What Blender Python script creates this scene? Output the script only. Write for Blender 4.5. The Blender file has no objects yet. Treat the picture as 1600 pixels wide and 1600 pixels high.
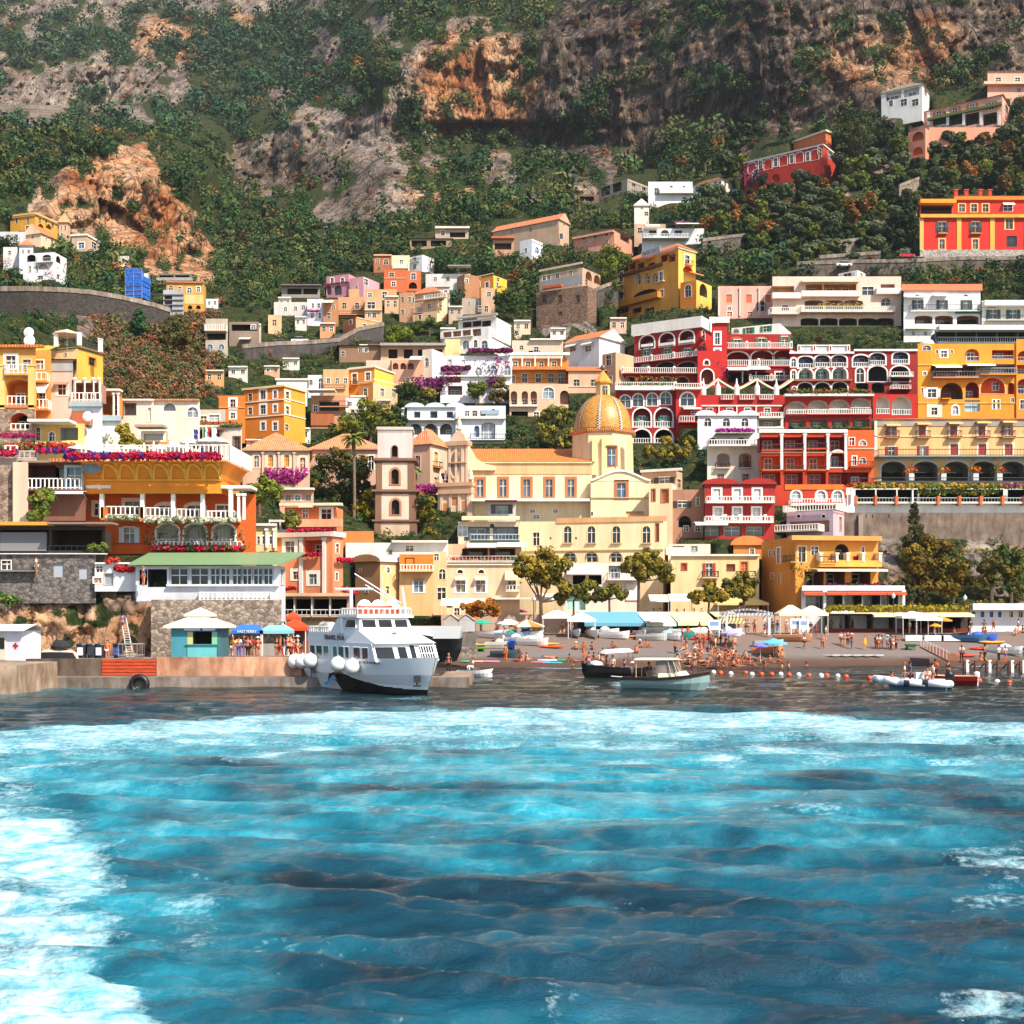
import bpy,math,random
import numpy as np
from mathutils import Vector,Matrix,noise
random.seed(7);RS=np.random.RandomState(11)
SC=bpy.context.scene;COL=SC.collection
F,CX,HY,HC=1931.0,800.0,960.0,6.0
def P(px,py,d):return Vector(((px-CX)*d/F,d,HC+(HY-py)*d/F))
def lin(h,k=1.0):
 h=h.lstrip('#');o=[]
 for i in (0,2,4):
  c=int(h[i:i+2],16)/255;o.append((c/12.92 if c <= .04045 else ((c+.055)/1.055)**2.4)*k)
 return tuple(o)
 # ---------------------------------------------------------------- lie of the land: distance along each sight line
DT={
-900:[(0,1000),(150,800),(200,480),(300,380),(400,340),(480,280),(500,190),(600,165),(700,146),(800,132),(900,121),(1000,118),(1045,116)],
0:[(0,1050),(60,940),(100,890),(165,850),(188,500),(200,450),(250,400),(300,370),(350,350),(400,330),(450,300),(480,255),(500,190),(550,176),(600,165),(650,155),(700,146),(750,138),(800,132),(850,126),(900,121),(950,119),(1000,118),(1045,116)],
150:[(0,1030),(60,930),(100,880),(165,830),(205,450),(222,405),(300,392),(355,384),(372,360),(400,340),(450,290),(500,240),(550,215),(600,195),(650,170),(700,156),(750,146),(800,138),(850,130),(900,121),(1000,118),(1045,116)],
300:[(0,1000),(60,900),(100,850),(160,760),(200,560),(255,440),(275,402),(400,386),(425,350),(450,310),(500,270),(550,250),(600,230),(650,200),(700,172),(750,152),(800,140),(862,128),(885,119.5),(915,117),(940,114),(1000,112.5),(1045,112)],
362:[(0,980),(100,850),(150,740),(200,660),(250,600),(300,540),(350,470),(400,400),(450,330),(500,285),(550,266),(600,246),(650,215),(700,185),(750,164),(800,148),(862,130),(885,120),(915,117.5),(940,115),(1000,114),(1045,113)],
450:[(0,950),(100,820),(160,690),(190,602),(285,575),(310,515),(350,440),(400,385),(450,330),(500,300),(550,282),(600,262),(650,240),(700,222),(750,205),(800,182),(850,162),(900,146),(925,139),(1000,132),(1045,128)],
600:[(0,700),(40,640),(75,588),(100,562),(150,550),(205,543),(225,530),(250,480),(300,430),(350,395),(400,355),(450,325),(500,300),(550,281),(600,262),(650,244),(700,226),(750,210),(800,196),(850,184),(900,176),(950,168),(1000,170),(1045,180)],
700:[(0,640),(50,592),(75,563),(188,553),(200,566),(226,560),(242,505),(300,430),(350,385),(400,350),(450,322),(500,300),(550,281),(600,262),(650,244),(700,226),(750,210),(800,196),(850,184),(900,176),(950,168),(1000,172),(1045,185)],
800:[(0,660),(42,612),(60,583),(188,560),(202,573),(228,566),(246,500),(300,420),(350,375),(400,345),(450,322),(500,300),(550,282),(600,262),(650,245),(700,225),(750,208),(800,195),(850,184),(900,176),(950,168),(1000,172),(1045,185)],
1000:[(0,552),(60,530),(100,520),(240,510),(262,503),(277,440),(300,410),(350,375),(400,343),(450,318),(500,296),(550,278),(600,260),(650,243),(700,225),(750,208),(800,195),(850,184),(900,176),(950,168),(1000,172),(1045,185)],
1200:[(0,480),(100,466),(190,455),(215,425),(250,400),(300,375),(350,352),(400,330),(450,308),(500,290),(550,273),(600,257),(650,240),(700,223),(750,207),(800,195),(850,186),(900,177),(950,168),(1000,172),(1045,185)],
1400:[(0,450),(100,428),(130,412),(150,402),(200,388),(250,374),(300,355),(350,338),(400,320),(450,300),(500,285),(550,270),(600,255),(650,239),(700,223),(750,209),(800,199),(850,190),(900,181),(950,170),(1000,174),(1045,187)],
1600:[(0,432),(90,412),(115,402),(150,392),(200,375),(250,360),(300,345),(350,330),(400,315),(450,296),(500,282),(550,268),(600,253),(650,238),(700,223),(750,210),(800,202),(850,194),(900,186),(950,174),(1000,176),(1045,190)],
2500:[(0,380),(100,365),(200,345),(300,325),(400,305),(500,278),(600,250),(700,223),(800,204),(900,190),(950,180),(1000,180),(1045,195)]}
_DX=sorted(DT);_DY=np.arange(0,1050,5.0)
_DG=np.array([np.interp(_DY,[a for a,b in DT[x]],[b for a,b in DT[x]]) for x in _DX])
def Dn(px,py):
 px=np.asarray(px,float);py=np.asarray(py,float)
 i=np.clip(np.searchsorted(_DX,px)-1,0,len(_DX)-2);xs=np.array(_DX,float)
 u=np.clip((px-xs[i])/(xs[i+1]-xs[i]),0,1)
 v=np.clip(py,0,1044.9)/5;j=v.astype(int);w=v-j
 a=_DG[i,j]*(1-w)+_DG[i,np.minimum(j+1,len(_DY)-1)]*w
 b=_DG[i+1,j]*(1-w)+_DG[i+1,np.minimum(j+1,len(_DY)-1)]*w
 return a*(1-u)+b*u
def D(px,py):return float(Dn(px,py))
def shore(x):return 138.0+max(0.,x)*.11
def beach_z(x,y):
 s=(y-shore(x))*(.17+.001*max(0.,x))
 return s if s < 3.5 else 3.5+(s-3.5)*.05
def beach_d(px,py):
 a,b=120.,175.
 for _ in range(30):
  m=(a+b)/2
  if beach_z((px-CX)*m/F,m) < HC+(HY-py)*m/F:a=m
  else:b=m
 return a
 # ---------------------------------------------------------------- materials
MATS={}
def newmat(name):
 m=bpy.data.materials.new(name);m.use_nodes=True;nt=m.node_tree
 return m,nt,nt.nodes['Principled BSDF']
def N(nt,t,**k):
 n=nt.nodes.new(t)
 for a,b in k.items():setattr(n,a,b)
 return n
def noise_node(nt,scale,detail=4,vec=None,rough=.55):
 n=N(nt,'ShaderNodeTexNoise');n.inputs['Scale'].default_value=scale;n.inputs['Detail'].default_value=detail
 n.inputs['Roughness'].default_value=rough
 if vec is not None:nt.links.new(vec,n.inputs['Vector'])
 return n
def ramp(nt,fac,stops):
 r=N(nt,'ShaderNodeValToRGB');nt.links.new(fac,r.inputs['Fac']);e=r.color_ramp.elements
 while len(e) < len(stops):e.new(.5)
 for i,(p,c) in enumerate(stops):
  e[i].position=p;e[i].color=(*c,1) if not isinstance(c,float) else (c,c,c,1)
 return r
def geo_pos(nt,sc=(1,1,1)):
 g=N(nt,'ShaderNodeNewGeometry')
 if sc==(1,1,1):return g.outputs['Position']
 m=N(nt,'ShaderNodeMapping');m.inputs['Scale'].default_value=sc;nt.links.new(g.outputs['Position'],m.inputs['Vector'])
 return m.outputs['Vector']
def mix(nt,fac,a,b,mode='MIX'):
 m=N(nt,'ShaderNodeMix',data_type='RGBA',blend_type=mode)
 for s,v in ((0,fac),(6,a),(7,b)):
  if hasattr(v,'links'):nt.links.new(v,m.inputs[s])
  elif s==0:m.inputs[0].default_value=v
  else:m.inputs[s].default_value=(*v[:3],1)
 return m.outputs[2]
def bump(nt,b,h,strength=.3,dist=.1):
 n=N(nt,'ShaderNodeBump');n.inputs['Strength'].default_value=strength;n.inputs['Distance'].default_value=dist
 nt.links.new(h,n.inputs['Height']);nt.links.new(n.outputs[0],b.inputs['Normal'])
def M(hexc,kind='stucco'):
 key=(hexc,kind)
 if key in MATS:return MATS[key]
 m,nt,b=newmat(kind+'_'+hexc);c=lin(hexc);b.inputs['Base Color'].default_value=(*c,1)
 b.inputs['Roughness'].default_value=.85;L=nt.links
 if kind=='stucco':
  n1=noise_node(nt,.22,5,geo_pos(nt));n2=noise_node(nt,.9,4,geo_pos(nt,(1,1,.12)),.65)
  v=ramp(nt,n1.outputs['Fac'],[(.3,tuple(x*.86 for x in c)),(.7,tuple(min(.9,x*1.06) for x in c))])
  st=ramp(nt,n2.outputs['Fac'],[(.42,(1,1,1)),(.75,(.62,.57,.52))])
  o=mix(nt,.5,v.outputs[0],st.outputs[0],'MULTIPLY');L.new(o,b.inputs['Base Color'])
  bump(nt,b,noise_node(nt,6,3,geo_pos(nt)).outputs['Fac'],.15,.05)
 elif kind=='stone':
  v=N(nt,'ShaderNodeTexVoronoi');v.inputs['Scale'].default_value=2.3;L.new(geo_pos(nt,(1,1,1.4)),v.inputs['Vector']);bw=N(nt,'ShaderNodeRGBToBW');L.new(v.outputs['Color'],bw.inputs[0]);vr=ramp(nt,bw.outputs[0],[(.15,(.5,.45,.42)),(.8,(1.25,1.2,1.15))])
  r=mix(nt,1.,c,vr.outputs[0],'MULTIPLY')
  e=N(nt,'ShaderNodeTexVoronoi',feature='DISTANCE_TO_EDGE');e.inputs['Scale'].default_value=2.3;L.new(geo_pos(nt,(1,1,1.4)),e.inputs['Vector'])
  jr=ramp(nt,e.outputs['Distance'],[(.0,(.45,.45,.45)),(.09,(1,1,1))])
  L.new(mix(nt,1.,r,jr.outputs[0],'MULTIPLY'),b.inputs['Base Color']);bump(nt,b,e.outputs['Distance'],.5,.15)
 elif kind=='tile':
  w=N(nt,'ShaderNodeTexWave',wave_type='BANDS',bands_direction='X');w.inputs['Scale'].default_value=.9;w.inputs['Distortion'].default_value=.6
  L.new(geo_pos(nt),w.inputs['Vector']);n=noise_node(nt,1.3,4,geo_pos(nt))
  v=ramp(nt,n.outputs['Fac'],[(.3,tuple(x*.7 for x in c)),(.7,tuple(min(.9,x*1.15) for x in c))])
  k=ramp(nt,w.outputs['Fac'],[(.1,(.7,.7,.7)),(.6,(1,1,1))])
  L.new(mix(nt,.7,v.outputs[0],k.outputs[0],'MULTIPLY'),b.inputs['Base Color']);bump(nt,b,w.outputs['Fac'],.6,.12)
 elif kind=='glass':
  b.inputs['Roughness'].default_value=.08;b.inputs['IOR'].default_value=1.5
  n=noise_node(nt,.6,2,geo_pos(nt));r=ramp(nt,n.outputs['Fac'],[(.35,tuple(x*.5 for x in c)),(.7,tuple(x*1.6 for x in c))]);L.new(r.outputs[0],b.inputs['Base Color'])
 elif kind=='paint':
  b.inputs['Roughness'].default_value=.45
 elif kind=='gloss':
  b.inputs['Roughness'].default_value=.18
 elif kind=='cloth':
  b.inputs['Roughness'].default_value=.95
 elif kind=='leaf':
  a=N(nt,'ShaderNodeAttribute',attribute_name='Col');o=N(nt,'ShaderNodeObjectInfo')
  L.new(mix(nt,1.,a.outputs['Color'],o.outputs['Color'],'MULTIPLY'),b.inputs['Base Color']);b.inputs['Roughness'].default_value=.75
  b.inputs['Specular IOR Level'].default_value=.15
 elif kind=='objcolor':
  o=N(nt,'ShaderNodeObjectInfo');L.new(o.outputs['Color'],b.inputs['Base Color'])
 elif kind=='wood':
  w=noise_node(nt,1.2,5,geo_pos(nt,(1,1,6)));r=ramp(nt,w.outputs['Fac'],[(.3,tuple(x*.6 for x in c)),(.7,tuple(x*1.2 for x in c))]);L.new(r.outputs[0],b.inputs['Base Color'])
 elif kind=='concrete':
  n1=noise_node(nt,.5,6,geo_pos(nt));n2=noise_node(nt,1.1,5,geo_pos(nt,(1,1,.25)),.7)
  v=ramp(nt,n1.outputs['Fac'],[(.3,tuple(x*.55 for x in c)),(.7,tuple(x*1.25 for x in c))])
  st=ramp(nt,n2.outputs['Fac'],[(.4,(1,1,1)),(.62,(.5,.36,.26))])
  L.new(mix(nt,.8,v.outputs[0],st.outputs[0],'MULTIPLY'),b.inputs['Base Color']);bump(nt,b,n1.outputs['Fac'],.4,.1)
 MATS[key]=m;return m
LEAF=M('#ffffff','leaf')
def mm(x):
 if not isinstance(x,str):return x
 return M(*x.split('/')) if '/' in x else M(x)
 # ---------------------------------------------------------------- mesh building
class MB:
 def __init__(s):s.v,s.f,s.m,s.mats=[],[],[],[]
 def mi(s,mat):
  mat=mm(mat)
  if mat not in s.mats:s.mats.append(mat)
  return s.mats.index(mat)
 def poly(s,pts,mat):
  i=len(s.v);s.v+=[tuple(p) for p in pts];s.f.append(tuple(range(i,i+len(pts))));s.m.append(s.mi(mat))
 def box8(s,p,mat):
  i=len(s.v);s.v+=[tuple(q) for q in p];k=s.mi(mat)
  for f in ((3,2,1,0),(4,5,6,7),(0,1,5,4),(1,2,6,5),(2,3,7,6),(3,0,4,7)):
   s.f.append(tuple(i+j for j in f));s.m.append(k)
 def box(s,c,sz,mat,rz=0):
  ca,sa=math.cos(rz),math.sin(rz);q=[]
  for dz in (-.5,.5):
   for dx,dy in ((-.5,-.5),(.5,-.5),(.5,.5),(-.5,.5)):
    x,y=dx*sz[0],dy*sz[1];q.append((c[0]+x*ca-y*sa,c[1]+x*sa+y*ca,c[2]+dz*sz[2]))
  s.box8(q,mat)
 def bar(s,a,b,r,mat,n=4,r2=None):
  a,b=Vector(a),Vector(b);w=(b-a)
  if w.length < 1e-6:return
  w.normalize();u=w.orthogonal().normalized();v=w.cross(u);i=len(s.v);k=s.mi(mat);r2=r if r2 is None else r2
  for p,rr in ((a,r),(b,r2)):
   for j in range(n):
    t=2*math.pi*(j+.5)/n;s.v.append(tuple(p+(u*math.cos(t)+v*math.sin(t))*rr))
  for j in range(n):
   s.f.append((i+j,i+(j+1) % n,i+n+(j+1) % n,i+n+j));s.m.append(k)
  s.f.append(tuple(i+j for j in reversed(range(n))));s.m.append(k);s.f.append(tuple(i+n+j for j in range(n)));s.m.append(k)
 def lathe(s,c,prof,mat,n=16,sx=1,sy=1,a0=0):
  i=len(s.v);k=s.mi(mat)
  for r,z in prof:
   for j in range(n):
    t=a0+2*math.pi*j/n;s.v.append((c[0]+r*math.cos(t)*sx,c[1]+r*math.sin(t)*sy,c[2]+z))
  for a in range(len(prof)-1):
   for j in range(n):
    q=i+a*n;s.f.append((q+j,q+(j+1) % n,q+n+(j+1) % n,q+n+j));s.m.append(k)
  s.f.append(tuple(i+j for j in reversed(range(n))));s.m.append(k);q=i+(len(prof)-1)*n;s.f.append(tuple(q+j for j in range(n)));s.m.append(k)
 def ball(s,c,r,mat,sz=1,n=12,sx=1,sy=1):
  s.lathe(c,[(max(.001,r*math.cos(t)),r*sz*math.sin(t)) for t in [(-.5+k/8)*math.pi for k in range(9)]],mat,n,sx,sy)
 def build(s,name,parent=None,smooth=False,loc=None):
  me=bpy.data.meshes.new(name);o0=Vector((0,0,0))
  if parent is not None:
   q=parent
   while q is not None:o0=o0+q.location;q=q.parent
  elif loc is not None:o0=Vector(loc)
  me.from_pydata([(a-o0.x,b-o0.y,c-o0.z) for a,b,c in s.v],[],s.f)
  for x in s.mats:me.materials.append(x)
  me.polygons.foreach_set('material_index',s.m)
  if smooth:me.polygons.foreach_set('use_smooth',[True]*len(s.f))
  me.update();o=bpy.data.objects.new(name,me);COL.objects.link(o)
  if parent is not None:o.parent=parent
  elif loc is not None:o.location=o0
  return o
def tag(o,label=None,cat=None,group=None,kind=None):
 if label:o['label']=label
 if cat:o['category']=cat
 if group:o['group']=group
 if kind:o['kind']=kind
 return o
def thing(name,label,cat,loc,group=None):
 o=bpy.data.objects.new(name,None);COL.objects.link(o);o.location=loc;o.empty_display_size=.3
 return tag(o,label,cat,group)
def mbuild(name,parent,fn,*a,smooth=False,**k):
 b=MB();fn(b,*a,**k);return b.build(name,parent,smooth)
 # ---------------------------------------------------------------- leaves: many small faces through a crown's volume
def leaf_mesh(name,cen,rad,colr,n,size,flat=1.0,shell=.35):
 cen=np.asarray(cen,float).reshape(-1,3);K=len(cen);rad=np.broadcast_to(np.asarray(rad,float),(K,));size=np.broadcast_to(np.asarray(size,float),(K,))
 colr=np.broadcast_to(np.asarray(colr,float),(K,3))
 T=K*n;d=RS.normal(size=(T,3));d /= np.linalg.norm(d,axis=1)[:,None]
 r=(shell+(1-shell)*RS.rand(T))**.6;R=np.repeat(rad,n);lump=1+.25*np.sin(d[:,0]*5+np.repeat(RS.rand(K)*9,n))*np.cos(d[:,2]*4+d[:,1]*5)
 off=d*(r*R*lump)[:,None];off[:,2] *= flat;c=np.repeat(cen,n,0)+off
 nrm=d+RS.normal(size=(T,3))*.32;nrm[:,2]+=.15;nrm /= np.linalg.norm(nrm,axis=1)[:,None]
 t=np.cross(nrm,RS.normal(size=(T,3)));t /= np.linalg.norm(t,axis=1)[:,None]+1e-9;b2=np.cross(nrm,t)
 s=(np.repeat(size,n)*(.6+.8*RS.rand(T)))[:,None]
 v=np.stack([c-t*s,c-b2*s*.6,c+t*s,c+b2*s*.6],1).reshape(-1,3)
 me=bpy.data.meshes.new(name);me.vertices.add(4*T);me.vertices.foreach_set('co',v.astype(np.float32).ravel())
 me.loops.add(4*T);me.loops.foreach_set('vertex_index',np.arange(4*T,dtype=np.int32));me.polygons.add(T)
 me.polygons.foreach_set('loop_start',np.arange(0,4*T,4,dtype=np.int32));me.polygons.foreach_set('loop_total',np.full(T,4,np.int32))
 cc=np.repeat(colr,n,0)*(.8+.4*RS.rand(T))[:,None];a=me.attributes.new('Col','FLOAT_COLOR','POINT')
 a.data.foreach_set('color',np.repeat(np.c_[cc,np.ones(T)],4,0).astype(np.float32).ravel())
 me.materials.append(LEAF);me.update(calc_edges=True);me.validate();return me
def leaf_obj(name,parent,cen,rad,colr,n,size,flat=1.,shell=.35,loc=None):
 cen=np.asarray(cen,float).reshape(-1,3);o0=Vector((0,0,0));q=parent
 while q is not None:o0=o0+q.location;q=q.parent
 if parent is None and loc is not None:o0=Vector(loc)
 o=bpy.data.objects.new(name,leaf_mesh(name,cen-np.array(o0),rad,colr,n,size,flat,shell));COL.objects.link(o)
 if parent is not None:o.parent=parent
 else:o.location=o0
 return o
GREENS=[lin('#3d5a2a'),lin('#4b6330'),lin('#5d6a35'),lin('#2f4c2c'),lin('#6b6b3a')]
# ================================================================= buildings: every facade is a real plane that stands on the slope
CARVE=[]
class Face:
 def __init__(s,o,u):
  s.o=Vector((o[0],o[1]));s.u=Vector(u).normalized();s.n=Vector((s.u.y,-s.u.x))
 def k(s,px):
  r=Vector(((px-CX)/F,1.));det=r.x*-s.u.y+r.y*s.u.x
  k=(s.o.x*-s.u.y+s.o.y*s.u.x)/det;q=r*k;return k,(q-s.o).dot(s.u)
 def t(s,px):return s.k(px)[1]
 def z(s,px,py):return HC+(HY-py)*s.k(px)[0]/F
 def p(s,t,z,out=0.):return Vector((s.o.x+s.u.x*t+s.n.x*out,s.o.y+s.u.y*t+s.n.y*out,z))
 def rect(s,x0,x1,y0,y1):
  xm=(x0+x1)/2;return s.t(x0),s.t(x1),s.z(xm,y1),s.z(xm,y0)
def fbox(b,f,t0,t1,z0,z1,o0,o1,mat):
 b.box8([f.p(t0,z0,o1),f.p(t1,z0,o1),f.p(t1,z0,o0),f.p(t0,z0,o0),f.p(t0,z1,o1),f.p(t1,z1,o1),f.p(t1,z1,o0),f.p(t0,z1,o0)],mat)
def outline(t0,t1,z0,z1,r,off=0.,n=8):
 t0 -= off;t1+=off;z0 -= off*.5;z1+=off
 if r <= 0:return [(t0,z0),(t1,z0),(t1,z1),(t0,z1)]
 r=min(r+off,z1-z0-.05);w=(t1-t0)/2;m=(t0+t1)/2
 return [(t0,z0),(t1,z0)]+[(m+w*math.cos(a),z1-r+r*math.sin(a)) for a in [math.pi*i/n for i in range(n+1)]]
def ring(b,f,A,B,o,mat,th=.06):
 n=len(A)
 for i in range(n):
  j=(i+1) % n
  b.poly([f.p(*A[i],o),f.p(*A[j],o),f.p(*B[j],o),f.p(*B[i],o)][::-1],mat)
  b.poly([f.p(*B[i],o),f.p(*B[j],o),f.p(*B[j],o-th-.05),f.p(*B[i],o-th-.05)][::-1],mat)
  b.poly([f.p(*A[i],o),f.p(*A[j],o),f.p(*A[j],o-th),f.p(*A[i],o-th)],mat)
def wallface(b,f,t0,t1,z0,z1,ops,mat):
 xs=sorted({t0,t1,*[min(max(q,t0),t1) for o in ops for q in o[:2]]});zs=sorted({z0,z1,*[min(max(q,z0),z1) for o in ops for q in o[2:4]]})
 for a,c in zip(zs,zs[1:]):
  if c-a < 1e-5:continue
  run=None;zm=(a+c)/2
  for l,r in list(zip(xs,xs[1:]))+[(None,None)]:
   solid=l is not None and not any(o[0] < (l+r)/2 < o[1] and o[2] < zm < o[3] for o in ops)
   if solid:run=l if run is None else run
   if run is not None and (not solid):
    e=l if l is not None else t1;b.poly([f.p(run,a),f.p(e,a),f.p(e,c),f.p(run,c)],mat);run=None
 for o in ops:
  A=outline(*o[:5]);dep,inner=o[5],o[6]
  if o[4] > 0:
   arc=A[2:];h=len(arc)//2
   for cor,seg in (((o[1],o[3]),arc[:h+1]),((o[0],o[3]),arc[h:])):
    for p,q in zip(seg,seg[1:]):b.poly([f.p(*cor),f.p(*q),f.p(*p)][::-1],mat)
  for i in range(len(A)):
   p,q=A[i],A[(i+1) % len(A)];b.poly([f.p(*p),f.p(*q),f.p(*q,-dep),f.p(*p,-dep)],inner)
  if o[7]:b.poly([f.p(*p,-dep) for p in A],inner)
RAILC={'w':'#e8e4dc/paint','i':'#3a3a3c/paint','g':'#b9c0c2/paint'}
def railing(b,pts,h,style,mat=None):
 """posts and bars along a polyline of floor points"""
 m=mat or RAILC.get(style[0],RAILC['w'])
 for p,q in zip(pts,pts[1:]):
  p,q=Vector(p),Vector(q);L=(q-p).length;up=Vector((0,0,h))
  if style=='solid':
   w=Vector((q.y-p.y,p.x-q.x,0)).normalized()*.08
   b.box8([p-w,q-w,q+w,p+w,p-w+up,q-w+up,q+w+up,p+w+up],m);continue
  b.bar(p+up,q+up,.06,m);b.bar(p+up*.12,q+up*.12,.05,m)
  n=max(2,int(L/(.42 if style[0]=='w' else .5)));rr=.075 if style[0]=='w' else .03
  for i in range(n+1):
   a=p.lerp(q,i/n);b.bar(a,a+up,rr,m)
def W(xs,y,w,h,**k):return ('W',xs,y,w,h,k)
def Lg(xs,y,w,h,**k):return ('L',xs,y,w,h,k)
def Bal(x0,x1,y,h,**k):return ('B',x0,x1,y,h,k)
def Aw(x0,x1,y,h,**k):return ('A',x0,x1,y,h,k)
def Band(x0,x1,y,h,c,**k):return ('S',x0,x1,y,h,{'c':c,**k})
def Colm(xs,y,w,h,**k):return ('C',xs,y,w,h,k)
def Fl(x0,x1,y,h,c,**k):return ('F',x0,x1,y,h,{'c':c,**k})
def Txt(x0,x1,y,h,s,c):return ('T',x0,x1,y,h,{'s':s,'c':c})
GLASS='#1d2226/glass'
def window(root,f,r4,arch,dep,k,name='window'):
 t0,t1,z0,z1=r4;A=outline(t0,t1,z0,z1,arch);pane=k.get('g',GLASS)
 pane=random.choice(['#1d2226/glass','#15181a/glass','#30373a/glass','#474f52/glass','#241f1c/glass']) if pane==GLASS else pane;b=MB();b.poly([f.p(*p,-dep+.01) for p in A],pane);wo=b.build(name,root)
 fc=k.get('f') or random.choice(['#e6dfd2/paint','#d6ccba/paint','#c4b49c/paint','#e6dfd2/paint']);w,h=t1-t0,z1-z0;b=MB();e=min(.09,w*.12);m=(t0+t1)/2
 if not k.get('nomull'):
  zt=z1-arch*.1
  fbox(b,f,m-e/2,m+e/2,z0,zt,-dep+.02,-dep+.07,fc)
  zz=z0+h*.62;fbox(b,f,t0,t1,zz-e/2,zz+e/2,-dep+.02,-dep+.065,fc)
 tr=k.get('trim',random.choice([.08,.13,.17]))
 if tr:ring(b,f,A,outline(t0,t1,z0,z1,arch,tr),.05,k.get('tc',fc))
 if b.f:b.build('frame',wo)
 s=k.get('s')
 if s:
  if k.get('sc'):
   b=MB();fbox(b,f,t0+.02,t1-.02,z0,z1-.02-(arch*.25),-dep+.03,-dep+.12,s);b.build('shutter',wo)
  else:
   for a,c in ((t0-w*.5,t0-.03),(t1+.03,t1+w*.5)):
    b=MB();fbox(b,f,a,c,z0,z1,.03,.09,s)
    for q in range(5):
     zq=z0+h*(q+.5)/5.2;fbox(b,f,a+.03,c-.03,zq,zq+h*.06,.09,.12,s)
    b.build('shutter',wo)
 if k.get('sill'):b=MB();fbox(b,f,t0-.2,t1+.2,z0-.18,z0-.02,.0,.3,k['sill']);b.build('sill',wo)
 return wo
def flowers(name,parent,f,x0,x1,y,h,c,out=.4,n=None,size=.16,dens=1.):
 t0,t1,z0,z1=f.rect(x0,x1,y,y+h);L=t1-t0;R=max(.18,(z1-z0)/2);K=max(2,int(L/R*1.3*dens));cols=[lin(q) for q in c.split(',')]
 cen=[f.p(t0+L*(i+.5)/K,(z0+z1)/2+random.uniform(-.2,.2)*(z1-z0),out+random.uniform(-.1,.1)) for i in range(K)]
 return leaf_obj(name,parent,cen,[R*random.uniform(.7,1.15) for _ in cen],[random.choice(cols) for _ in cen],n or 26,size)
def elements(root,f,els,wallmat,ops_out,zt=1e9):
 """collect openings first (returned), then hang everything else"""
 post=[]
 for e in els:
  ty,k=e[0],e[5]
  if ty in 'WL':
   xs=e[1] if isinstance(e[1],(list,tuple)) else [e[1]]
   for x in xs:
    x,dy=x if isinstance(x,tuple) else (x,0)
    r4=f.rect(x-e[3]/2,x+e[3]/2,e[2]+dy,e[2]+dy+e[4]);q=min(0,zt-.3-r4[3]);r4=(r4[0],r4[1],r4[2]+q,r4[3]+q);ar=k.get('a',0)
    ar=0 if not ar else min((r4[1]-r4[0])/2*(ar if ar is not True else 1),(r4[3]-r4[2])*.9)
    if ty=='W':
     dep=k.get('dep',.22);ops_out.append((*r4,ar,dep,k.get('rv',wallmat),False));post.append(('W',r4,ar,dep,k))
    else:
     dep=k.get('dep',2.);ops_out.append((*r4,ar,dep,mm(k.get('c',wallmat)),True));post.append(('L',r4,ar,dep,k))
  else:post.append(e)
 return post
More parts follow.
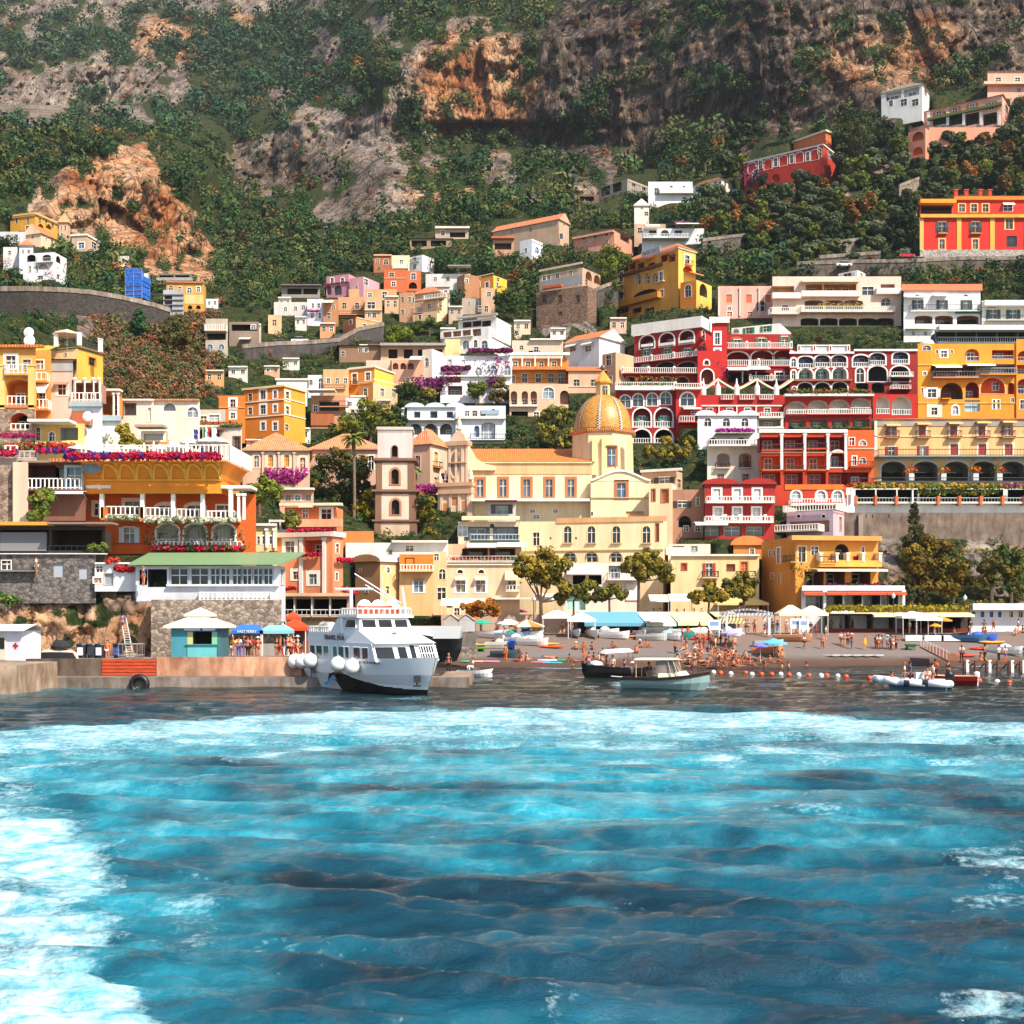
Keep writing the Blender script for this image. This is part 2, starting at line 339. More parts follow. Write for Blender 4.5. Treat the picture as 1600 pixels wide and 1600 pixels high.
def hang(root,f,post,wallmat):
 for e in post:
  ty=e[0]
  if ty=='W':window(root,f,*e[1:])
  elif ty=='L':
   (t0,t1,z0,z1),ar,dep,k=e[1:];h,w=z1-z0,t1-t0
   if k.get('ring'):
    b=MB();A=outline(t0,t1,z0,z1,ar);ring(b,f,A,outline(t0,t1,z0,z1,ar,k.get('rw',.28)),.07,k['ring']);b.build('arch_trim',root)
   g=Face(f.p(0,0,-dep+.02),f.u)
   dk=k.get('d',{})
   if dk is not None:
    dw=dk.get('w',.5)*w;dh=dk.get('h',.62)*h;zb=z0+dk.get('z',.02)*h;mid=(t0+t1)/2+dk.get('x',0)*w
    window(root,g,(mid-dw/2,mid+dw/2,zb,zb+dh),dk.get('a',0)*dw/2,-.02,dict({'trim':.12},**dk),name=dk.get('name','window'))
   if k.get('rail'):
    hh=min(1.,h*.36);b=MB();railing(b,[f.p(t0+.05,z0+.02,-.12),f.p(t1-.05,z0+.02,-.12)],hh,k['rail'],k.get('rc'));b.build('railing',root)
   if k.get('fl'):
    L=max(2,int(w/.5));cen=[f.p(t0+w*(i+.5)/L,z0+.35,.15) for i in range(L)];leaf_obj('flower_box',root,cen,.4,lin(k['fl']),22,.14)
  elif ty=='B':
   _,x0,x1,y,h,k=e;t0,t1,z0,z1=f.rect(x0,x1,y,y+h);dp=k.get('dep',1.1);b=MB()
   th=k.get('th',.16);fbox(b,f,t0,t1,z0-th,z0,0,dp,k.get('c',wallmat));o=b.build(k.get('name','balcony'),root)
   if k.get('rail','w'):
    b=MB();st=k.get('rail','w');pts=[f.p(t0+.06,z0,0),f.p(t0+.06,z0,dp-.08),f.p(t1-.06,z0,dp-.08),f.p(t1-.06,z0,0)]
    railing(b,pts if dp > .3 else pts[1:3],z1-z0,st,k.get('rc'));b.build('railing',o)
   if k.get('fl'):flowers('flower_box',o,f,x0,x1,y+h*k.get('fy',.2),h*.7,k['fl'],dp+.15)
   if k.get('post'):
    b=MB()
    n=max(2,k['post'])
    for i in range(n):
     t=t0+(t1-t0)*(i+.0)/(n-1);fbox(b,f,t-.22,t+.22,z0,z1+.35,dp-.35,dp+.06,k.get('pc','#ece8e0'))
     fbox(b,f,t-.1,t+.1,z0+.3,z1,dp+.06,dp+.09,k.get('pc2','#8a1a14'))
     b.build('railing_post',o);b=MB()
  elif ty=='A':
   _,x0,x1,y,h,k=e;t0,t1,z0,z1=f.rect(x0,x1,y,y+h);dp=k.get('dep',2.);c=k.get('c','#ece6d8/cloth');b=MB();th=.05
   zi=z1;zo=z0+.22
   b.box8([f.p(t0,zo,dp),f.p(t1,zo,dp),f.p(t1,zi,.03),f.p(t0,zi,.03),f.p(t0,zo+th,dp),f.p(t1,zo+th,dp),f.p(t1,zi+th,.03),f.p(t0,zi+th,.03)],c)
   b.box8([f.p(t0,z0,dp+.02),f.p(t1,z0,dp+.02),f.p(t1,z0,dp),f.p(t0,z0,dp),f.p(t0,zo+th,dp+.02),f.p(t1,zo+th,dp+.02),f.p(t1,zo+th,dp),f.p(t0,zo+th,dp)],c)
   if k.get('arm',True):
    for t in (t0+.1,t1-.1):b.bar(f.p(t,zo-.02,dp-.05),f.p(t,z0-.5,.03),.03,'#9a9a98/paint')
   b.build(k.get('name','awning'),root)
  elif ty=='S':
   _,x0,x1,y,h,k=e;t0,t1,z0,z1=f.rect(x0,x1,y,y+h);b=MB();fbox(b,f,t0,t1,z0,z1,-.02 if k.get('in') else 0.0,k.get('dep',.14),k['c']);b.build(k.get('name','cornice'),root)
  elif ty=='C':
   _,xs,y,w,h,k=e
   for x in xs:
    x,dy=x if isinstance(x,tuple) else (x,0)
    t0,t1,z0,z1=f.rect(x-w/2,x+w/2,y+dy,y+dy+h);b=MB();o=k.get('out',.0);dp=k.get('dep',.3)
    fbox(b,f,t0,t1,z0,z1,o,o+dp,k.get('c','#ece8e0'));fbox(b,f,t0-.1,t1+.1,z1-.25,z1-.003,o+.003,o+dp+.08,k.get('c','#ece8e0'));b.build(k.get('name','column'),root)
  elif ty=='F':
   _,x0,x1,y,h,k=e;flowers(k.get('name','flower_foliage'),root,f,x0,x1,y,h,k['c'],k.get('out',.4),k.get('n'),k.get('size',.18),k.get('dens',1.))
  elif ty=='T':
   _,x0,x1,y,h,k=e;r=f.rect(x0,x1,y,y+h);text_on(root,f,r,k['s'],k['c'])
def text_on(root,f,r,s,c,out=.1,name='lettering'):
 cu=bpy.data.curves.new('txt','FONT');cu.body=s;cu.extrude=.02;cu.resolution_u=3;t=bpy.data.objects.new('txt',cu);COL.objects.link(t)
 dg=bpy.context.evaluated_depsgraph_get();me=t.evaluated_get(dg).to_mesh();v=[q.co.copy() for q in me.vertices];fs=[tuple(p.vertices) for p in me.polygons]
 if not v:return
 x0,x1=min(q.x for q in v),max(q.x for q in v);y0,y1=min(q.y for q in v),max(q.y for q in v);b=MB();m=b.mi(c)
 t0,t1,z0,z1=r
 b.v=[tuple(f.p(t0+(q.x-x0)/(x1-x0)*(t1-t0),z0+(q.y-y0)/(y1-y0)*(z1-z0),out+q.z)) for q in v];b.f=fs;b.m=[m]*len(fs)
 bpy.data.objects.remove(t);bpy.data.curves.remove(cu);return b.build(name,root)
def house(name,label,cat,x0,xc,x1,yt,yb,wall,els=(),elsB=(),rel=0,d=None,dep=None,roof=None,rc=None,side=None,group=None,carve=True,base=2.5,cor=None):
 """x0..xc is face A, xc..x1 face B; rel turns the house so that face B comes into view (degrees)"""
 if d is None:d=D((x0+x1)/2 if abs(x1-xc) > 2 else (x0+xc)/2,yb)
 wall=mm(wall);side=mm(side) if side else wall
 if x1 <= xc and rel==0:
  c=Vector(((xc-CX)*d/F,d));th=0
 else:
  c=Vector(((xc-CX)*d/F,d));th=math.atan((xc-CX)/F)+math.radians(rel)
 fa=Face(c,(math.cos(th),-math.sin(th)));fb=Face(c,(math.sin(th),math.cos(th)) if x1 > xc or rel else ((xc-CX)/F,1))
 L=-fa.t(x0);W_=fb.t(x1) if x1 > xc else None
 dpt=dep or max(7.,min(24.,D((x0+x1)/2,yt)-d+3))
 if W_ is None or W_ > 60:W_=dpt
 if abs(xc-x0) < 1.5:L=dpt
 zt,zb=HC+(HY-yt)*c.y/F,HC+(HY-yb)*c.y/F
 root=thing(name,label,cat,fa.p(-L/2,zb),group)
 opA,opB=[],[];pA=elements(root,fa,els,wall,opA,zt);pB=elements(root,fb,elsB,side,opB,zt)
 b=MB();wallface(b,fa,-L,0,zb-base,zt,opA,wall);wallface(b,fb,0,W_,zb-base,zt,opB,side)
 q=[fa.p(-L,0),fa.p(0,0),fb.p(W_,0)];q.append(q[0]+q[2]-q[1] if x1 > xc or rel else q[0]+Vector(((x0-CX)/F,1,0)).normalized()*W_)
 B=lambda i,z:(q[i].x,q[i].y,z)
 b.poly([B(3,zb-base),B(0,zb-base),B(0,zt),B(3,zt)],side);b.poly([B(2,zb-base),B(3,zb-base),B(3,zt),B(2,zt)],wall)
 b.poly([B(0,zt),B(1,zt),B(2,zt),B(3,zt)],'#b8aea0');b.build('wall',root)
 def slab(nm,z0,z1,ov,mat):
  b=MB();ex=(q[1]-q[0]).normalized()*ov;ey=(q[2]-q[1]).normalized()*ov
  r=[q[0]-ex-ey,q[1]+ex-ey,q[2]+ex+ey,q[3]-ex+ey];b.box8([(p.x,p.y,z0) for p in r]+[(p.x,p.y,z1) for p in r],mat);return b.build(nm,root)
 if cor:slab('cornice',zt-.02,zt+cor[0],.28,cor[1])
 if roof:
  rc=rc or '#c9764a/tile';kind,h=roof[0],roof[1];ov=.45;b=MB();z0=zt+(cor[0] if cor else 0)+.01
  ex=(q[1]-q[0]).normalized()*ov;ey=(q[2]-q[1]).normalized()*ov;r=[q[0]-ex-ey,q[1]+ex-ey,q[2]+ex+ey,q[3]-ex+ey]
  R=[Vector((p.x,p.y,z0)) for p in r];up=Vector((0,0,h))
  if kind in ('hip','gable'):
   longA=(q[1]-q[0]).length >= (q[2]-q[1]).length
   if len(roof) > 2:longA=roof[2]
   if not longA:R=R[1:]+R[:1]
   m0,m1=(R[0]+R[3])/2,(R[1]+R[2])/2;ins=0 if kind=='gable' else min(.45,(R[3]-R[0]).length/2/max(.1,(m1-m0).length))
   a,c2=m0.lerp(m1,ins)+up,m1.lerp(m0,ins)+up
   b.poly([R[0],R[1],c2,a],rc);b.poly([R[2],R[3],a,c2],rc)
   gm=rc if kind=='hip' else wall
   b.poly([R[1],R[2],c2],gm);b.poly([R[3],R[0],a],gm);b.poly(R[::-1],wall)
  elif kind=='shed':
   b.poly([R[0],R[1],R[2]+up,R[3]+up],rc);b.poly([R[1],R[2],R[2]+up],wall);b.poly([R[3],R[0],R[3]+up],wall);b.poly([R[2],R[3],R[3]+up,R[2]+up],wall)
  elif kind=='vault':
   n=roof[2];Lq=(R[1]-R[0]);bk=R[3]-R[0]
   for i in range(n):
    A0=R[0]+Lq*(i/n);A1=R[0]+Lq*((i+1)/n);arc=[A0.lerp(A1,(1-math.cos(math.pi*j/8))/2)+Vector((0,0,h*math.sin(math.pi*j/8))) for j in range(9)]
    for p,s in zip(arc,arc[1:]):b.poly([p,s,s+bk,p+bk][::-1],rc)
    b.poly(arc[::-1],roof[3] if len(roof) > 3 else wall)
  elif kind=='rail':
   railing(b,[R[3],R[0],R[1],R[2]],h,roof[2] if len(roof) > 2 else 'w')
  elif kind=='parapet':
   for i,j in ((3,0),(0,1),(1,2)):railing(b,[R[i],R[j]],h,'solid',rc)
  b.build({'rail':'roof_railing','parapet':'parapet'}.get(kind,'roof'),root)
 hang(root,fa,pA,wall);hang(root,fb,pB,side)
 if carve:
  CARVE.append((x0,xc,yt,yb,fa,zt,zb));
  if x1 > xc:CARVE.append((xc,x1,yt,yb,fb,zt,zb))
 root['_fa']=0;del root['_fa']
 return root,fa,fb,zt,zb
WHT,PALE,YEL,ORG,RED,PINK,CORAL,BEI='#e8e4dc','#e2cfae','#e8b85a','#d97f2e','#9a130c','#d59a86','#e58a5e','#d3ab80'
GRN,WF,BRW,CRM='#0f6b4a/paint','#eae6de/paint','#8a4a2a/paint','#e9d9b0/cloth'
ORS='#c4571c'
H=house
# ---- terraces and villas high on the slope, far right
H('villa','white villa with a grey tiled roof and a long balcony under the dark cliff','villa',1377,1441,1452,132,176,'#d8d8d2',[Lg([1396,1424],138,24,12,dep=1.5,c='#c9cfd0',d=dict(w=.5,f=WF)),W([1392],157,6,9),W([1412,1430],155,10,10,g='#2c3a3c/glass')],rel=14,elsB=[W([1446],140,4,9)],roof=('hip',3.2),rc='#8a7768/tile')[0]
v,fa,fb,*_=H('villa','pink villa with arched window surrounds and a curtained loggia high on the slope','villa',1419,1566,1579,148,197,'#d9a08c',[Lg([(1436,5),(1467,3),(1492,1),(1519,0),(1549,-2)],160,19,13,a=.45,dep=.12,c='#cf7048',d=dict(w=.42,h=.8,f=WF)),Lg([1468,1493,1519,1547],177,21,18,dep=3,c='#6a5a50',d=None),Colm([1451,1481,1506,1533,1561],176,4,20),Band(1450,1566,173,4,'#5a6a30/cloth',name='creeper',dep=.9),Lg([1434],187,18,11,a=.6,dep=1.6,c='#b06048',d=None,rail='i')],rel=12,elsB=[W([1573],166,5,10)],roof=('hip',1.6),rc='#c56a3c/tile')
H('garden_wall_tower','pink arched lower tower under the curtained villa','building',1419,1446,1452,200,246,'#d68a6c',[Lg([1434],206,18,14,a=True,dep=1.2,c='#c05a38',d=None),Lg([1434],230,16,12,a=True,dep=.6,c='#d8501c',d=None)],rel=25)
H('terrace_wall','pink terrace base wall running under the curtained villa','wall',1452,1566,1566,199,216,'#d08c70',[],dep=4,d=D(1509,216)-1)
H('villa','pink villa at the top corner with small square windows','villa',1543,1640,1640,112,152,'#d8a58e',[W([1560,1590],121,8,8),W([1592],138,6,6),Band(1535,1640,130,4,'#dcb9a2',dep=1.5,name='ledge')],roof=('hip',1.5))
v,*_=H('villa','red villa with white window surrounds and a purple creeper on its corner','villa',1163,1286,1308,227,282,'#b02a16',[Lg([(1175,8),(1200,4),(1224,0),(1249,-5),(1273,-9)],243,12,16,a=.6,dep=.1,c='#c2331a',ring=WF,rw=.2,d=None),W([(1188,6),(1212,2),(1237,-3),(1262,-7)],245,5,13,trim=.3,tc=WF),Lg([1212],272,12,14,a=True,dep=.3,c='#a02412',d=None),W([1180],266,8,12,a=True,trim=.3)],rel=22,elsB=[W([1281,1297],232,6,11)],roof=('hip',1.4),rc='#d98a58/tile',cor=(.5,WHT))
flowers('creeper',v,Face(v.location.to_2d()+Vector((0,-2)),(1,0)),1160,1192,252,40,'#5a1f58,#7a2a6a,#3b2a3a',0,60,.35,2.5)
H('villa_annex','orange box behind the roof of the red villa','building',1240,1290,1299,206,240,'#c76a36',[],rel=35,d=D(1280,250)+14,roof=('parapet',.6),rc='#e0c8b0')
# bright red building
H('villa','bright red palace with yellow corner stones, yellow cornice and a grey stone base','villa',1437,1700,1700,340,408,'#c8200a',[
W([1472,1524],347,10,16,g='#26343a/glass',s='#2a3538/paint',f='#c8b48c/paint',trim=.25,sill='#e0a860'),W([1577],342,11,16,s=None,f='#e8c060/paint',trim=.35),W([1472,1524],374,8,15,f='#e0a860/paint',trim=.35),W([1581],369,15,16,f='#5a3020/paint'),
Band(1437,1700,336,5,'#e0a03a',dep=.7),Band(1437,1443,341,52,'#e0b060',name='corner_stone'),Band(1495,1502,341,50,'#e0a848',name='pilaster'),Band(1547,1554,341,50,'#e0a848',name='pilaster'),Band(1600,1607,341,50,'#e0a848',name='pilaster'),
Band(1437,1700,391,20,'#a8a49c/stone',dep=.35,name='stone_base'),Bal(1465,1480,357,8,dep=.7,rail='i',c='#d8a048'),Bal(1516,1533,357,8,dep=.7,rail='i',c='#d8a048'),Lg([1474,1580],400,14,9,dep=.5,c='#3a3030',d=None),Lg([1528],397,14,10,a=True,dep=.5,c='#402a20',d=None)],dep=14)
H('roof_pavilion','red upper storey set back on the roof of the bright red palace','building',1490,1700,1700,306,338,'#c9260e',[W([1503,1522,1540],319,9,12,f='#e0b060/paint',trim=.3),W([1575],320,14,10),Band(1490,1700,308,5,'#e07a1c',dep=.6),Aw(1566,1584,317,5,dep=1)],d=D(1568,408)+5,dep=8)
H('roof_terrace','orange awning terrace with red tables beside the red roof storey','terrace',1437,1490,1490,316,338,'#b8400e',[Lg([1463],322,48,12,dep=3,c='#5a1a10',d=None,rail='i'),Band(1435,1491,314,6,'#e8961e',dep=1.6,name='awning_valance')],d=D(1568,408)+3,dep=8)
for i,x in enumerate((1493,1509,1531,1546)):
 b=MB();q=P(x,306,D(1568,408)+6);b.box(q+Vector((0,0,.5)),(.9,.9,1.6),'#c0300f');b.box(q+Vector((0,0,1.4)),(1.2,1.2,.2),'#d9552a');tag(b.build('chimney',loc=q),'square red chimney on the roof of the bright red palace','chimney','chimneys of the red palace')
 # ---- white and pale houses of the middle slope, centre right
H('villa','long white villa with one dark window under the cliff woods','house',1013,1082,1082,284,318,'#e0dfdc',[W([1026],294,6,11),W([1049,1069],290,4,6),Band(1030,1082,296,8,'#dcdad6',dep=1.5,name='terrace_wall')],dep=9)
H('house','white bungalow with a brown tiled roof and dark openings above the garden terraces','house',1079,1128,1144,280,296,'#d5d2c8',[W([1089,1104,1118],284,5,8),W([1125],283,4,8)],rel=30,elsB=[W([1133,1139],279,3,7)],roof=('hip',2.2),rc='#8a5136/tile')
H('tower_house','narrow white tower shaped house below the long white villa','house',991,1014,1014,322,350,'#d8d2c6',[W([1010],331,5,6),W([1003],318,3,3)],dep=6,roof=('gable',2.2,False),rc='#d8d2c6')
H('house','unplastered grey house with concrete columns at the wood edge','house',936,980,1026,279,300,'#8d857a',[Lg([946,964],283,14,14,dep=2.5,c='#5b564f',d=None)],rel=40,elsB=[W([990,1006],279,6,7),Band(980,1020,287,3,'#a89a8a')],dep=9)
H('house','low brown house with a dark shed roof next to the unplastered grey house','house',897,936,936,304,316,'#6d5348',[Lg([915],307,26,7,dep=2,c='#3a2e2a',d=None)],dep=6)
H('farmhouse','long pale stone house with an orange gable roof beside the wood','house',770,873,889,343,380,'#b89a80',[W([862],348,4,5),W([877],365,5,8),W([800,830],356,4,5)],rel=30,elsB=[W([881],335,3,4),W([879],366,4,7)],roof=('gable',2.6,True),rc='#c8794e/tile')
H('cottage','small white cube house with a bright blue arched door','house',812,831,848,373,400,'#dfe0e2',[W([822],388,4,6)],rel=35,elsB=[W([839],386,6,10,a=True,g='#1f62b5/paint'),Band(831,847,379,1.5,'#c9c6c0')],dep=6)
H('house','pink house with a loggia and flat terracotta roof below the wood','house',896,960,991,358,388,'#cf8f74',[W([913,930,948],359,6,7),Band(896,960,366,3,'#d8a288',dep=.8),W([948],375,4,5),W([921],378,3,4)],rel=28,elsB=[Lg([976],363,14,9,dep=1.5,c='#9b7a66',d=None)],roof=('hip',2.2),rc='#b06a4a/tile')
H('house','low beige house with a flat roof next to the pink house','house',991,1040,1040,350,372,'#b89a7e',[W([1000],356,7,8),W([1025],358,5,5)],dep=7)
H('terrace_house','white terraced house with pergolas, white umbrellas and violet flowers','house',1003,1100,1100,357,382,'#cfcfd2',[Lg([1039],359,14,10,a=True,dep=2,c='#9a9aa8',d=dict(w=.6)),Bal(1003,1075,369,6,dep=2.5),Fl(1055,1080,346,8,'#8b3a78,#b060a0'),Lg([1020,1060],360,12,7,dep=2,c='#7a706a',d=None),Aw(1008,1030,351,6),Aw(1055,1090,349,6,dep=3)],dep=7)
# brown palazzo
H('old_palazzo','old beige palace with small square windows and a grey arcaded storey','building',843,910,938,418,448,'#b3977f',[W([851,857,871,891],422,6,7),W([892],421,4,6),Band(843,910,434,14,'#8f8f92',dep=.06,name='grey_band'),W([858,871],438,6,9,a=True,tc=WF),W([884,900],435,7,11,a=True,g='#c9ccd0/paint'),Band(843,910,416,2.5,'#cdb8a4',dep=.4)],rel=32,elsB=[Lg([920,933],414,10,14,a=True,dep=2,c='#b0825c',d=None),W([916],437,4,8)],d=D(880,500)+3)
H('ruined_wall','tall weathered brown stone base with blocked windows under the old beige palace','wall',838,918,932,446,502,'#7f6654/stone',[W([851,875,903],461,6,12,g='#3a2a22/paint',f='#6a5040/paint'),W([876],487,6,5,g='#5a3a2a/paint',f='#6a5040/paint'),Band(850,880,447,4,'#b8562c',dep=1.2,name='tiled_ledge')],rel=25)
# yellow hotel
h,fa,fb,zt,zb=H('hotel','tall yellow hotel with orange awnings on its top terrace','hotel',968,1060,1087,388,480,'#dd9a3a',[
Lg([977,988,1001,1018],411,10,10,dep=2.5,c='#b8641c',d=dict(w=.6,h=.8)),Lg([1038,1050],398,10,11,dep=2,c='#c8601c',d=dict(w=.6,h=.8)),Aw(968,982,410,4,c='#d8733a/cloth'),Aw(992,1006,405,5,c='#d8733a/cloth'),Aw(1009,1023,403,5,c='#d8733a/cloth'),Aw(1035,1054,395,6,c='#d8733a/cloth'),Band(968,1035,421,4,'#6b4a30',dep=.8,name='terrace_edge'),
Lg([997,1010,1023],427,10,17,a=True,dep=1,c='#c9b49a',d=dict(w=.5,h=.8)),W([971,1033],425,5,15,tc=WF,trim=.3),W([971],456,5,12,tc=WF,trim=.3),W([1034],453,5,11,tc=WF,trim=.3),Lg([1008],453,38,14,a=.3,dep=2,c='#4b3c3c',d=None),Band(962,1034,466,9,'#d2801e',dep=1.6,name='terrace_parapet'),Lg([975,995,1015],481,14,8,dep=1.5,c='#a35c20',d=None),Bal(966,976,442,4,dep=.8,rail=None,c=WHT),Bal(1027,1039,436,4,dep=.8,rail=None,c=WHT)],
elsB=[W([1074],399,7,14,tc=WF,trim=.3),Bal(1070,1081,408,6,dep=.8,rail='i'),Lg([1075],416,16,10,a=True,dep=1.2,c='#c04a12',d=None),W([1075],446,9,18,a=True,g='#6a4a30/glass'),Aw(1068,1090,425,6,c='#d8733a/cloth')],rel=42,side='#e6b452',roof=('hip',2.2),cor=(.4,'#c9c0b0'))  # side: sunlit brightness of the right face put into its colour
text_on(h,fa,(fa.t(1006),fa.t(1032),zt+.5,zt+1.7),'MARINCANTO','#5a6a7a/paint',.5)
b=MB();fbox(b,fa,fa.t(1004),fa.t(1034),zt+.35,zt+1.85,.38,.46,'#c5c2bb/paint');b.build('sign_board',h)
H('hotel_wing','yellow side wing with an arched passage beside the tall yellow hotel','building',1063,1088,1112,437,476,'#cf7a22',[W([1075],445,10,19,a=True,g='#5a3a28/glass')],rel=30,elsB=[Lg([1099],443,12,20,a=True,dep=2,c='#7a6a40',d=None)],side='#e6b452',d=D(1080,480)-2)  # same sunlit tone painted on the wing's right face
# pale terraced hotel right
H('house','pink house with orange shutters and white pilasters by the terraced pale hotel','house',1122,1225,1225,447,495,'#d5a494',[W([1139,1170,1200],460,9,13,s='#c05a2a/paint',sc=1),W([1140,1172],487,8,7,g='#c05a2a/paint'),W([1140],479,5,5,a=True),Colm([1123,1156,1186],450,2.5,44,c='#dcc6bc',name='pilaster'),Lg([1189],470,17,16,a=True,dep=.6,c='#8f8a84',d=dict(w=.7,h=.9,f=WF))],dep=9)
H('hotel','pale pink hotel of long balcony terraces with yellow back walls','hotel',1207,1408,1408,432,508,'#dcc0b0',[
Lg([1224],447,34,12,dep=2.2,c='#caa67a',d=dict(w=.2,h=.6)),Lg([1272,1300,1325],444,26,12,dep=2.2,c='#dba55a',d=dict(w=.3,h=.7,f=WF)),W([1356],448,18,13,g='#303840/glass'),Lg([1387],444,22,11,dep=1.5,c='#c0a898',d=dict(w=.5)),Bal(1205,1250,459,8,dep=1.2,rail='solid',rc='#e6d4ca'),Bal(1250,1342,456,8,dep=1.2,rail='solid',rc='#e6d4ca'),Bal(1367,1406,452,8,dep=1.2,rail='solid',rc='#e6d4ca'),Band(1250,1340,440,3,'#e2c8b0',dep=1.6,name='eaves'),
W([1227],476,12,9,a=True),Lg([1272,1303,1334],469,29,14,a=.2,dep=2.4,c='#8f7666',d=dict(w=.4,h=.6)),Lg([1385],465,17,14,a=True,dep=.8,c='#cfc4bc',d=dict(w=.8,h=.9)),Bal(1200,1245,484,9,dep=2),Bal(1248,1395,482,8,dep=2.2,fl=None),Fl(1275,1345,475,8,'#8a7a20,#b09030',out=1.6,dens=.9),
Lg([1265,1295,1325,1355,1383],497,28,12,a=.2,dep=2.4,c='#6f5648',d=dict(w=.4,h=.6))],dep=10)
H('roof_house','small white roof house with grey doors on the pale terraced hotel','building',1310,1340,1352,422,436,'#e4e0d8',[W([1324],423,12,12,s='#b9bfc6/paint')],rel=25,elsB=[W([1346],423,4,7)],d=D(1310,508)+5,dep=5)
H('house','white house with dark green shutters and an orange tile roof','house',1412,1532,1532,455,512,'#dfe0e2',[W([1434,1472,1510],469,9,14,s='#12382c/paint',g='#4a5a66/glass'),Lg([1433,1471,1509],460,7,3,a=True,dep=.1,c='#56545a',d=None),Bal(1420,1528,478,9,dep=1.2,rail='i',c=WHT),Aw(1412,1445,464,4,c='#f0ede6/cloth'),Aw(1455,1480,462,4,c='#f0ede6/cloth'),Lg([1443,1475],493,28,14,a=.25,dep=2.5,c='#8a6a50',d=dict(w=.3)),Lg([1512],493,34,14,a=.2,dep=2.5,c='#8a6a50',d=dict(w=.8,g='#1d2c4c/glass')),Band(1492,1532,487,3,'#0f5a46/cloth',dep=1,name='awning')],roof=('shed',4.5),rc='#c87248/tile',dep=11)
H('hotel','white hotel with a long white awning and green shuttered doors at the slope edge','hotel',1534,1700,1700,470,508,'#d8d4cc',[W([1552,1583,1620],484,11,14,s='#173d30/paint',g='#3a4a50/glass'),Band(1534,1700,472,8,'#ece8e0',dep=1.8,name='awning'),Bal(1540,1700,494,7,dep=1,rail='i'),Lg([1550],462,14,9,a=True,dep=.4,c='#5a5e62',d=None)],dep=9)
H('restaurant','terrace restaurant with a long white awning and glass screens above the yellow hotel','restaurant',1460,1700,1700,515,540,'#6e6a66',[Lg([1478,1510,1542,1574,1606,1640],519,30,19,dep=3.5,c='#34302e',d=dict(w=.9,h=.5,g='#6a7a84/glass')),Band(1462,1700,512,7,'#f0ede8/cloth',dep=2.5,name='awning'),Bal(1462,1700,529,9,dep=1.5,rail='g')],dep=8)
H('house','white block with small dark windows and a fig tree beside the terrace restaurant','house',1412,1462,1462,506,532,'#dcdad6',[W([1427,1446],518,5,6),Bal(1414,1460,508,6,dep=1,rail=None,c=WHT)],dep=7)
# ---- the red hotel: stepped blocks with white arches
WR='#e6e2dc'
R1=dict(c='#7a120c',ring=WR,rw=.3)
gd=dict(w=.34,h=.62,z=0,s='#0c7350/paint',g='#4a666a/glass',f=WF)
def redpost(x0,x1,y,h,n,dep=1.6,**k):return Bal(x0,x1,y,h,dep=dep,rail='w',post=n,c='#b03030',**k)
H('hotel_block','uppermost red hotel block with three big white rimmed arches under a white parapet','hotel',991,1094,1119,512,576,RED,[
Lg([(1011,4),(1042,0),(1073,-3)],516,22,20,a=.8,dep=2.2,d=gd,**R1),Band(1003,1020,538,4,WR,dep=.5,name='arch_apron'),Band(1030,1054,536,4,WR,dep=.5,name='arch_apron'),Band(1062,1085,532,4,WR,dep=.5,name='arch_apron'),W([1010,1042,1074],545,7,11,g='#123c30/glass',s=GRN),redpost(988,1092,556,8,4),Lg([1040,1073],566,28,12,a=.45,dep=2,c='#6a1a14',ring='#b8846a',d=None),W([1008],566,15,12,a=True,g='#d8d4cc/paint',tc=WR)],
elsB=[W([1099],517,4,12,a=True,tc=WR,trim=.3),W([1099],541,4,12,a=True,tc=WR,trim=.3)],rel=22,side='#b81a0e',roof=('parapet',2.4),rc='#dcd8d0',d=D(1040,580))
H('hotel_terrace','red arched garden terrace with a palm screen under the uppermost hotel block','terrace',974,1094,1094,581,604,RED,[redpost(972,1092,577,8,4),Lg([985,1012,1040,1066],589,18,14,a=.8,dep=1.5,c='#6a1a14',ring='#b8846a',d=None),Fl(990,1060,588,10,'#7a8030,#a07830',out=1.2,dens=.5)],dep=9)
H('hotel_block','red hotel block behind the dome with four arched windows and green shuttered loggias','hotel',962,1056,1056,610,692,RED,[
W([(977,4),(997,2),(1019,1),(1040,-1)],614,16,19,a=True,tc=WR,trim=.25,g='#3a4448/glass'),Lg([1003,1037],638,27,29,a=.9,dep=1.2,d=dict(gd,x=.05,s='#0c7350/paint'),rail='w',**R1),Lg([1003,1037],671,27,22,a=.9,dep=1.2,d=None,rail='w',**R1),Band(960,1056,605,6,WR,dep=1.3,name='terrace_edge'),Bal(960,1055,599,6,dep=1.2,rail='w',c=WR),Fl(965,1050,600,4,'#8a5a40,#6a7a30',out=1.0,dens=.6)],dep=10,d=D(1010,690)+10)
H('hotel_block','red hotel bay with one wide arched window next to a white chimney pipe','hotel',1056,1096,1096,608,668,'#b2180e',[W([1074],614,21,20,a=True,tc=WR,trim=.3,g='#39434a/glass'),W([1085],643,9,9,tc=WF),Bal(1060,1094,652,9,dep=1.5),Bal(1054,1096,601,7,dep=1.3,c=WR,post=2),Aw(1066,1094,637,5)],dep=10,d=D(1080,680)+6)
H('hotel_turret','bright red turret with a round window, an arched door and a violet creeper','hotel',1090,1134,1134,548,604,'#b81a0e',[W([1104],563,7,7,a=True,nomull=1,tc=WR,trim=.3),Lg([1105],577,19,24,a=True,dep=1.5,c='#8a4028',ring=WR,d=None)],dep=8,d=D(1110,606))
v,fa,*_=H('hotel_stair_tower','narrow red stair tower with two tall white framed windows','hotel',1112,1136,1136,505,562,'#a8160e',[W([1121],520,7,18,tc=WR,trim=.4),W([1121],546,7,16,tc=WR,trim=.4)],dep=8,d=D(1110,606)+3,roof=('parapet',1.2),rc=WR)
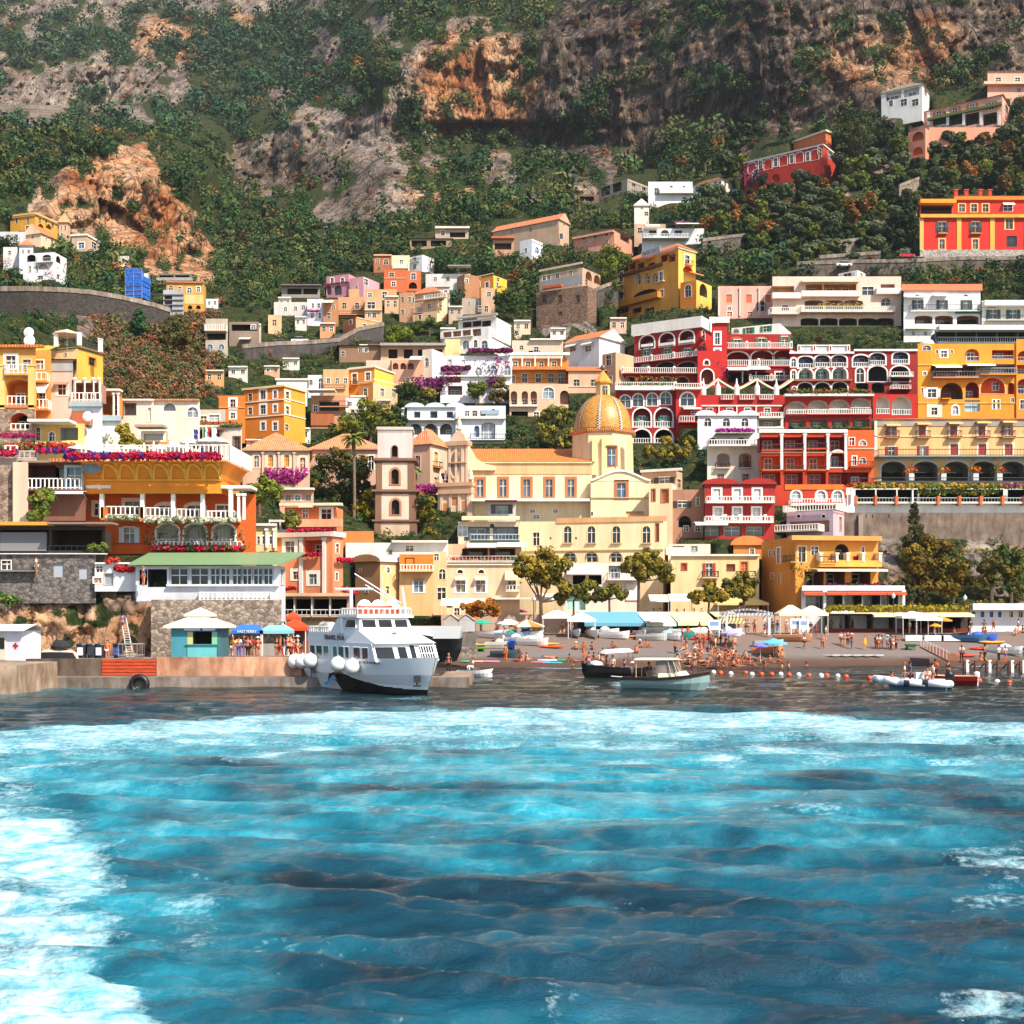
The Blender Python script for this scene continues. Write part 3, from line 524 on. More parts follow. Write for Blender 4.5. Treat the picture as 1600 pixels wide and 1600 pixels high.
flowers('creeper',v,fa,1121,1134,562,34,'#7a1f66,#9a3080,#5f2a5a',1.5,60,.3,2.2)
H('hotel_block','red hotel block with green shutters under orange brows and a white top storey','hotel',1136,1236,1236,522,580,RED,[
W([(1152,2),(1190,0),(1226,-3)],529,9,14,g='#123c30/glass',s=GRN,tc=WR),*[Lg([x],y,22,5,a=True,dep=.1,c='#b8502a',d=None) for x,y in ((1152,523),(1190,521),(1226,519))],redpost(1130,1234,538,9,4),Lg([(1153,1),(1191,-1),(1226,-2)],549,34,25,a=.6,dep=2.2,d=dict(gd,w=.3),**R1),redpost(1132,1234,565,9,3)],dep=10,d=D(1180,582))
H('hotel_top_storey','white top storey with pairs of bright green shutters','hotel',1143,1218,1236,505,522,WHT,[W([1170,1197],508,9,9,g='#202a2a/glass',s='#0f7a4e/paint'),W([1150],511,9,6,a=True,g='#5a6a66/glass')],rel=14,d=D(1180,582)+4,dep=6)
H('hotel_terrace','open terrace with white awnings and dark arcade between the red blocks','terrace',1134,1236,1236,576,600,'#8e150e',[Lg([1148,1170,1192],582,20,16,dep=3,c='#2c2624',d=None),Colm([1160,1181],581,1.5,17),Aw(1135,1167,574,8,dep=2.5,c='#f0eee8/cloth'),Aw(1167,1200,573,8,dep=2.5,c='#f0eee8/cloth'),W([1218],582,12,11,g='#232a2c/glass',tc=WR,trim=.3),Bal(1170,1236,589,8,dep=1.6,post=3)],dep=8)
H('hotel_terrace','long red terrace wall with white balustrade bays under beige sail awnings','terrace',1096,1226,1226,617,648,'#a5160d',[Bal(1126,1146,617,8,dep=.5,th=.1),Bal(1155,1178,617,8,dep=.5,th=.1),Bal(1186,1208,617,8,dep=.5,th=.1),Band(1096,1222,633,2,WR),W([1109,1140,1168,1199],638,9,9,tc=WF,g='#4a4e52/glass'),Colm([1123,1151,1181],634,1.6,14)],dep=9,d=D(1160,650))
for i,x in enumerate((1099,1122,1151,1183,1213)):
 d=D(1160,650)+.8;b=MB();q=P(x,618,d);q2=P(x,604,d);r=.55
 b.lathe(q,[(r,0),(r*.95,(q2-q).z),(r*.4,(q2-q).z+.5),(.08,(q2-q).z+1.6)],WR,10);tag(b.build('pillar',loc=q),'white round terrace pillar with a spike carrying the beige sail awnings','pillar','white sail pillars of the red hotel')
def sail(x0,x1,y,d,lab,up):
 b=MB();A,B2=P(x0,y+1,d),P(x1,y+1,d);mid=(A+B2)/2+Vector((0,0,1.7));bk=Vector((0,4.5,.6))
 for t in range(6):
  p,q=A.lerp(B2,t/6),A.lerp(B2,(t+1)/6);f=lambda u:Vector((0,0,2.0*((u if up else 1-u)**1.3)))
  b.poly([p+f(t/6),q+f((t+1)/6),q+f((t+1)/6)+bk,p+f(t/6)+bk],'#d9b48c/cloth');b.poly([p+f(t/6),q+f((t+1)/6),q+f((t+1)/6)-Vector((0,0,.35)),p+f(t/6)-Vector((0,0,.35))],'#e6d2b4/cloth')
 tag(b.build('sail_awning',loc=A),lab,'awning','sail awnings of the red hotel')
for i,(a,c) in enumerate(((1099,1122),(1122,1151),(1151,1183),(1183,1213),(1213,1240))):sail(a,c,606,D(1160,650)+.6,'beige sail awning stretched between white pillars of the red hotel',i % 2==0)
H('hotel_block','red block with blue curtained bays, green doors and a grey lattice parapet','hotel',1234,1334,1334,553,618,'#8d1510',[
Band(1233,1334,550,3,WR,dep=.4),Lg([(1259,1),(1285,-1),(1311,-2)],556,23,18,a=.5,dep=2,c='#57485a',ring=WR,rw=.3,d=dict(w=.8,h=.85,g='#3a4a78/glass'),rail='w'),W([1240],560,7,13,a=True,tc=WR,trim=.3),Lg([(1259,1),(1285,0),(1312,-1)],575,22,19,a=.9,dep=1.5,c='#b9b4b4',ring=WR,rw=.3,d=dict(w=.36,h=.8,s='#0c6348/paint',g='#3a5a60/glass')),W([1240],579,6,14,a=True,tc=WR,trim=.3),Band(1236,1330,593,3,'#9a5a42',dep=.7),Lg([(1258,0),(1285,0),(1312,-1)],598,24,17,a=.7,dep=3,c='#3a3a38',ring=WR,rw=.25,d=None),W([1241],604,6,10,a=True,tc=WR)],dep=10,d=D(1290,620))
H('hotel_parapet','grey lattice roof parapet with red framed posts','parapet',1246,1328,1328,540,551,'#b9bcc4',[Band(1246,1328,539,1.5,WR,dep=.2),*[Band(x-2.5,x+2.5,539,12,WR,dep=.35,name='post') for x in (1248,1272,1297,1325)],*[Band(x-1,x+1,541,7,'#8a1a14',dep=.42,name='post_panel') for x in (1248,1272,1297,1325)]],dep=3,d=D(1290,620)+.3,base=.2)
H('hotel_block','red corner block with two wide dark arches and blue curtained top bays','hotel',1334,1433,1433,548,616,'#8d1510',[
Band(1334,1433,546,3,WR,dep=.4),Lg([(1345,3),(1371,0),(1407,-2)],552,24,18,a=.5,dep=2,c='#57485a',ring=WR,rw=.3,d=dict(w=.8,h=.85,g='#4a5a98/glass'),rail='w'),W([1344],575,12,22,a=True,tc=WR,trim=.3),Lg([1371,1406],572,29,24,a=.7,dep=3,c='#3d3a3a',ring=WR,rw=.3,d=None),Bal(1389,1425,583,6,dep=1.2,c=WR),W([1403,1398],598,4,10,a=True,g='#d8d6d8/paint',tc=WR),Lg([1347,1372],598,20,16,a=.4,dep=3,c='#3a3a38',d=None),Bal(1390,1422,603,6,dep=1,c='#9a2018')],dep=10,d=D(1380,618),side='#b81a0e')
H('hotel_block','lower red block with four shallow white arches over green shutters','hotel',1226,1363,1363,618,672,'#a5170e',[
Lg([(1244,2),(1278,0),(1311,-1),(1345,-3)],625,31,23,a=.6,dep=2.2,c='#d6cfc6',d=dict(gd,w=.36,h=.55),rail='w'),Lg([(1246,1),(1280,0),(1314,0),(1346,-1)],656,28,14,dep=2,c='#a89a8c',d=dict(gd,w=.36,h=.8)),Bal(1228,1360,641,7,dep=.9,rail='w',c='#9a2a20'),Band(1224,1363,617,3,WR,dep=1.2,name='terrace_edge'),Fl(1228,1360,608,9,'#6a6028,#8a5a30,#5a6a28',out=1.0,dens=1.3),Fl(1240,1360,667,4,'#5a7030,#8a5a30',out=.3)],dep=9)
H('hotel_block','lower red corner block with two tall white vaulted loggias','hotel',1364,1433,1433,616,672,'#b51a0e',[Lg([1380],619,22,28,a=True,dep=2,c='#d9d2c8',d=dict(gd,w=.26,h=.45),rail='w'),Lg([1409],617,31,30,a=.9,dep=2,c='#d9d2c8',d=dict(gd,w=.24,h=.4),rail='w')],dep=9)
# ---- yellow hotel on the right
YH='#de8f22'
H('hotel','orange yellow hotel with arched loggias, glass terraces and a small white dome','hotel',1434,1588,1588,537,668,YH,[
W([1448],537,13,8,a=.6,g='#4a5a60/glass',tc=WF),W([1475],548,9,10,tc=WF,trim=.3),W([1464,1487],547,4,5,tc=WF),Lg([1519],545,22,19,a=.8,dep=1,c='#c85c10',d=dict(w=.5,h=.7,f=WF),rail='g'),Lg([1567],547,34,14,dep=2,c='#b8480f',d=dict(w=.35,h=.8,f=WF),rail='g'),Band(1434,1545,569,2,'#e8b050'),
Lg([1490],571,70,20,dep=3,c='#8a5a3c',d=dict(w=.5,h=.5,g='#5a6a70/glass')),Lg([1556],569,60,19,dep=3,c='#8a8a8e',d=dict(w=.7,h=.7,g='#7a8a92/glass')),Aw(1456,1497,571,7,dep=2.2,c='#f0ece4/cloth'),Aw(1505,1549,569,6,dep=2.2,c='#f0ece4/cloth'),Bal(1455,1526,582,9,dep=1.2,rail='g',c=YH),Bal(1528,1586,577,9,dep=1.2,rail='g',c=YH),W([1445],581,5,5,tc=WF),
Lg([1487],598,35,26,a=.9,dep=3,c='#7a4a34',d=None),Lg([1519],597,21,25,a=True,dep=2,c='#8a2418',d=dict(w=.5,h=.5)),Lg([1551],590,38,25,a=.9,dep=1.6,c='#d2601a',ring='#e8b478',d=dict(w=.25,h=.5,x=.25,z=.3,f=WF)),Lg([1580],598,10,18,a=True,dep=1.5,c='#b83a10',d=None),W([1456],608,13,13,g='#2a3438/glass',tc=WF,trim=.35,s=WF),W([1441],606,3,8),
W([1460],637,9,11,tc='#e6c8b4/paint',trim=.9,g='#141414/glass'),W([1493],634,9,14,a=True,g='#b8c4c8/glass',tc=WF,trim=.3),Lg([1519],625,24,18,dep=.5,c='#9fb0b8',d=dict(w=.9,h=.9,g='#8aa0aa/glass')),W([1553,1560],625,4,14,g='#2a3438/glass',tc=WF),W([1582],622,5,6,tc=WF),Bal(1470,1484,616,7,dep=.8,rail='i',c=YH),Band(1434,1588,629,1.5,'#eab45a')],dep=12)
b=MB();q=P(1448,538,D(1511,668)+2);b.lathe(q-Vector((0,0,.3)),[(1.45,0),(1.4,.4),(1.1,.9),(.6,1.25),(.05,1.35)],WHT,14);tag(b.build('roof_dome',loc=q,smooth=True),'small white dome on the corner of the orange yellow hotel','dome')
H('hotel_wing','orange yellow side wing with stacked arched balconies at the picture edge','hotel',1588,1700,1700,530,668,'#d98a26',[Lg([1601,1640],548,22,16,a=.8,dep=1.5,c='#c86a1a',d=None,rail='g'),Lg([1600,1640],592,20,24,a=.8,dep=1.5,c='#c0501a',d=dict(w=.4),rail='g'),W([1599,1640],625,10,14,tc=WF),Lg([1600,1640],570,22,14,dep=1.5,c='#c86a1a',d=dict(w=.4))],dep=12)
# ---- beige hotel with red shutters
RS_='#8a1c14/paint'
h,fa,fb,zt,zb=H('hotel','long beige hotel with red shutters, cream awnings and big arches at its foot','hotel',1366,1720,1720,655,755,'#dcae74',[
W([1393],667,8,17,g='#7a7a80/glass',s=RS_,tc='#e0c8a8/paint'),W([1441,1490,1534,1620],666,11,17,s=RS_,sc=1,tc='#e0c8a8/paint',trim=.35),W([1574],663,9,17,g='#7a7a80/glass',s=RS_,tc='#e0c8a8/paint'),*[Aw(x-11,x+11,y,4,dep=1.2,c='#e8c070/cloth') for x,y in ((1393,663),(1441,661),(1490,660),(1534,659),(1574,658),(1620,657))],
*[Bal(x-11,x+11,674,10,dep=.9,rail='i',c='#b8763c') for x in (1393,1441,1490,1534,1574,1620)],W([1393],698,10,16,g='#3a3034/glass',s=RS_),W([1442],697,9,16,g='#8a98a8/glass',s=RS_),W([1491,1535,1576,1620],694,12,17,s=RS_,sc=1,tc='#e0c8a8/paint',trim=.35),Band(1366,1720,681,1.5,'#e6cfa0'),
Band(1366,1720,657,9,'#9d9286',dep=.12,name='frieze'),Bal(1366,1720,705,10,dep=2.6,rail='i',c='#7f8a88'),Lg([(1396,0),(1446,0),(1494,0),(1537,0),(1582,0),(1630,0)],721,38,33,a=.55,dep=3.5,c='#6a6a66',ring='#b8c0bc',rw=.35,d=dict(w=.5,h=.55,g='#3a4650/glass')),Band(1366,1720,717,2.5,'#9fb0ac',dep=.5),
*[Fl(x-8,x+8,726,16,'#c8641c,#6a7028,#d8892a',out=.9,dens=1.2,n=40) for x in (1420,1470,1520,1557,1605)],*[Band(x-4,x+4,741,12,'#c8ccd0',dep=1.2,name='planter') for x in (1421,1471,1521,1558,1606)],Bal(1366,1720,748,6,dep=1.6,rail='i',c='#5a5652'),Band(1366,1370,657,58,'#d6d2c8',name='corner_stone')],dep=14,roof=('hip',1.2))
H('pergola_terrace','planted pergola terrace with orange pillars on a long white wall','terrace',1322,1720,1720,762,802,'#e2e0dc',[Lg([1352,1385,1418,1452,1485,1518,1552,1590,1630],763,31,23,dep=5,c='#2a2620',d=None),Bal(1322,1720,779,7,dep=1.2,rail='g',c=WHT),*[Band(x-2,x+2,776,14,'#c0642c',dep=1.45,name='pier') for x in (1334,1365,1397,1462,1495,1528,1562,1596,1640)],Fl(1330,1600,757,8,'#9a8a28,#6f7428,#c08a30,#56682a',out=1.6,dens=1.6,n=30,size=.24),Fl(1430,1555,763,12,'#7a7a2a,#5a6a26',out=1.0,dens=1.2,size=.24),Fl(1562,1640,757,5,'#8a2a70,#a03a88',out=1.8),Colm([1326,1421],764,2,22,out=1.4),Band(1320,1332,774,28,'#dcdcdc',dep=1.3,name='gate_pier')],dep=9)
H('retaining_wall','high grey weathered retaining wall with small plants under the white terrace','wall',1318,1720,1720,801,842,'#7d6e62/concrete',[W([1339,1353,1363,1389],803,1.5,5,f='#5a4a40/paint',trim=0),Band(1340,1347,806,34,'#948578',dep=.6,name='buttress')],dep=5)
# ---- orange and red apartment block
h,*_=H('apartment_house','red and orange apartment block with white columns and stacked balconies','apartment house',1189,1322,1322,676,790,'#b2300e',[
Lg([1203,1239,1275,1309],683,31,22,dep=2,c='#9a1a0c',d=dict(w=.4,h=.8,g='#6a1a10/paint',f='#c8a888/paint')),Lg([1204,1239,1275],712,30,23,dep=2,c='#d85a14',d=dict(w=.35,h=.85,g='#7a2410/paint')),Lg([1309],705,24,25,a=.9,dep=2,c='#9a1a0c',ring=WR,d=dict(w=.4,h=.7),rail='i'),Lg([1205,1240,1276,1309],738,29,20,dep=1.6,c='#9a1a0c',d=dict(w=.55,h=.85,g='#7a1a10/paint',f='#b8846a/paint')),
Colm([1221,1257,1293,1321],678,4,56),Bal(1189,1219,695,8,dep=.5,rail='i',c='#c8501a'),Bal(1224,1256,694,8,dep=.5,rail='i',c='#c8501a'),Bal(1260,1292,693,8,dep=.5,rail='i',c='#c8501a'),Bal(1190,1219,728,6,dep=.5,rail='i',c='#d8702a'),Bal(1226,1256,728,6,dep=.5,rail='i',c='#d8702a'),Bal(1261,1290,728,6,dep=.5,rail='i',c='#d8702a'),Band(1189,1322,706,2,'#d9a88a'),W([1244,1283,1309],767,14,15,a=True,tc=WR,trim=.3,g='#8a96a0/glass'),Band(1226,1318,757,8,'#d86a1a',name='orange_band'),Bal(1232,1318,781,8,dep=1.6,rail='w',c=WHT)],dep=9,cor=(.5,WHT))
H('apartment_wing','orange apartment wing with a balcony and round headed windows','apartment house',1322,1366,1366,672,762,'#c8551a',[W([1331],684,8,12,g='#8a2a1a/paint',tc=WR),W([1348],688,11,8,a=True,tc=WR,g='#8a9aa0/glass'),W([1348],715,10,9,a=True,tc=WR,g='#6a7a84/glass'),W([1335],713,6,14),Bal(1326,1364,722,8,dep=.9,rail='i',c='#a82a12'),Lg([1340],738,34,18,dep=1.5,c='#7a1a10',d=dict(w=.3)),Bal(1326,1364,748,7,dep=.9,rail='i',c='#a82a12'),Band(1322,1366,700,2,'#d9a88a')],dep=9)
H('house','lilac house with two oval windows and a roof terrace railing','house',1229,1302,1319,797,852,'#b8a0ae',[Lg([1248,1287],804,6,5,a=True,dep=.3,c='#33333a',ring=WF,rw=.12,d=None),Lg([1265],814,62,18,dep=1.5,c='#b08a80',d=dict(w=.2,g='#8a2a1a/paint')),Bal(1200,1288,822,9,dep=3.0,rail='w',c='#c9c0b4')],rel=18,elsB=[W([1313],808,4,22,g='#a06a50/paint'),W([1308],802,2,3)],side='#c8a8b0',roof=('rail',.9,'w'),dep=9)
# ---- white house with scalloped roof and red balcony house
H('house','white house with three scalloped roof vaults and small arched windows','house',1090,1183,1183,650,700,'#d8d6dc',[W([1106,1135,1164],653,11,13,a=True,trim=.12,tc='#e8e6ea/paint'),Lg([1113,1158],684,17,12,a=True,dep=1.5,c='#5a3a2c',d=None),Fl(1116,1174,671,8,'#8a1a70,#a02a88,#b03a98',out=2.2,dens=1.6,n=40),Band(1116,1174,679,1,'#b8b0a8',dep=2.6,name='pergola')],roof=('vault',1.0,3),rc=WHT,dep=9)
H('house','pale house with brown framed balcony windows under the scalloped white house','house',1105,1191,1191,698,757,'#d5cabc',[W([1130,1164],711,14,20,g='#5a3a2a/glass',f='#8a4a30/paint',trim=.3,a=.4),Bal(1117,1140,724,7,dep=.8,rail='i'),Bal(1155,1172,724,7,dep=.8,rail='i'),W([1126,1165],741,10,12,g='#4a3a34/glass',f='#b89a88/paint'),Bal(1104,1184,690,8,dep=2.2,rail='w',c=WHT)],dep=9)
H('house','white balcony house strip between the scalloped house and the red apartment block','house',1183,1224,1224,652,684,'#d2cdc4',[Lg([1203],655,34,11,dep=1.5,c='#9a948c',d=dict(w=.3)),W([1195],673,12,8),Band(1183,1224,668,2,WR,dep=.6),Bal(1184,1222,646,7,dep=1.2)],dep=7)
H('apartment_house','red house with white doors and white railed balconies by the church','apartment house',1101,1210,1210,757,842,'#9c1a14',[
W([1120,1152,1183],764,11,17,g='#c9c4be/paint',f=WF,tc=WF,trim=.3),Bal(1102,1208,777,8,dep=1.3,rail='w',c=WHT),W([1122,1152,1182],794,11,17,g='#c9c4be/paint',f=WF,tc=WF,trim=.3),Bal(1100,1206,808,8,dep=1.3,rail='w',c=WHT),Lg([1112,1145,1180],822,28,16,dep=1.2,c='#8a8680',d=dict(w=.8,h=.9,g='#5a6468/glass')),Aw(1084,1134,816,6,dep=2,c='#f0eee8/cloth'),Colm([1133,1155,1195],804,2.5,14)],dep=9,roof=('vault',.9,2),rc=WHT)
H('house','tangled beige house with dark windows and an arched base next to the church','house',1002,1056,1066,736,790,'#c29a7c',[W([1038],746,16,9,s='#3a2c28/paint',g='#8a8078/glass'),W([1020],749,6,5,a=True),Band(1002,1066,733,4,'#ded8d0',dep=.5)],rel=20,elsB=[W([1061],749,6,13)],d=D(1030,800)+6)
H('house','brown house with a round arch behind the church wall','house',1050,1100,1100,765,842,'#a6785e',[W([1066],783,14,10,s='#3a2822/paint'),Lg([1070],806,20,18,a=True,dep=1.5,c='#4a3a34',d=None),W([1090],778,4,12),W([1072,1090],822,7,8)],d=D(1075,842)+4)
# ---- houses of the upper centre
H('house','low farmhouse with a flat roof and a white parapet among the olive trees','house',680,732,732,357,372,'#b3a08c',[W([692],361,6,7),Lg([715],363,24,8,dep=2,c='#5a5048',d=None),Band(680,734,355,3,'#d8d2c8',dep=1)],dep=6)
H('house','long low house with a brown shed roof under the flat farmhouse','house',640,706,706,373,386,'#9a8068',[Lg([655,685],376,24,9,dep=2,c='#4a4038',d=None)],roof=('shed',1.6),rc='#8a6a50/tile',dep=6)
H('house','salmon stone house with a tiled porch above the yellow house','house',770,803,803,372,396,'#b48a70',[Lg([786],380,26,10,dep=2,c='#6a4a3c',d=None),Band(768,804,371,3,'#b8603c',dep=1.2)],dep=7)
H('house','dark coral house with a brown arched door at the top of the centre cluster','house',584,612,612,400,424,'#a5603c',[W([590],405,5,6),W([603],405,7,8,a=True,g='#3a1a14/paint'),W([592],416,6,6,a=True),Band(584,612,398,2,'#d8a888',dep=.4)],dep=7)
H('house','cream house with a balcony beside a tall white house front','house',612,640,640,399,421,'#dcd0a8',[W([627],406,5,7),Bal(614,638,413,7,dep=1)],dep=7)
H('house','narrow white house with two stacked dark balcony doors','house',640,660,678,398,422,'#dcdce0',[W([648],402,5,7),W([648],413,5,7),Bal(642,656,405,4,dep=.6,rail='i')],rel=40,elsB=[],dep=7)
H('house','rose pink palace with white arched loggia doors','house',510,545,562,428,462,'#bd7f8e',[W([519,535],434,5,9,a=.6,tc=WF,trim=.2),Lg([512,528],446,12,15,a=True,dep=1,c='#7a7078',d=None),Band(508,545,442,1.5,'#8a2a34',dep=.4)],rel=30,elsB=[W([556],428,5,9,tc=WF)],side='#c78a98',d=D(535,462))
H('house','pink house with a parapet joined to the rose pink palace','house',546,568,594,432,452,'#cf939c',[W([557],446,4,5)],rel=35,elsB=[W([572],436,6,9,tc=WF)],d=D(570,462)-2)
H('house','bright coral house stepping down with a red corner turret','house',600,635,635,421,454,'#c55f34',[W([612],426,7,6),W([615],440,6,7),Band(600,635,434,1.2,'#d8a080')],dep=7)
H('house','coral round cornered house with an arched ground floor','house',635,658,658,423,450,'#c8683c',[W([646],427,7,10,tc=WF),Lg([645],441,13,10,a=True,dep=1.5,c='#5a3a2c',d=None)],dep=7)
H('house','orange beige house strip under the coral house','house',545,620,620,452,470,'#cf9a68',[W([601],456,7,10),W([578],458,6,6)],dep=7,d=D(580,470)+3)
H('house','grey shed roof house at the end of the centre cluster','house',440,500,500,448,466,'#8f8880',[Lg([460,485],451,22,9,dep=2,c='#45403c',d=None),Band(440,502,446,2,'#6a6460',dep=1.4)],dep=6)
H('house','lavender white house with a violet flower balcony','house',480,505,505,467,503,'#cfcbdc',[W([489,498],474,4,7),W([488,500],489,4,8),Fl(481,499,484,5,'#8a2a70,#a03a80',out=.7)],dep=7)
H('house','brown house with a cream awning between lavender house and terrace house','house',505,529,529,468,505,'#b07850',[Aw(506,522,470,6),W([514],489,5,9),W([521],477,5,6)],dep=7)
H('house','beige terrace house with a round balcony door and three windows','house',528,570,570,464,494,'#c2926c',[W([538,558],473,6,9,tc='#d8b898/paint'),Bal(552,566,479,5,dep=.7,rail='i'),Bal(524,572,488,5,dep=1.4,rail='i')],dep=8)
H('house','dark glazed beige house with small windows under a pergola','house',570,597,597,464,502,'#c8a07c',[W([580],472,12,10,g='#2a2a2c/glass'),W([577,585],489,5,7),Band(570,597,484,1.5,'#dcc4a8',dep=.6)],dep=8)
H('house','beige two storey house with a terracotta hip roof and a wide veranda','house',644,683,699,456,498,'#d6b48c',[Lg([675],454,26,9,dep=2,c='#6a5a4a',d=None),W([671],475,5,7),W([656,671],492,5,7),Bal(664,699,461,6,dep=1,rail='w'),Band(644,683,467,1.5,'#e4d0b0')],rel=30,elsB=[W([688],476,5,9,g='#6a2a1a/paint'),W([692],459,4,7)],roof=('hip',2.2),side='#e2c8a0')
H('house','tan three storey house with a blue railing left of the veranda house','house',624,644,648,456,500,'#bb8f6c',[W([629,640],464,4,8,tc='#d8c0a0/paint'),W([629],484,4,7),W([646],465,3,8),Bal(645,661,484,6,rail='i',rc='#3a5a8a/paint')],rel=20)
H('house','white grey houses with dishes above the yellow gable house','house',665,735,735,428,446,'#c9c6c4',[W([680,700],433,5,6),W([722],432,7,6),Band(700,736,417,2,'#8a8480',dep=2)],dep=6)
H('house','yellow house with white framed windows and a bright yellow end wall','house',726,771,792,430,456,'#d98a34',[W([733,747,761],441,5,8,tc=WF,trim=.25),Band(726,771,431,1.2,'#e0c8a0')],rel=38,elsB=[W([778],428,4,5),W([777],442,4,7,tc=WF)],side='#e6b43a')
H('house','brown pink house with two floors left of the bright yellow end wall','house',714,726,752,428,464,'#a5744f',[W([719],440,3,6)],rel=60,elsB=[W([729],436,5,6)],d=D(735,464)+4)
H('house','beige house with a tall door under the yellow house','house',752,773,773,450,490,'#c0a080',[W([764],456,6,7),W([750,760],478,5,9,tc='#d8c8b0/paint')],dep=7)
H('house','long low stone row with an orange lean-to under the yellow house','house',722,752,752,466,486,'#b0a090',[W([733,745],471,4,6)],dep=6)
H('house','orange terrace house with a stair and a curved retaining wall','house',536,556,594,496,526,'#b8714a',[W([548],499,4,6)],rel=55,elsB=[W([569],506,6,8,tc=WF),Band(556,594,499,1.5,'#e0c0a0')],side='#d89a66')
H('house','little cream tower house with one tall window beside pink bushes','house',419,440,440,492,520,'#d9b48a',[W([429],500,5,8,tc='#b08a60/paint')],dep=6)
H('house','white flat houses with dishes behind the little cream tower house','house',428,482,482,472,492,'#c8c4be',[W([446],480,5,6),W([462],479,5,6),W([474],477,5,6)],dep=6)
H('house','grey house with white balconies and two blue arched windows','house',321,356,356,498,548,'#b3a694',[Bal(321,355,509,9,dep=1.2,rail='w'),W([328,346],538,8,7,a=True,g='#4a6a9a/paint',tc='#b0b8c8/paint'),Lg([338],521,30,10,dep=2,c='#4a443e',d=None)],dep=7)
H('house','dark pergola house with a white awning right of the blue arched windows','house',358,405,405,503,540,'#8a7868',[Lg([372,392],507,20,10,dep=2,c='#3a342e',d=None),W([396],508,7,6,tc=WF),Aw(376,394,528,5)],dep=6)
# road with parked cars and its wall
def roadwall(name,label,pts,h,w,col,cat='wall',off=-1.2):
 b=MB();q=[]
 for x,y in pts:d=D(x,y)+off;q.append(P(x,y,d))
 for a,c in zip(q,q[1:]):
  n=Vector((c.y-a.y,a.x-c.x,0)).normalized();n=n if n.y < 0 else -n;bk=-n*w;hp=Vector((0,0,h));dn=Vector((0,0,3))
  b.box8([a-dn,c-dn,c+bk-dn,a+bk-dn,a+hp,c+hp,c+bk+hp,a+bk+hp],col)
  b.box8([a+hp+n*.15,c+hp+n*.15,c-n*.4+hp,a-n*.4+hp]+[v+Vector((0,0,.9)) for v in (a+hp+n*.15,c+hp+n*.15,c-n*.4+hp,a-n*.4+hp)],'#8f857a/concrete')
 return tag(b.build(name,loc=q[0]),label,cat)
roadwall('road_wall','long grey road wall under the white villas on the rock',[(-60,496),(40,490),(90,490),(140,493),(190,501),(240,512),(266,520)],4.2,6,'#3d3733/stone')
roadwall('road_wall','dark coast road wall with parked cars below the centre cluster',[(380,556),(430,551),(480,549),(530,545),(560,528),(600,520)],1.6,6,'#4a4644/concrete')
roadwall('road_wall','grey road wall under the bright red palace',[(1245,428),(1330,425),(1420,424),(1500,420),(1600,420),(1700,420)],2.2,7,'#6a6258/concrete')
roadwall('road_wall','dark stone terrace wall beside the road left of the bright red palace',[(1280,418),(1330,414),(1376,411)],2.2,5,'#55504c/stone')
roadwall('retaining_wall','rough stone garden wall in the olive grove',[(1292,398),(1320,394),(1348,391)],2.5,4,'#8a7f70/stone')
roadwall('retaining_wall','dark rock garden wall next to the tall yellow hotel',[(1098,396),(1130,392),(1165,388)],3.2,3,'#6d655e/stone')
roadwall('retaining_wall','stepped stone wall between the olive trees',[(1405,318),(1420,312),(1436,306)],4.5,4,'#84796c/stone')
roadwall('retaining_wall','dark wall under the ruined stone base',[(930,478),(948,470),(966,464)],3.5,4,'#4f4842/stone')
# ---- white villa with bougainvillea
H('villa','big white villa tier with arched windows and pink veranda openings','villa',691,764,800,510,548,'#d9d6d4',[Lg([699,714,729,745],514,13,11,dep=1.5,c='#b8907c',d=dict(w=.4,h=.7)),W([728,757],532,10,14,a=True,g='#5a7680/glass',trim=.3,tc=WF),W([743],531,6,12,a=True,tc=WF,trim=.3),Bal(691,740,521,6,dep=.8,rail=None,c=WHT)],rel=24,elsB=[Band(768,800,521,14,'#b9bcc0',dep=.2,name='screen')],side=WHT)
H('villa','white villa roof storey with a long dark pergola','villa',716,776,806,496,512,'#cfccca',[Lg([730,745,760],501,14,9,dep=2,c='#6a625c',d=None),Band(716,778,493,3,'#a8a6a4',dep=1)],rel=24,side=WHT,d=D(760,560)+8)
v,fa,*_=H('villa','white villa front with arched windows and a purple bougainvillea climbing it','villa',688,800,800,556,628,'#dcd9de',[W([748],574,9,15,a=True,g='#8a9aa0/glass',tc=WF),W([771,793],571,10,17,a=True,g='#7a8a90/glass',tc=WF),W([703,724],562,5,7,g='#b8c0c8/paint'),Lg([711],603,22,14,dep=2,c='#8a7a80',d=dict(w=.6,g='#3a4048/glass')),Band(688,800,587,2,WHT,dep=.6),Lg([709],582,22,16,dep=2,c='#c8886a',d=None)],dep=10)
BG='#5f1f4a,#7a2a60,#4a1838,#8a3a78'
for x0,x1,y,h in ((648,696,588,18),(690,734,573,7),(694,704,578,30),(752,774,556,40),(776,787,556,34),(734,800,546,6),(762,778,590,16),(660,690,603,10)):flowers('bougainvillea_creeper',v,fa,x0,x1,y,h,BG,.8,50,.28,1.6)
text_on(v,fa,fa.rect(708,719,551,555),'HOTEL','#6a6a6c/paint',.1)
H('house','white blind box house beside the bougainvillea villa','house',660,675,693,545,590,'#d8cfc0',[W([667],559,6,14,a=True,g='#4a4a4a/glass')],rel=30,side='#e4e2e4')
H('house','cream house with a white corner awning and an arched gallery','house',612,662,662,562,600,'#cf9f84',[Lg([618,630,642],567,9,10,a=True,dep=1,c='#a8705a',d=None),Aw(642,660,557,9,dep=3,c='#f0ece2/cloth'),W([637],590,4,6)],dep=8)
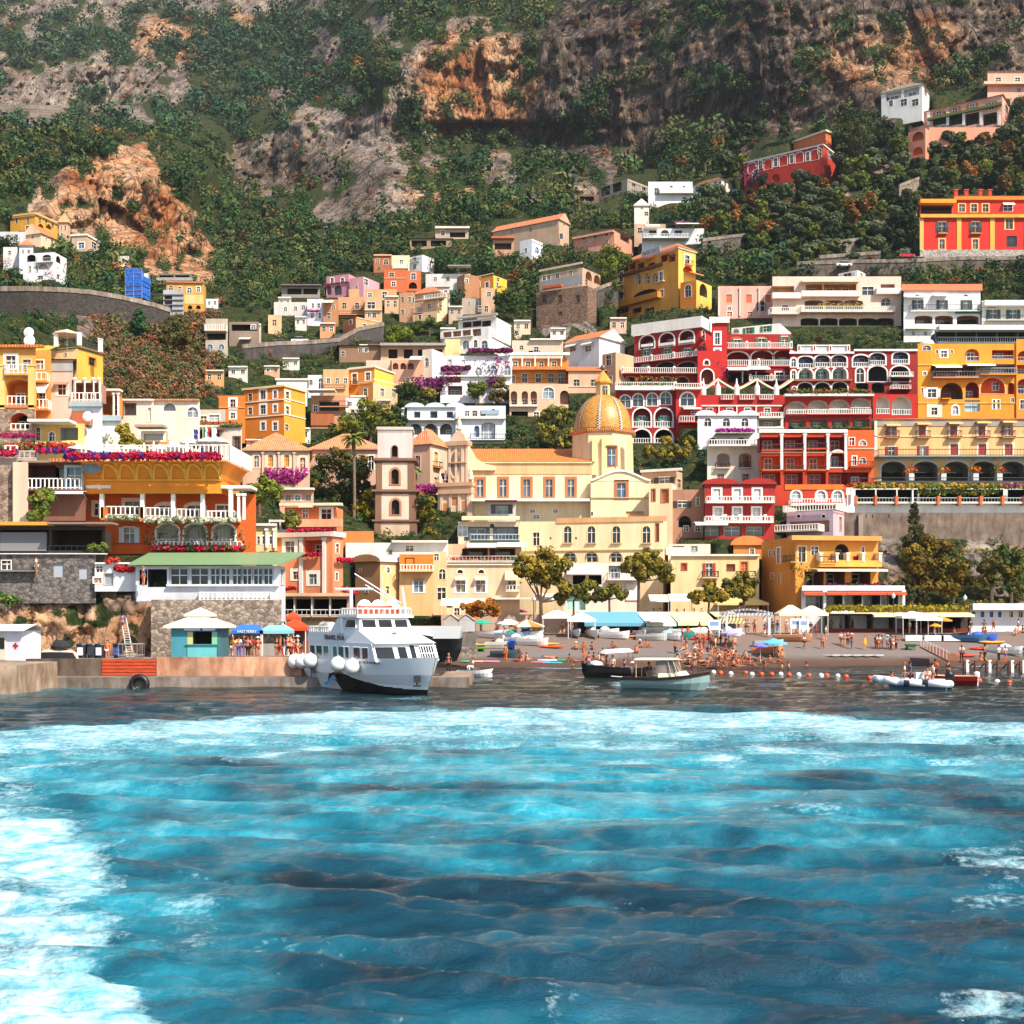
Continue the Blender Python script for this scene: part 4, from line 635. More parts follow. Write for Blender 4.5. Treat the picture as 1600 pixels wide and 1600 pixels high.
H('house','long house with a grey slab roof and a row of dark veranda openings','house',595,695,695,542,566,'#c29876',[Lg([614,638,660,684],546,14,14,dep=2.2,c='#4a3a30',d=None),Band(595,697,538,4,'#9a948e',dep=1.6,name='roof_slab'),Band(595,695,561,3,'#d8b89a',dep=.6)],dep=8)
H('house','yellow cube house at the end of the slab roof house','house',695,719,719,530,558,'#e2c88e',[],dep=7)
H('house','brown house with an uneven roof line among the bushes','house',530,604,604,540,565,'#8a6a50',[W([536],549,5,8),W([563,572],544,5,6),Bal(575,604,534,5,dep=.8,rail='i')],dep=7,roof=('shed',1.6),rc='#a8663c/tile')
H('house','orange corner house with white framed balcony windows and a yellow end','house',545,585,615,574,622,'#d68428',[W([554],584,7,16,tc=WF,trim=.25),W([575],582,7,12,tc=WF,trim=.25),Bal(549,560,596,5,dep=.6,rail='i'),Band(545,585,573,1.5,WF)],rel=32,elsB=[],side='#e6bc4e',cor=(.3,'#e6d8c0'))
H('house','flat pink beige house on the roof behind the orange corner house','house',572,610,610,563,578,'#d8b09a',[],d=D(580,622)+10,dep=6)
H('house','beige house row with three small windows','house',505,545,545,577,622,'#d0a070',[W([513,527,540],591,5,8,tc='#d8c8b0/paint'),Bal(505,540,602,5,rail='i',dep=.5)],dep=8)
H('house','small white house with one tall arched window','house',481,506,506,586,620,'#cfd2d8',[W([501],591,6,17,a=True,tc=WF),W([486],594,4,7)],dep=7)
H('house','orange brown house with a green shuttered window and pale corner front','house',560,583,621,598,628,'#c67c42',[W([571],607,6,12,g='#1d5a34/paint'),Band(560,583,596,1.5,'#dcc0a0')],rel=40,elsB=[W([597,615],607,6,12,tc='#e0d0b8/paint',g='#6a6a6c/glass'),Band(583,621,596,1.5,'#e0d0b8')],side='#d9b48c')
H('house','pergola house with white frames and a rusty brown base','house',486,540,540,618,668,'#c08a68',[W([493],634,6,9,tc=WF),Lg([515],628,30,14,dep=2,c='#4a4a40',d=None),Band(484,526,612,2,'#e6e2dc',dep=3,name='pergola'),Bal(500,545,628,8,rail='i'),Band(486,522,645,20,'#a8623a',dep=.25,name='rusty_base')],dep=8)
H('house','white cubes with small windows by the rusty brown base','house',540,562,562,622,650,'#d2d2d2',[W([547],628,5,6),W([551],640,5,6)],dep=6)
H('house','white flat roofed house behind the orange apartment block','house',432,480,480,594,615,'#dcdee0',[],dep=8,d=D(450,684)+14,cor=(.3,WHT))
h,*_=H('apartment_house','orange apartment block with white window frames and a bright end wall','apartment house',381,444,477,604,684,'#d9781c',[W([411],610,8,14,tc=WF,trim=.35),W([430],611,5,11,tc=WF,trim=.3),W([411],633,8,14,tc=WF,trim=.35),W([430],633,5,11,tc=WF,trim=.3),W([411,430],660,6,12,tc=WF,trim=.3),W([391],615,6,11),W([391],637,6,11),Band(381,444,626,1.5,'#eae0d0'),Band(381,444,650,1.5,'#eae0d0')],rel=36,elsB=[W([449],612,6,14,tc=WF,trim=.3),W([449],635,6,13,tc=WF,trim=.3),W([448],663,6,9,tc=WF),Band(444,477,626,1.5,'#eae0d0'),Band(444,477,650,1.5,'#eae0d0')],side='#ea9a30',cor=(.35,'#e8c890'))
H('house','orange house wing with white framed windows left of the apartment block','house',342,383,383,618,668,'#d27424',[W([364],624,8,14,tc=WF,trim=.35),W([364],645,7,9,tc=WF,trim=.3),Band(342,383,636,1.2,'#e0a870')],dep=9,d=D(360,680))
# ---- long white blue house with arcade
H('house','white blue terrace house with domed roof bumps and three dark windows','house',636,724,724,637,660,'#c9d2dc',[W([652,678,703],644,8,8,g='#14181c/paint',f='#14181c/paint')],roof=('vault',.9,3),rc=WHT,dep=9,d=D(690,690)+5)
H('house','white arcade with three grey arches behind the bell tower','house',630,712,712,658,690,'#d2d8e0',[Lg([649,673,697],662,19,17,a=True,dep=2,c='#8f9296',d=dict(w=.35,h=.5,x=.2,g='#2a2c30/glass')),Band(630,712,656,2,WHT,dep=1.4),Colm([638,661,686],668,2.5,16,dep=.8,c='#e8ecf0')],dep=8)
H('house','white house with large grey glass doors and arched niches','house',712,790,790,634,692,'#d6dade',[Lg([763],660,22,26,a=.5,dep=.8,c='#9aa0a4',d=dict(w=.7,h=.9,g='#8a9298/glass')),Lg([745],665,8,18,a=True,dep=.6,c='#8a98b0',d=None),W([730,742,755],642,7,8),Lg([771],639,9,8,a=True,dep=.5,c='#b07050',d=None),Band(712,790,653,2,WHT,dep=.8),Bal(735,790,680,8,dep=1.6,rail='i'),Band(752,780,641,6,'#8fa8b8',dep=.3,name='blue_panel')],dep=9)
H('house','beige arcaded house with a round headed window and a pergola terrace','house',796,888,888,600,650,'#d0ae92',[Lg([803,820,834],611,10,24,a=True,dep=1.2,c='#b0826a',d=dict(w=.7,h=.5,g='#5a2a1c/paint')),W([857],605,17,18,a=.7,g='#7a868a/glass',tc=WF),Lg([882],610,14,22,a=True,dep=1.5,c='#a8846c',d=None),Band(796,840,633,3,'#e0d4c4',dep=.8),Lg([812],643,26,20,dep=2,c='#4a2018',d=None),W([838],644,8,10)],dep=9)
H('house','orange ochre house with a terracotta awning roof and dark balcony doors','house',796,888,888,560,602,'#c9802c',[W([805,825,846,866],565,7,9,g='#181a1c/glass'),W([802],587,5,10),W([820,841,861,876],584,8,14,g='#161819/glass'),Band(796,888,575,5,'#cf8040/tile',dep=1.8,name='eaves'),Bal(796,886,592,8,dep=1,rail='i'),Colm([816,836,857,877],558,1.8,16,out=.5),Band(796,890,552,4,WHT,dep=1)],dep=9)
H('house','white gable house with a terracotta roof and two tilted awning windows','house',882,936,976,527,572,'#d4cccc',[W([895,919],541,9,8,g='#6a4a44/paint'),Aw(886,902,538,5,dep=1),Aw(911,927,535,5,dep=1)],rel=38,elsB=[],side='#e6e3e0',roof=('gable',2.6,True),rc='#cf7a48/tile')
H('house','beige house with an orange tile roof and square dark windows','house',888,945,945,580,614,'#c9a284',[W([901,928],593,9,12,g='#1a1a1c/glass'),Band(888,945,603,1.5,'#d8c0a8')],roof=('shed',2.6),rc='#d0773c/tile',dep=8)
H('house','tall beige block with a dark window and an orange lean-to roof','house',941,962,990,550,612,'#b08a74',[W([951],555,8,16,g='#1a1a1c/glass'),W([953],588,7,13)],rel=40,elsB=[],side='#caa07c')
H('house','row of small pale houses with flat roofs behind the ochre house','house',800,880,880,532,562,'#cdb8a4',[W([838],542,7,8),Lg([835],548,18,8,dep=1.5,c='#7a6a5e',d=None),W([815],540,5,6),Band(828,880,530,2,WHT,dep=.8)],d=D(840,600)+14,dep=7)
# ---- palazzo with the long terracotta roof behind the bell tower
PAL='#cba68c'
h,fa,fb,*_=H('palazzo','long beige palace with a terracotta roof and yellow arched windows','building',379,484,484,704,760,PAL,[W([423,448],711,8,18,a=.4,g='#e0a020/paint',tc='#d9c0a8/paint',trim=.5,f='#c0562a/paint',s=None),W([473],715,8,22,a=.4,g='#a85a20/paint',tc='#d9c0a8/paint',trim=.5),W([401],712,7,18,a=.4,g='#6a4a38/glass',tc='#d9c0a8/paint',trim=.4),Band(379,484,703,2,'#b08a70',dep=.5),Colm([411,436,460],707,2.5,44,c='#d4b49c',name='pilaster')],roof=('hip',3.6),rc='#d58a5c/tile',dep=12)
v,*_=H('palazzo_wing','middle wing of the long beige palace half hidden by the dark pine','building',484,600,600,702,764,'#c69e88',[W([500,540,580],712,8,22),Band(484,600,701,2,'#b08a70',dep=.5)],roof=('hip',3.4),rc='#d58a5c/tile',dep=12,d=D(440,760)+6)
H('palazzo_wing','right wing of the long beige palace with tall balcony windows by the tower','building',640,672,699,694,770,'#bd9680',[W([653],712,7,24,g='#7a4a38/glass',tc='#d8bca4/paint')],rel=30,elsB=[W([681],706,6,20,a=.4,g='#d08a28/paint',tc='#e0ccb4/paint',trim=.4),Bal(676,687,722,8,dep=.7,rail='i',c='#c87a2a'),W([681],746,5,16,g='#c8781c/paint')],side='#d6b69a',roof=('hip',3.0),rc='#d8875a/tile')
for x0,x1,y,h,dd in ((415,476,730,24,0),(420,470,744,12,0),(466,482,752,8,0),(642,682,758,14,3),(690,700,740,12,2)):
 d=D((x0+x1)/2,768)-2-dd;f=Face(P((x0+x1)/2,0,d),(1,0));o=flowers('bougainvillea_bush',None,f,x0,x1,y,h,'#8a1a5c,#a02a78,#70144a,#b03a8a',.3,110,.26,1.8)
 tag(o,{415:'bright magenta bougainvillea bush under the yellow arched windows',420:'lower magenta bougainvillea bush overlapping the bright one',466:'small magenta bougainvillea beside the dark pine',642:'magenta bougainvillea between the bell tower and the church',690:'small dark pink bougainvillea on the church side of the palace'}[x0],'bush')
for x,y,w_,h_,c,l in ((395,530,26,22,'#c9bba8','grey cream cube house above the coast road wall'),(512,524,24,18,'#cf9468','low tan house above the parked white van'),(470,512,18,16,'#d8cfc4','small white house below the lavender house'),(690,470,26,22,'#d2c2ae','pale house between the veranda house and the yellow end wall'),(712,496,22,16,'#b8a08c','low stone house above the long white pergola roof'),(560,640,24,20,'#d6d3d0','white box house beside the rusty brown base'),(600,640,22,14,'#cfa07a','beige house behind the wide yellow green tree'),(468,690,34,20,'#dad7d2','white flat house under the bright end wall of the orange block'),(405,700,40,12,'#d9d5ce','low white house before the orange apartment block'),(816,520,26,18,'#cbb59c','beige house at the foot of the ruined stone base'),(872,528,24,14,'#ddd8d0','white flat house left of the white gable house'),(445,480,20,14,'#d4c6b4','low cream house left of the lavender house'),(612,488,22,24,'#d8b08c','peach house between the dark glazed house and the blue railing house'),(628,446,18,16,'#dfd8cc','small white house under the coral round house'),(760,512,30,18,'#d6b69a','peach terrace house under the tall door house'),(700,530,24,16,'#c8b8a6','small beige house over the yellow cube house'),(575,556,26,16,'#c59a78','brown beige house under the curved retaining wall'),(545,562,24,16,'#d9cdbd','cream house behind the three window house row'),(640,655,26,16,'#d5d2cc','white house left of the domed roof bumps'),(505,660,22,22,'#cfb49a','beige house beside the rusty brown pergola base'),(335,600,30,20,'#d9a066','ochre house at the foot of the rust brown bank'),(372,590,30,16,'#d8d0c6','white house behind the orange house wing'),(425,585,24,12,'#d2a27c','tan house over the white flat roofed house'),(455,575,26,14,'#ddd6cc','cream house on the bushy slope under the coast road'),(966,520,26,22,'#c6a894','rose beige house behind the white gable house')):
 H('house',l,'house',x-w_/2,x+w_/2,x+w_/2,y-h_,y,c,[W([x-w_/4,x+w_/4],y-h_*.75,w_*.2,h_*.38),Band(x-w_/2,x+w_/2,y-h_-1.5,2,'#e2dcd2',dep=.5)],dep=7)
 # ---- bell tower
def bell_tower():
 d=187.;TW='#cdb8a4';TB='#7a5844'
 y0=858;secs=[(850,815,586,651),(812,768,586,649),(764,722,587,646),(717,678,590,643)]
 f=None;root=None
 xm=618;ph=math.atan((xm-CX)/F);mid=Vector(((xm-CX)*d/F,d));f0=Face(mid,(math.cos(ph+.06),-math.sin(ph+.06)))
 root=thing('bell_tower','square brown and white bell tower with stacked arched openings','bell tower',f0.p(0,f0.z(xm,858)))
 def tier(i,ya,yb,x0,x1,arch,body,quoin):
  t0,t1,z0,z1=f0.rect(x0,x1,yb,ya);Wd=t1-t0;faces=[f0]
  fr=Face(f0.p(t1,0),(-f0.n.x,-f0.n.y));bk=Face(f0.p(t1,0,-Wd),(-f0.u.x,-f0.u.y));lf=Face(f0.p(t0,0,-Wd),(f0.n.x,f0.n.y))
  b=MB();b2=MB()
  for g,a,c in ((f0,t0,t1),(fr,0,Wd),(bk,0,Wd),(lf,0,Wd)):
   ops=[];m=(a+c)/2
   if arch:w=Wd*.085 if i==3 else Wd*.1;zz=z0+(z1-z0)*(.2 if i < 3 else .05);ops=[(m-w,m+w,zz,zz+(z1-z0)*(.56 if i < 3 else .42),w,.8,mm('#3a2c24'),True)]
   wallface(b,g,a,c,z0,z1,ops,body)
   if arch:
    A=outline(*ops[0][:5]);bb=MB();ring(bb,g,A,outline(*ops[0][:5],.32 if i < 3 else .12),.1,'#a5765a');bb.build('arch_trim',root)
   if quoin:
    for s0,s1 in ((a,a+Wd*.14),(c-Wd*.14,c)):b2=MB();fbox(b2,g,s0-.04,s1+.04,z0,z1,.0,.12,TB);b2.build('corner_pilaster',root)
  b.box8([f0.p(t0,z0),f0.p(t1,z0),f0.p(t1,z0,-Wd),f0.p(t0,z0,-Wd),f0.p(t0,z1-.01),f0.p(t1,z1-.01),f0.p(t1,z1-.01,-Wd),f0.p(t0,z1-.01,-Wd)],body) if i==9 else None
  b.build('tower_stage',root)
  return t0,t1,z0,z1,Wd
 def ledge(ya,yb,x0,x1,ov,mat):
  t0,t1,z0,z1=f0.rect(x0,x1,ya,yb);W2=t1-t0;b=MB()
  for s,o in ((0,.0),(.5,ov)):
   za,zb2=z0+(z1-z0)*s,z0+(z1-z0)*(s+.5);b.box8([f0.p(t0-o,za,o),f0.p(t1+o,za,o),f0.p(t1+o,za,-W2-o),f0.p(t0-o,za,-W2-o),f0.p(t0-o,zb2,o),f0.p(t1+o,zb2,o),f0.p(t1+o,zb2,-W2-o),f0.p(t0-o,zb2,-W2-o)],mat)
  b.build('cornice',root)
 tier(0,890,817,585.5,650.5,False,'#c4a88e',True);ledge(812,818,585,651,.35,TB)
 tier(1,812,771,587,649,True,TW,True);ledge(765,772,586,650,.5,TB)
 tier(2,765,723,588.5,646,True,TW,True);ledge(716,724,588,647,.45,TB)
 tier(3,716,674,590,643.5,True,'#c4bcb6',False);ledge(667,676,590,644,.15,'#c9b8ac')
 t0,t1,z0,z1=f0.rect(612,625,820,836);b=MB();fbox(b,f0,t0,t1,z0-2.2,z1-2.2,.02,.1,'#e0d2bc');b.build('stone_panel',root)
bell_tower()
# ---- church
CY='#ebd2a8';CY2='#edd0a4';CP='#dcbc9c'
def church():
 d=196.
 h,fa,fb,zt,zb=H('church','yellow domed church with a majolica tile dome and an orange nave roof','church',737,925,925,722,842,CY,[
W([750,786,823,858,892],749,10,27,g='#4a5460/glass',tc='#a8663c/paint',trim=.45),Band(737,925,723,18,'#d8a878',dep=.12,name='frieze'),Band(737,925,722,2,'#e8cfa0',dep=.4),Band(737,920,781,4,'#e6ddd0',dep=2.2,name='aisle_roof'),W([832,868],796,7,5,tc=WF),W([838],805,9,5)],d=d,dep=13,roof=('shed',3.9),rc='#d87a34/tile')
 # facade screen seen from the side
 c=P(737,0,d-1.0);f=Face((c.x,c.y),(.94,-.34));W0=lambda px:f.t(px)
 b=MB();tA,tB=W0(684),W0(737);z=lambda y:HC+(HY-y)*(d-2)/F
 fbox(b,f,tA,tB,z(872),z(755),-1.2,0,CP);fbox(b,f,W0(700),W0(731),z(755),z(690),-1.2,0,CP)
 for s0,s1,ya,yb in ((697,733,694,687),(686,738,770,763),(682,739,758,752),(702,730,722,720),(685,737,810,808)):fbox(b,f,W0(s0),W0(s1),z(ya),z(yb),-1.3,.45,'#c39a7c')
 pts=[f.p(W0(702),z(687),0),f.p(W0(729),z(687),0),f.p(W0(724),z(676),0),f.p(W0(716),z(669),0),f.p(W0(708),z(676),0)]
 b.poly(pts,CP);bk=[p-Vector((f.n.x,f.n.y,0))*1.2 for p in pts];b.poly(bk[::-1],CP)
 for i in range(5):b.poly([pts[i],pts[(i+1) % 5],bk[(i+1) % 5],bk[i]][::-1],CP)
 for x in (703,713,723,730):fbox(b,f,W0(x)-.2,W0(x)+.2,z(752),z(694),0,.2,'#d8bca0')
 for x in (690,704,718,732):fbox(b,f,W0(x)-.22,W0(x)+.22,z(870),z(770),0,.22,'#d8bca0')
 b.build('facade',h)
 for x,y,w,hh in ((711,700,9,10),(711,776,9,10),(695,785,6,12),(726,783,5,12),(697,830,6,12)):window(h,f,(W0(x-w/2),W0(x+w/2),z(y+hh),z(y)),0,-.03,{'g':'#c07a4a/paint','tc':'#a8805f/paint','nomull':1})
 b=MB();q=f.p(W0(711),z(723),.12);n=20
 ringp=[q+Vector((f.u.x*math.cos(t)*.75,f.u.y*math.cos(t)*.75,1.9*math.sin(t))) for t in [2*math.pi*i/n for i in range(n)]]
 b.poly(ringp,'#6a625c/paint');o=[q+(p-q)*1.22+Vector((f.n.x,f.n.y,0))*.08 for p in ringp]
 for i in range(n):b.poly([ringp[i],ringp[(i+1) % n],o[(i+1) % n],o[i]],'#d2b090')
 b.build('clock_face',h)
 # scroll buttress and finials
 b=MB();B0=f.p(W0(731),z(690),-.2);prof=[(0,690),(.6,702),(1.3,714),(2.4,722),(4.3,727),(4.3,733),(0,733)]
 for k in (0,1):
  pl=[Vector((B0.x+1.0*t,B0.y+k*.8,z(y))) for t,y in prof];b.poly(pl if k else pl[::-1],'#e2c8a0')
 for i in range(len(prof)):
  (t,y),(t2,y2)=prof[i],prof[(i+1) % len(prof)];b.poly([(B0.x+t,B0.y,z(y)),(B0.x+t2,B0.y,z(y2)),(B0.x+t2,B0.y+.8,z(y2)),(B0.x+t,B0.y+.8,z(y))],'#e2c8a0')
 b.build('scroll_buttress',h)
 for x,y,s in ((716,669,1.0),(686,752,.8),(695,748,.7),(734,748,.9),(690,762,.7)):
  q=f.p(W0(x),z(y),-.4);b=MB();b.lathe(q,[(.45*s,0),(.5*s,.3*s),(.25*s,.5*s),(.42*s,1.0*s),(.3*s,1.4*s),(.16*s,1.7*s),(.22*s,2.0*s),(.03,2.5*s)],'#dccab4',10);b.build('finial',h,True)
 b=MB();q=f.p(W0(716),z(657),-.4);b.bar(q,q+Vector((0,0,1.2)),.06,'#4a4640/paint');b.bar(q+Vector((-.3,0,.8)),q+Vector((.3,0,.8)),.05,'#4a4640/paint');b.build('cross',h)
 # transept
 dt=d-1.6;g=lambda x,y:P(x,y,dt);mtl=CY
 t,ta,tb,tz,_=house('part',None,None,923,1016,1016,752,842,CY,[W([971],745+8,13,24,g='#39506a/glass',tc='#a8663c/paint',trim=.5),Band(923,1016,777,1.5,'#c8a870',dep=.2),Lg([992],799,28,6,dep=.25,c='#d8a070',d=None),W([909+16],800,3,5)],d=dt,dep=14)
 for k in list(t.children):mwl=k.location.copy();k.parent=h;k.location=mwl+t.location-h.location;k.name={'wall':'transept'}.get(k.name.split('.')[0],k.name.split('.')[0])
 bpy.data.objects.remove(t)
 b=MB();xs=[923+93*i/24 for i in range(25)];top=lambda x:752-15*max(0,math.cos((x-969)/46*math.pi*.5+0))**1.4*(1 if abs(x-969) < 46 else 0)
 for x,x2 in zip(xs,xs[1:]):
  a,c2=ta.t(x),ta.t(x2);za,zc=ta.z(x,top(x)),ta.z(x2,top(x2));z0=tz-.01
  b.box8([ta.p(a,z0,.05),ta.p(c2,z0,.05),ta.p(c2,z0,-1),ta.p(a,z0,-1),ta.p(a,za,.05),ta.p(c2,zc,.05),ta.p(c2,zc,-1),ta.p(a,za,-1)],CY)
  b.box8([ta.p(a,za+.0,.3),ta.p(c2,zc,.3),ta.p(c2,zc,-1.2),ta.p(a,za,-1.2),ta.p(a,za+.3,.3),ta.p(c2,zc+.3,.3),ta.p(c2,zc+.3,-1.2),ta.p(a,za+.3,-1.2)],'#e8e2d8')
 b.build('curved_gable',h)
 # drum and dome
 dc=d+5.5;c=P(942,682,dc);s=dc/F;R=45.5*s;zb0=P(0,752,dc).z-6;zt0=P(0,682,dc).z
 b=MB();b.lathe((c.x,c.y,zb0),[(R*1.17,0),(R*1.12,(zt0-zb0)*.45),(R*1.08,zt0-zb0)],CY2,8,a0=math.radians(14));b.build('drum',h)
 b=MB();b.lathe((c.x,c.y,zt0-.05),[(R*1.1,0),(R*1.18,.25),(R*1.2,.55),(R*1.02,.75)],'#c98a5a/tile',8,a0=math.radians(14));b.build('drum_cornice',h)
 prof=[(R*math.cos(t)**.92,R*1.3*math.sin(t)) for t in [k/20*math.radians(78) for k in range(21)]]
 m,nt,bs=newmat('dome_tiles');tc=N(nt,'ShaderNodeTexCoord');ck=N(nt,'ShaderNodeTexVoronoi');ck.inputs['Scale'].default_value=3.4;nt.links.new(tc.outputs['Object'],ck.inputs['Vector'])
 r=ramp(nt,ck.outputs['Distance'],[(.12,lin('#5f5a22')),(.3,lin('#ac6e24')),(.6,lin('#c28a3a'))]);bs.inputs['Roughness'].default_value=.42;nt.links.new(r.outputs[0],bs.inputs['Base Color'])
 b=MB();b.lathe((c.x,c.y,zt0+.6),prof,m,48);dm=b.build('dome',h,True)
 for k in range(8):
  a=math.radians(-90-12+45*k);b=MB()
  for (r0,z0),(r1,z1) in zip(prof,prof[1:]):
   wv=lambda r:max(.12,r*.055);P4=lambda r,zz,sg:Vector((c.x+(r+.09)*math.cos(a)-sg*wv(r)*math.sin(a),c.y+(r+.09)*math.sin(a)+sg*wv(r)*math.cos(a),zt0+.62+zz))
   for j in range(3):
    u0,u1=j/3,(j+1)/3;L0=lambda u,sg:P4(r0+(r1-r0)*u,z0+(z1-z0)*u,sg)
    for q in range(2):
     s0,s1=-1+q,q;b.poly([L0(u0,s0),L0(u0,s1),L0(u1,s1),L0(u1,s0)],('#3a2a22/gloss','#d8cfc0/gloss')[(j+q) % 2])
  b.build('dome_rib',dm)
 zl=zt0+.6+prof[-1][1]-.5;b=MB();r=R*.26;hl=(641-588)*0+5.0
 b.lathe((c.x,c.y,zl-.6),[(r*1.35,0),(r*1.3,.7),(r,.8),(r*.95,3.0)],'#e0bc84',8,a0=math.radians(22));b.lathe((c.x,c.y,zl+2.4),[(r*1.2,0),(r*1.25,.25),(r*.95,.8),(r*.4,1.7),(.12,2.2)],'#cf9040/gloss',8,a0=math.radians(22));lo=b.build('lantern',h)
 fl=Face((c.x,c.y-r*.95),(1,0));window(lo,fl,(-.05*R+.2,.05*R+.4,zl+.5,zl+1.9),0,-.08,{'g':'#3a3a30/paint','tc':'#c89a5a/paint'})
 b=MB();b.ball((c.x,c.y,zl+5.1),.45,'#5a6068/gloss');b.bar((c.x,c.y,zl+4.4),(c.x,c.y,zl+4.9),.1,'#5a6068/paint');b.build('lantern_ball',h,True)
 fd=Face((c.x,c.y-R*1.07),(1,0));window(h,fd,(fd.t(950),fd.t(961),fd.z(956,727),fd.z(956,702)),0,-.12,{'g':'#4a5666/glass','tc':'#a8663c/paint','trim':.45})
 b=MB();fbox(b,fd,fd.t(947),fd.t(964),fd.z(956,698),fd.z(956,696),.0,.45,'#a8663c');b.build('window_pediment',h)
 for x in (929,944,984):
  b=MB();fbox(b,fd,fd.t(x-4),fd.t(x+4),fd.z(x,742),fd.z(x,684),-.25,.25,'#e6cc92');b.build('drum_pilaster',h)
church()
h,fa,fb,zt,zb=H('church_annex','long yellow lower church building with four tall arched dark windows','church building',812,1036,1042,812,962,CY,[
W([887,924,963,1010],822,12,26,a=True,g='#2a3440/glass',tc='#e0c890/paint',trim=.1,sill='#d0a468'),W([838],832,10,20,g='#17181a/glass'),Band(870,1042,808,8,'#d0a06c',dep=.15,name='frieze'),Band(812,1042,859,1.5,'#d0ae6a',dep=.2),Lg([890,924,962],862,22,16,a=True,dep=.5,c='#c8a070',d=dict(w=.7,h=.8,f=WF)),W([860,900],839,3,4,g='#5a3a2a/paint',trim=0),W([1027],800+18,5,28,g='#8a4a24/paint',f='#a8663c/paint')],rel=8,elsB=[],dep=12,d=183)
H('church_annex','yellow church side block with brown framed panels right of the gable','church building',1014,1050,1056,755,870,CY,[W([1039],765,10,20,g='#a05a2c/paint',f='#a05a2c/paint'),W([1021],765,4,18,g='#a05a2c/paint',f='#a05a2c/paint')],rel=10,dep=10,d=190)
H('house','pale house with blue glazed balconies under the church facade','house',716,812,812,815,852,'#d6c2a6',[Lg([745,790],823,40,22,dep=1.6,c='#8fa0ac',d=dict(w=.6,h=.85,g='#6a8090/glass')),W([723],822,14,16,g='#8a98a0/glass'),Bal(735,812,836,9,dep=1.4,rail='g',c='#4a6060'),Lg([769],811,7,7,a=True,dep=.1,c='#3a4440',d=None),Aw(722,812,807,7,dep=1.6,c='#d6b890/cloth')],dep=9,d=182)
H('house','lean-to rooms with a pergola and a grey glass front on the pale balcony house','house',762,806,806,784,806,'#b8b2b0',[Lg([784],788,34,15,dep=1,c='#7a8088',d=dict(w=.5,h=.8,g='#8aa0a4/glass')),Band(758,808,783,1.5,'#6a3a2a',dep=2,name='pergola')],dep=5,d=186)
H('terrace_restaurant','terrace restaurant with white awnings and orange planters beneath the church facade','restaurant',700,815,815,850,882,'#d2a888',[Lg([742,785],857,40,18,dep=3,c='#8a5a40',d=dict(w=.5,h=.7)),Aw(730,776,849,8,dep=2.8,c='#e9e2d4/cloth'),Aw(777,822,848,8,dep=2.8,c='#e9e2d4/cloth'),Bal(700,815,870,8,dep=2,rail='g',c='#d8c0a0'),Fl(705,812,872,6,'#c05028,#b8603a,#6a6a2a',out=1.6,dens=.9)],dep=8,d=178)
H('house','pale beige house with two oval windows over two balcony windows','house',697,812,812,882,962,'#dbbf9c',[Lg([719,752],890,9,6,a=True,dep=.2,c='#5a4a42',ring=WF,rw=.15,d=None),W([720,751],906,14,19,g='#6a6460/glass',tc=WF,trim=.35),Aw(711,729,902,5,dep=.7,c='#d8c8b4/cloth'),Aw(742,760,902,5,dep=.7,c='#d8c8b4/cloth'),Aw(789,812,893,14,dep=1.5,c='#e8cf9a/cloth'),W([800],908,12,14),Bal(790,812,915,8,dep=1),Band(697,812,881,2,'#e6d8c0',dep=.3),Band(770,830,934,3,'#d8d4cc',dep=2.5,name='canopy'),W([714],950,8,16,g='#33302c/glass')],dep=9,d=173,base=6)
H('house','orange beige house with a balcony railing and a white framed window','house',624,677,677,866,962,'#dcae76',[Band(624,677,866,24,'#d27824',dep=.05,name='orange_storey'),W([640],873,12,14,tc='#e8c080/paint'),Bal(626,677,883,9,dep=1.3,rail='w'),W([654],908,14,17,tc=WF,trim=.3,g='#5a7088/glass'),Band(646,664,904,3,'#b08060',dep=.3)],dep=9,d=170,base=6)
H('house','ochre house with a brown shaded flank and tiny arched windows','house',555,594,626,877,962,'#ad7d55',[W([563],889,3,5),W([573],915,4,11,g='#3a4a38/glass')],rel=42,elsB=[W([606],886,6,9,a=True,tc=WF),W([605],916,6,12,tc='#d8c8a8/paint')],side='#deb67e',d=168,base=6,roof=('vault',1.0,1),rc='#d8d0c6')  # the flank's shade is put into its darker wall colour
H('house','narrow beige passage house with an arched window over a dark door','house',677,698,698,862,962,'#d4b086',[W([691],889,10,16,a=True,g='#161514/glass',tc='#e0c8a0/paint'),W([690],918,13,19,g='#1a1716/glass'),W([682],862,7,10)],dep=9,d=172,base=6)
H('house','long white flat roof with a dish behind the ochre house','house',540,700,700,848,872,'#d9d6d0',[W([640],853,12,8,g='#6a4a34/paint'),W([610],860,5,6),Band(613,700,845,3,WHT,dep=1)],dep=8,d=178)
H('garden_wall','orange garden wall under the palm trunk beside the bell tower','wall',532,584,584,830,865,'#d27a3c',[],dep=3,d=181)
H('house','coral house with white corner pilasters, flower boxes and a balcony recess','house',433,520,536,838,940,CORAL,[W([453],846,14,20,tc=WF,trim=.5,g='#6a7a88/glass'),W([462],893,8,12,tc=WF,trim=.4),W([489],897,12,16,tc=WF,trim=.45,g='#5a7a80/glass'),Lg([490],844,29,24,dep=1.6,c='#d8642c',d=dict(w=.4,h=.7,f=WF)),Colm([471,507],840,5,98,name='pilaster',dep=.2),Fl(473,503,864,5,'#b01430,#c02040,#901028',out=.5,dens=1.4),Fl(440,468,917,5,'#b01430,#c02040',out=.8),Band(433,520,832,7,'#d8c0b0',dep=.5),Fl(450,520,826,7,'#b01430,#c02848,#8a1a2a',out=.2,dens=1.1)],rel=30,elsB=[W([527],850,5,14,tc=WF),W([526],895,4,12,tc=WF),Fl(520,545,872,6,'#c01848,#a81030',out=.6),Fl(522,545,918,12,'#c83048,#b01430',out=1.2)],d=150,base=6,cor=(.6,'#cfc8c2'))
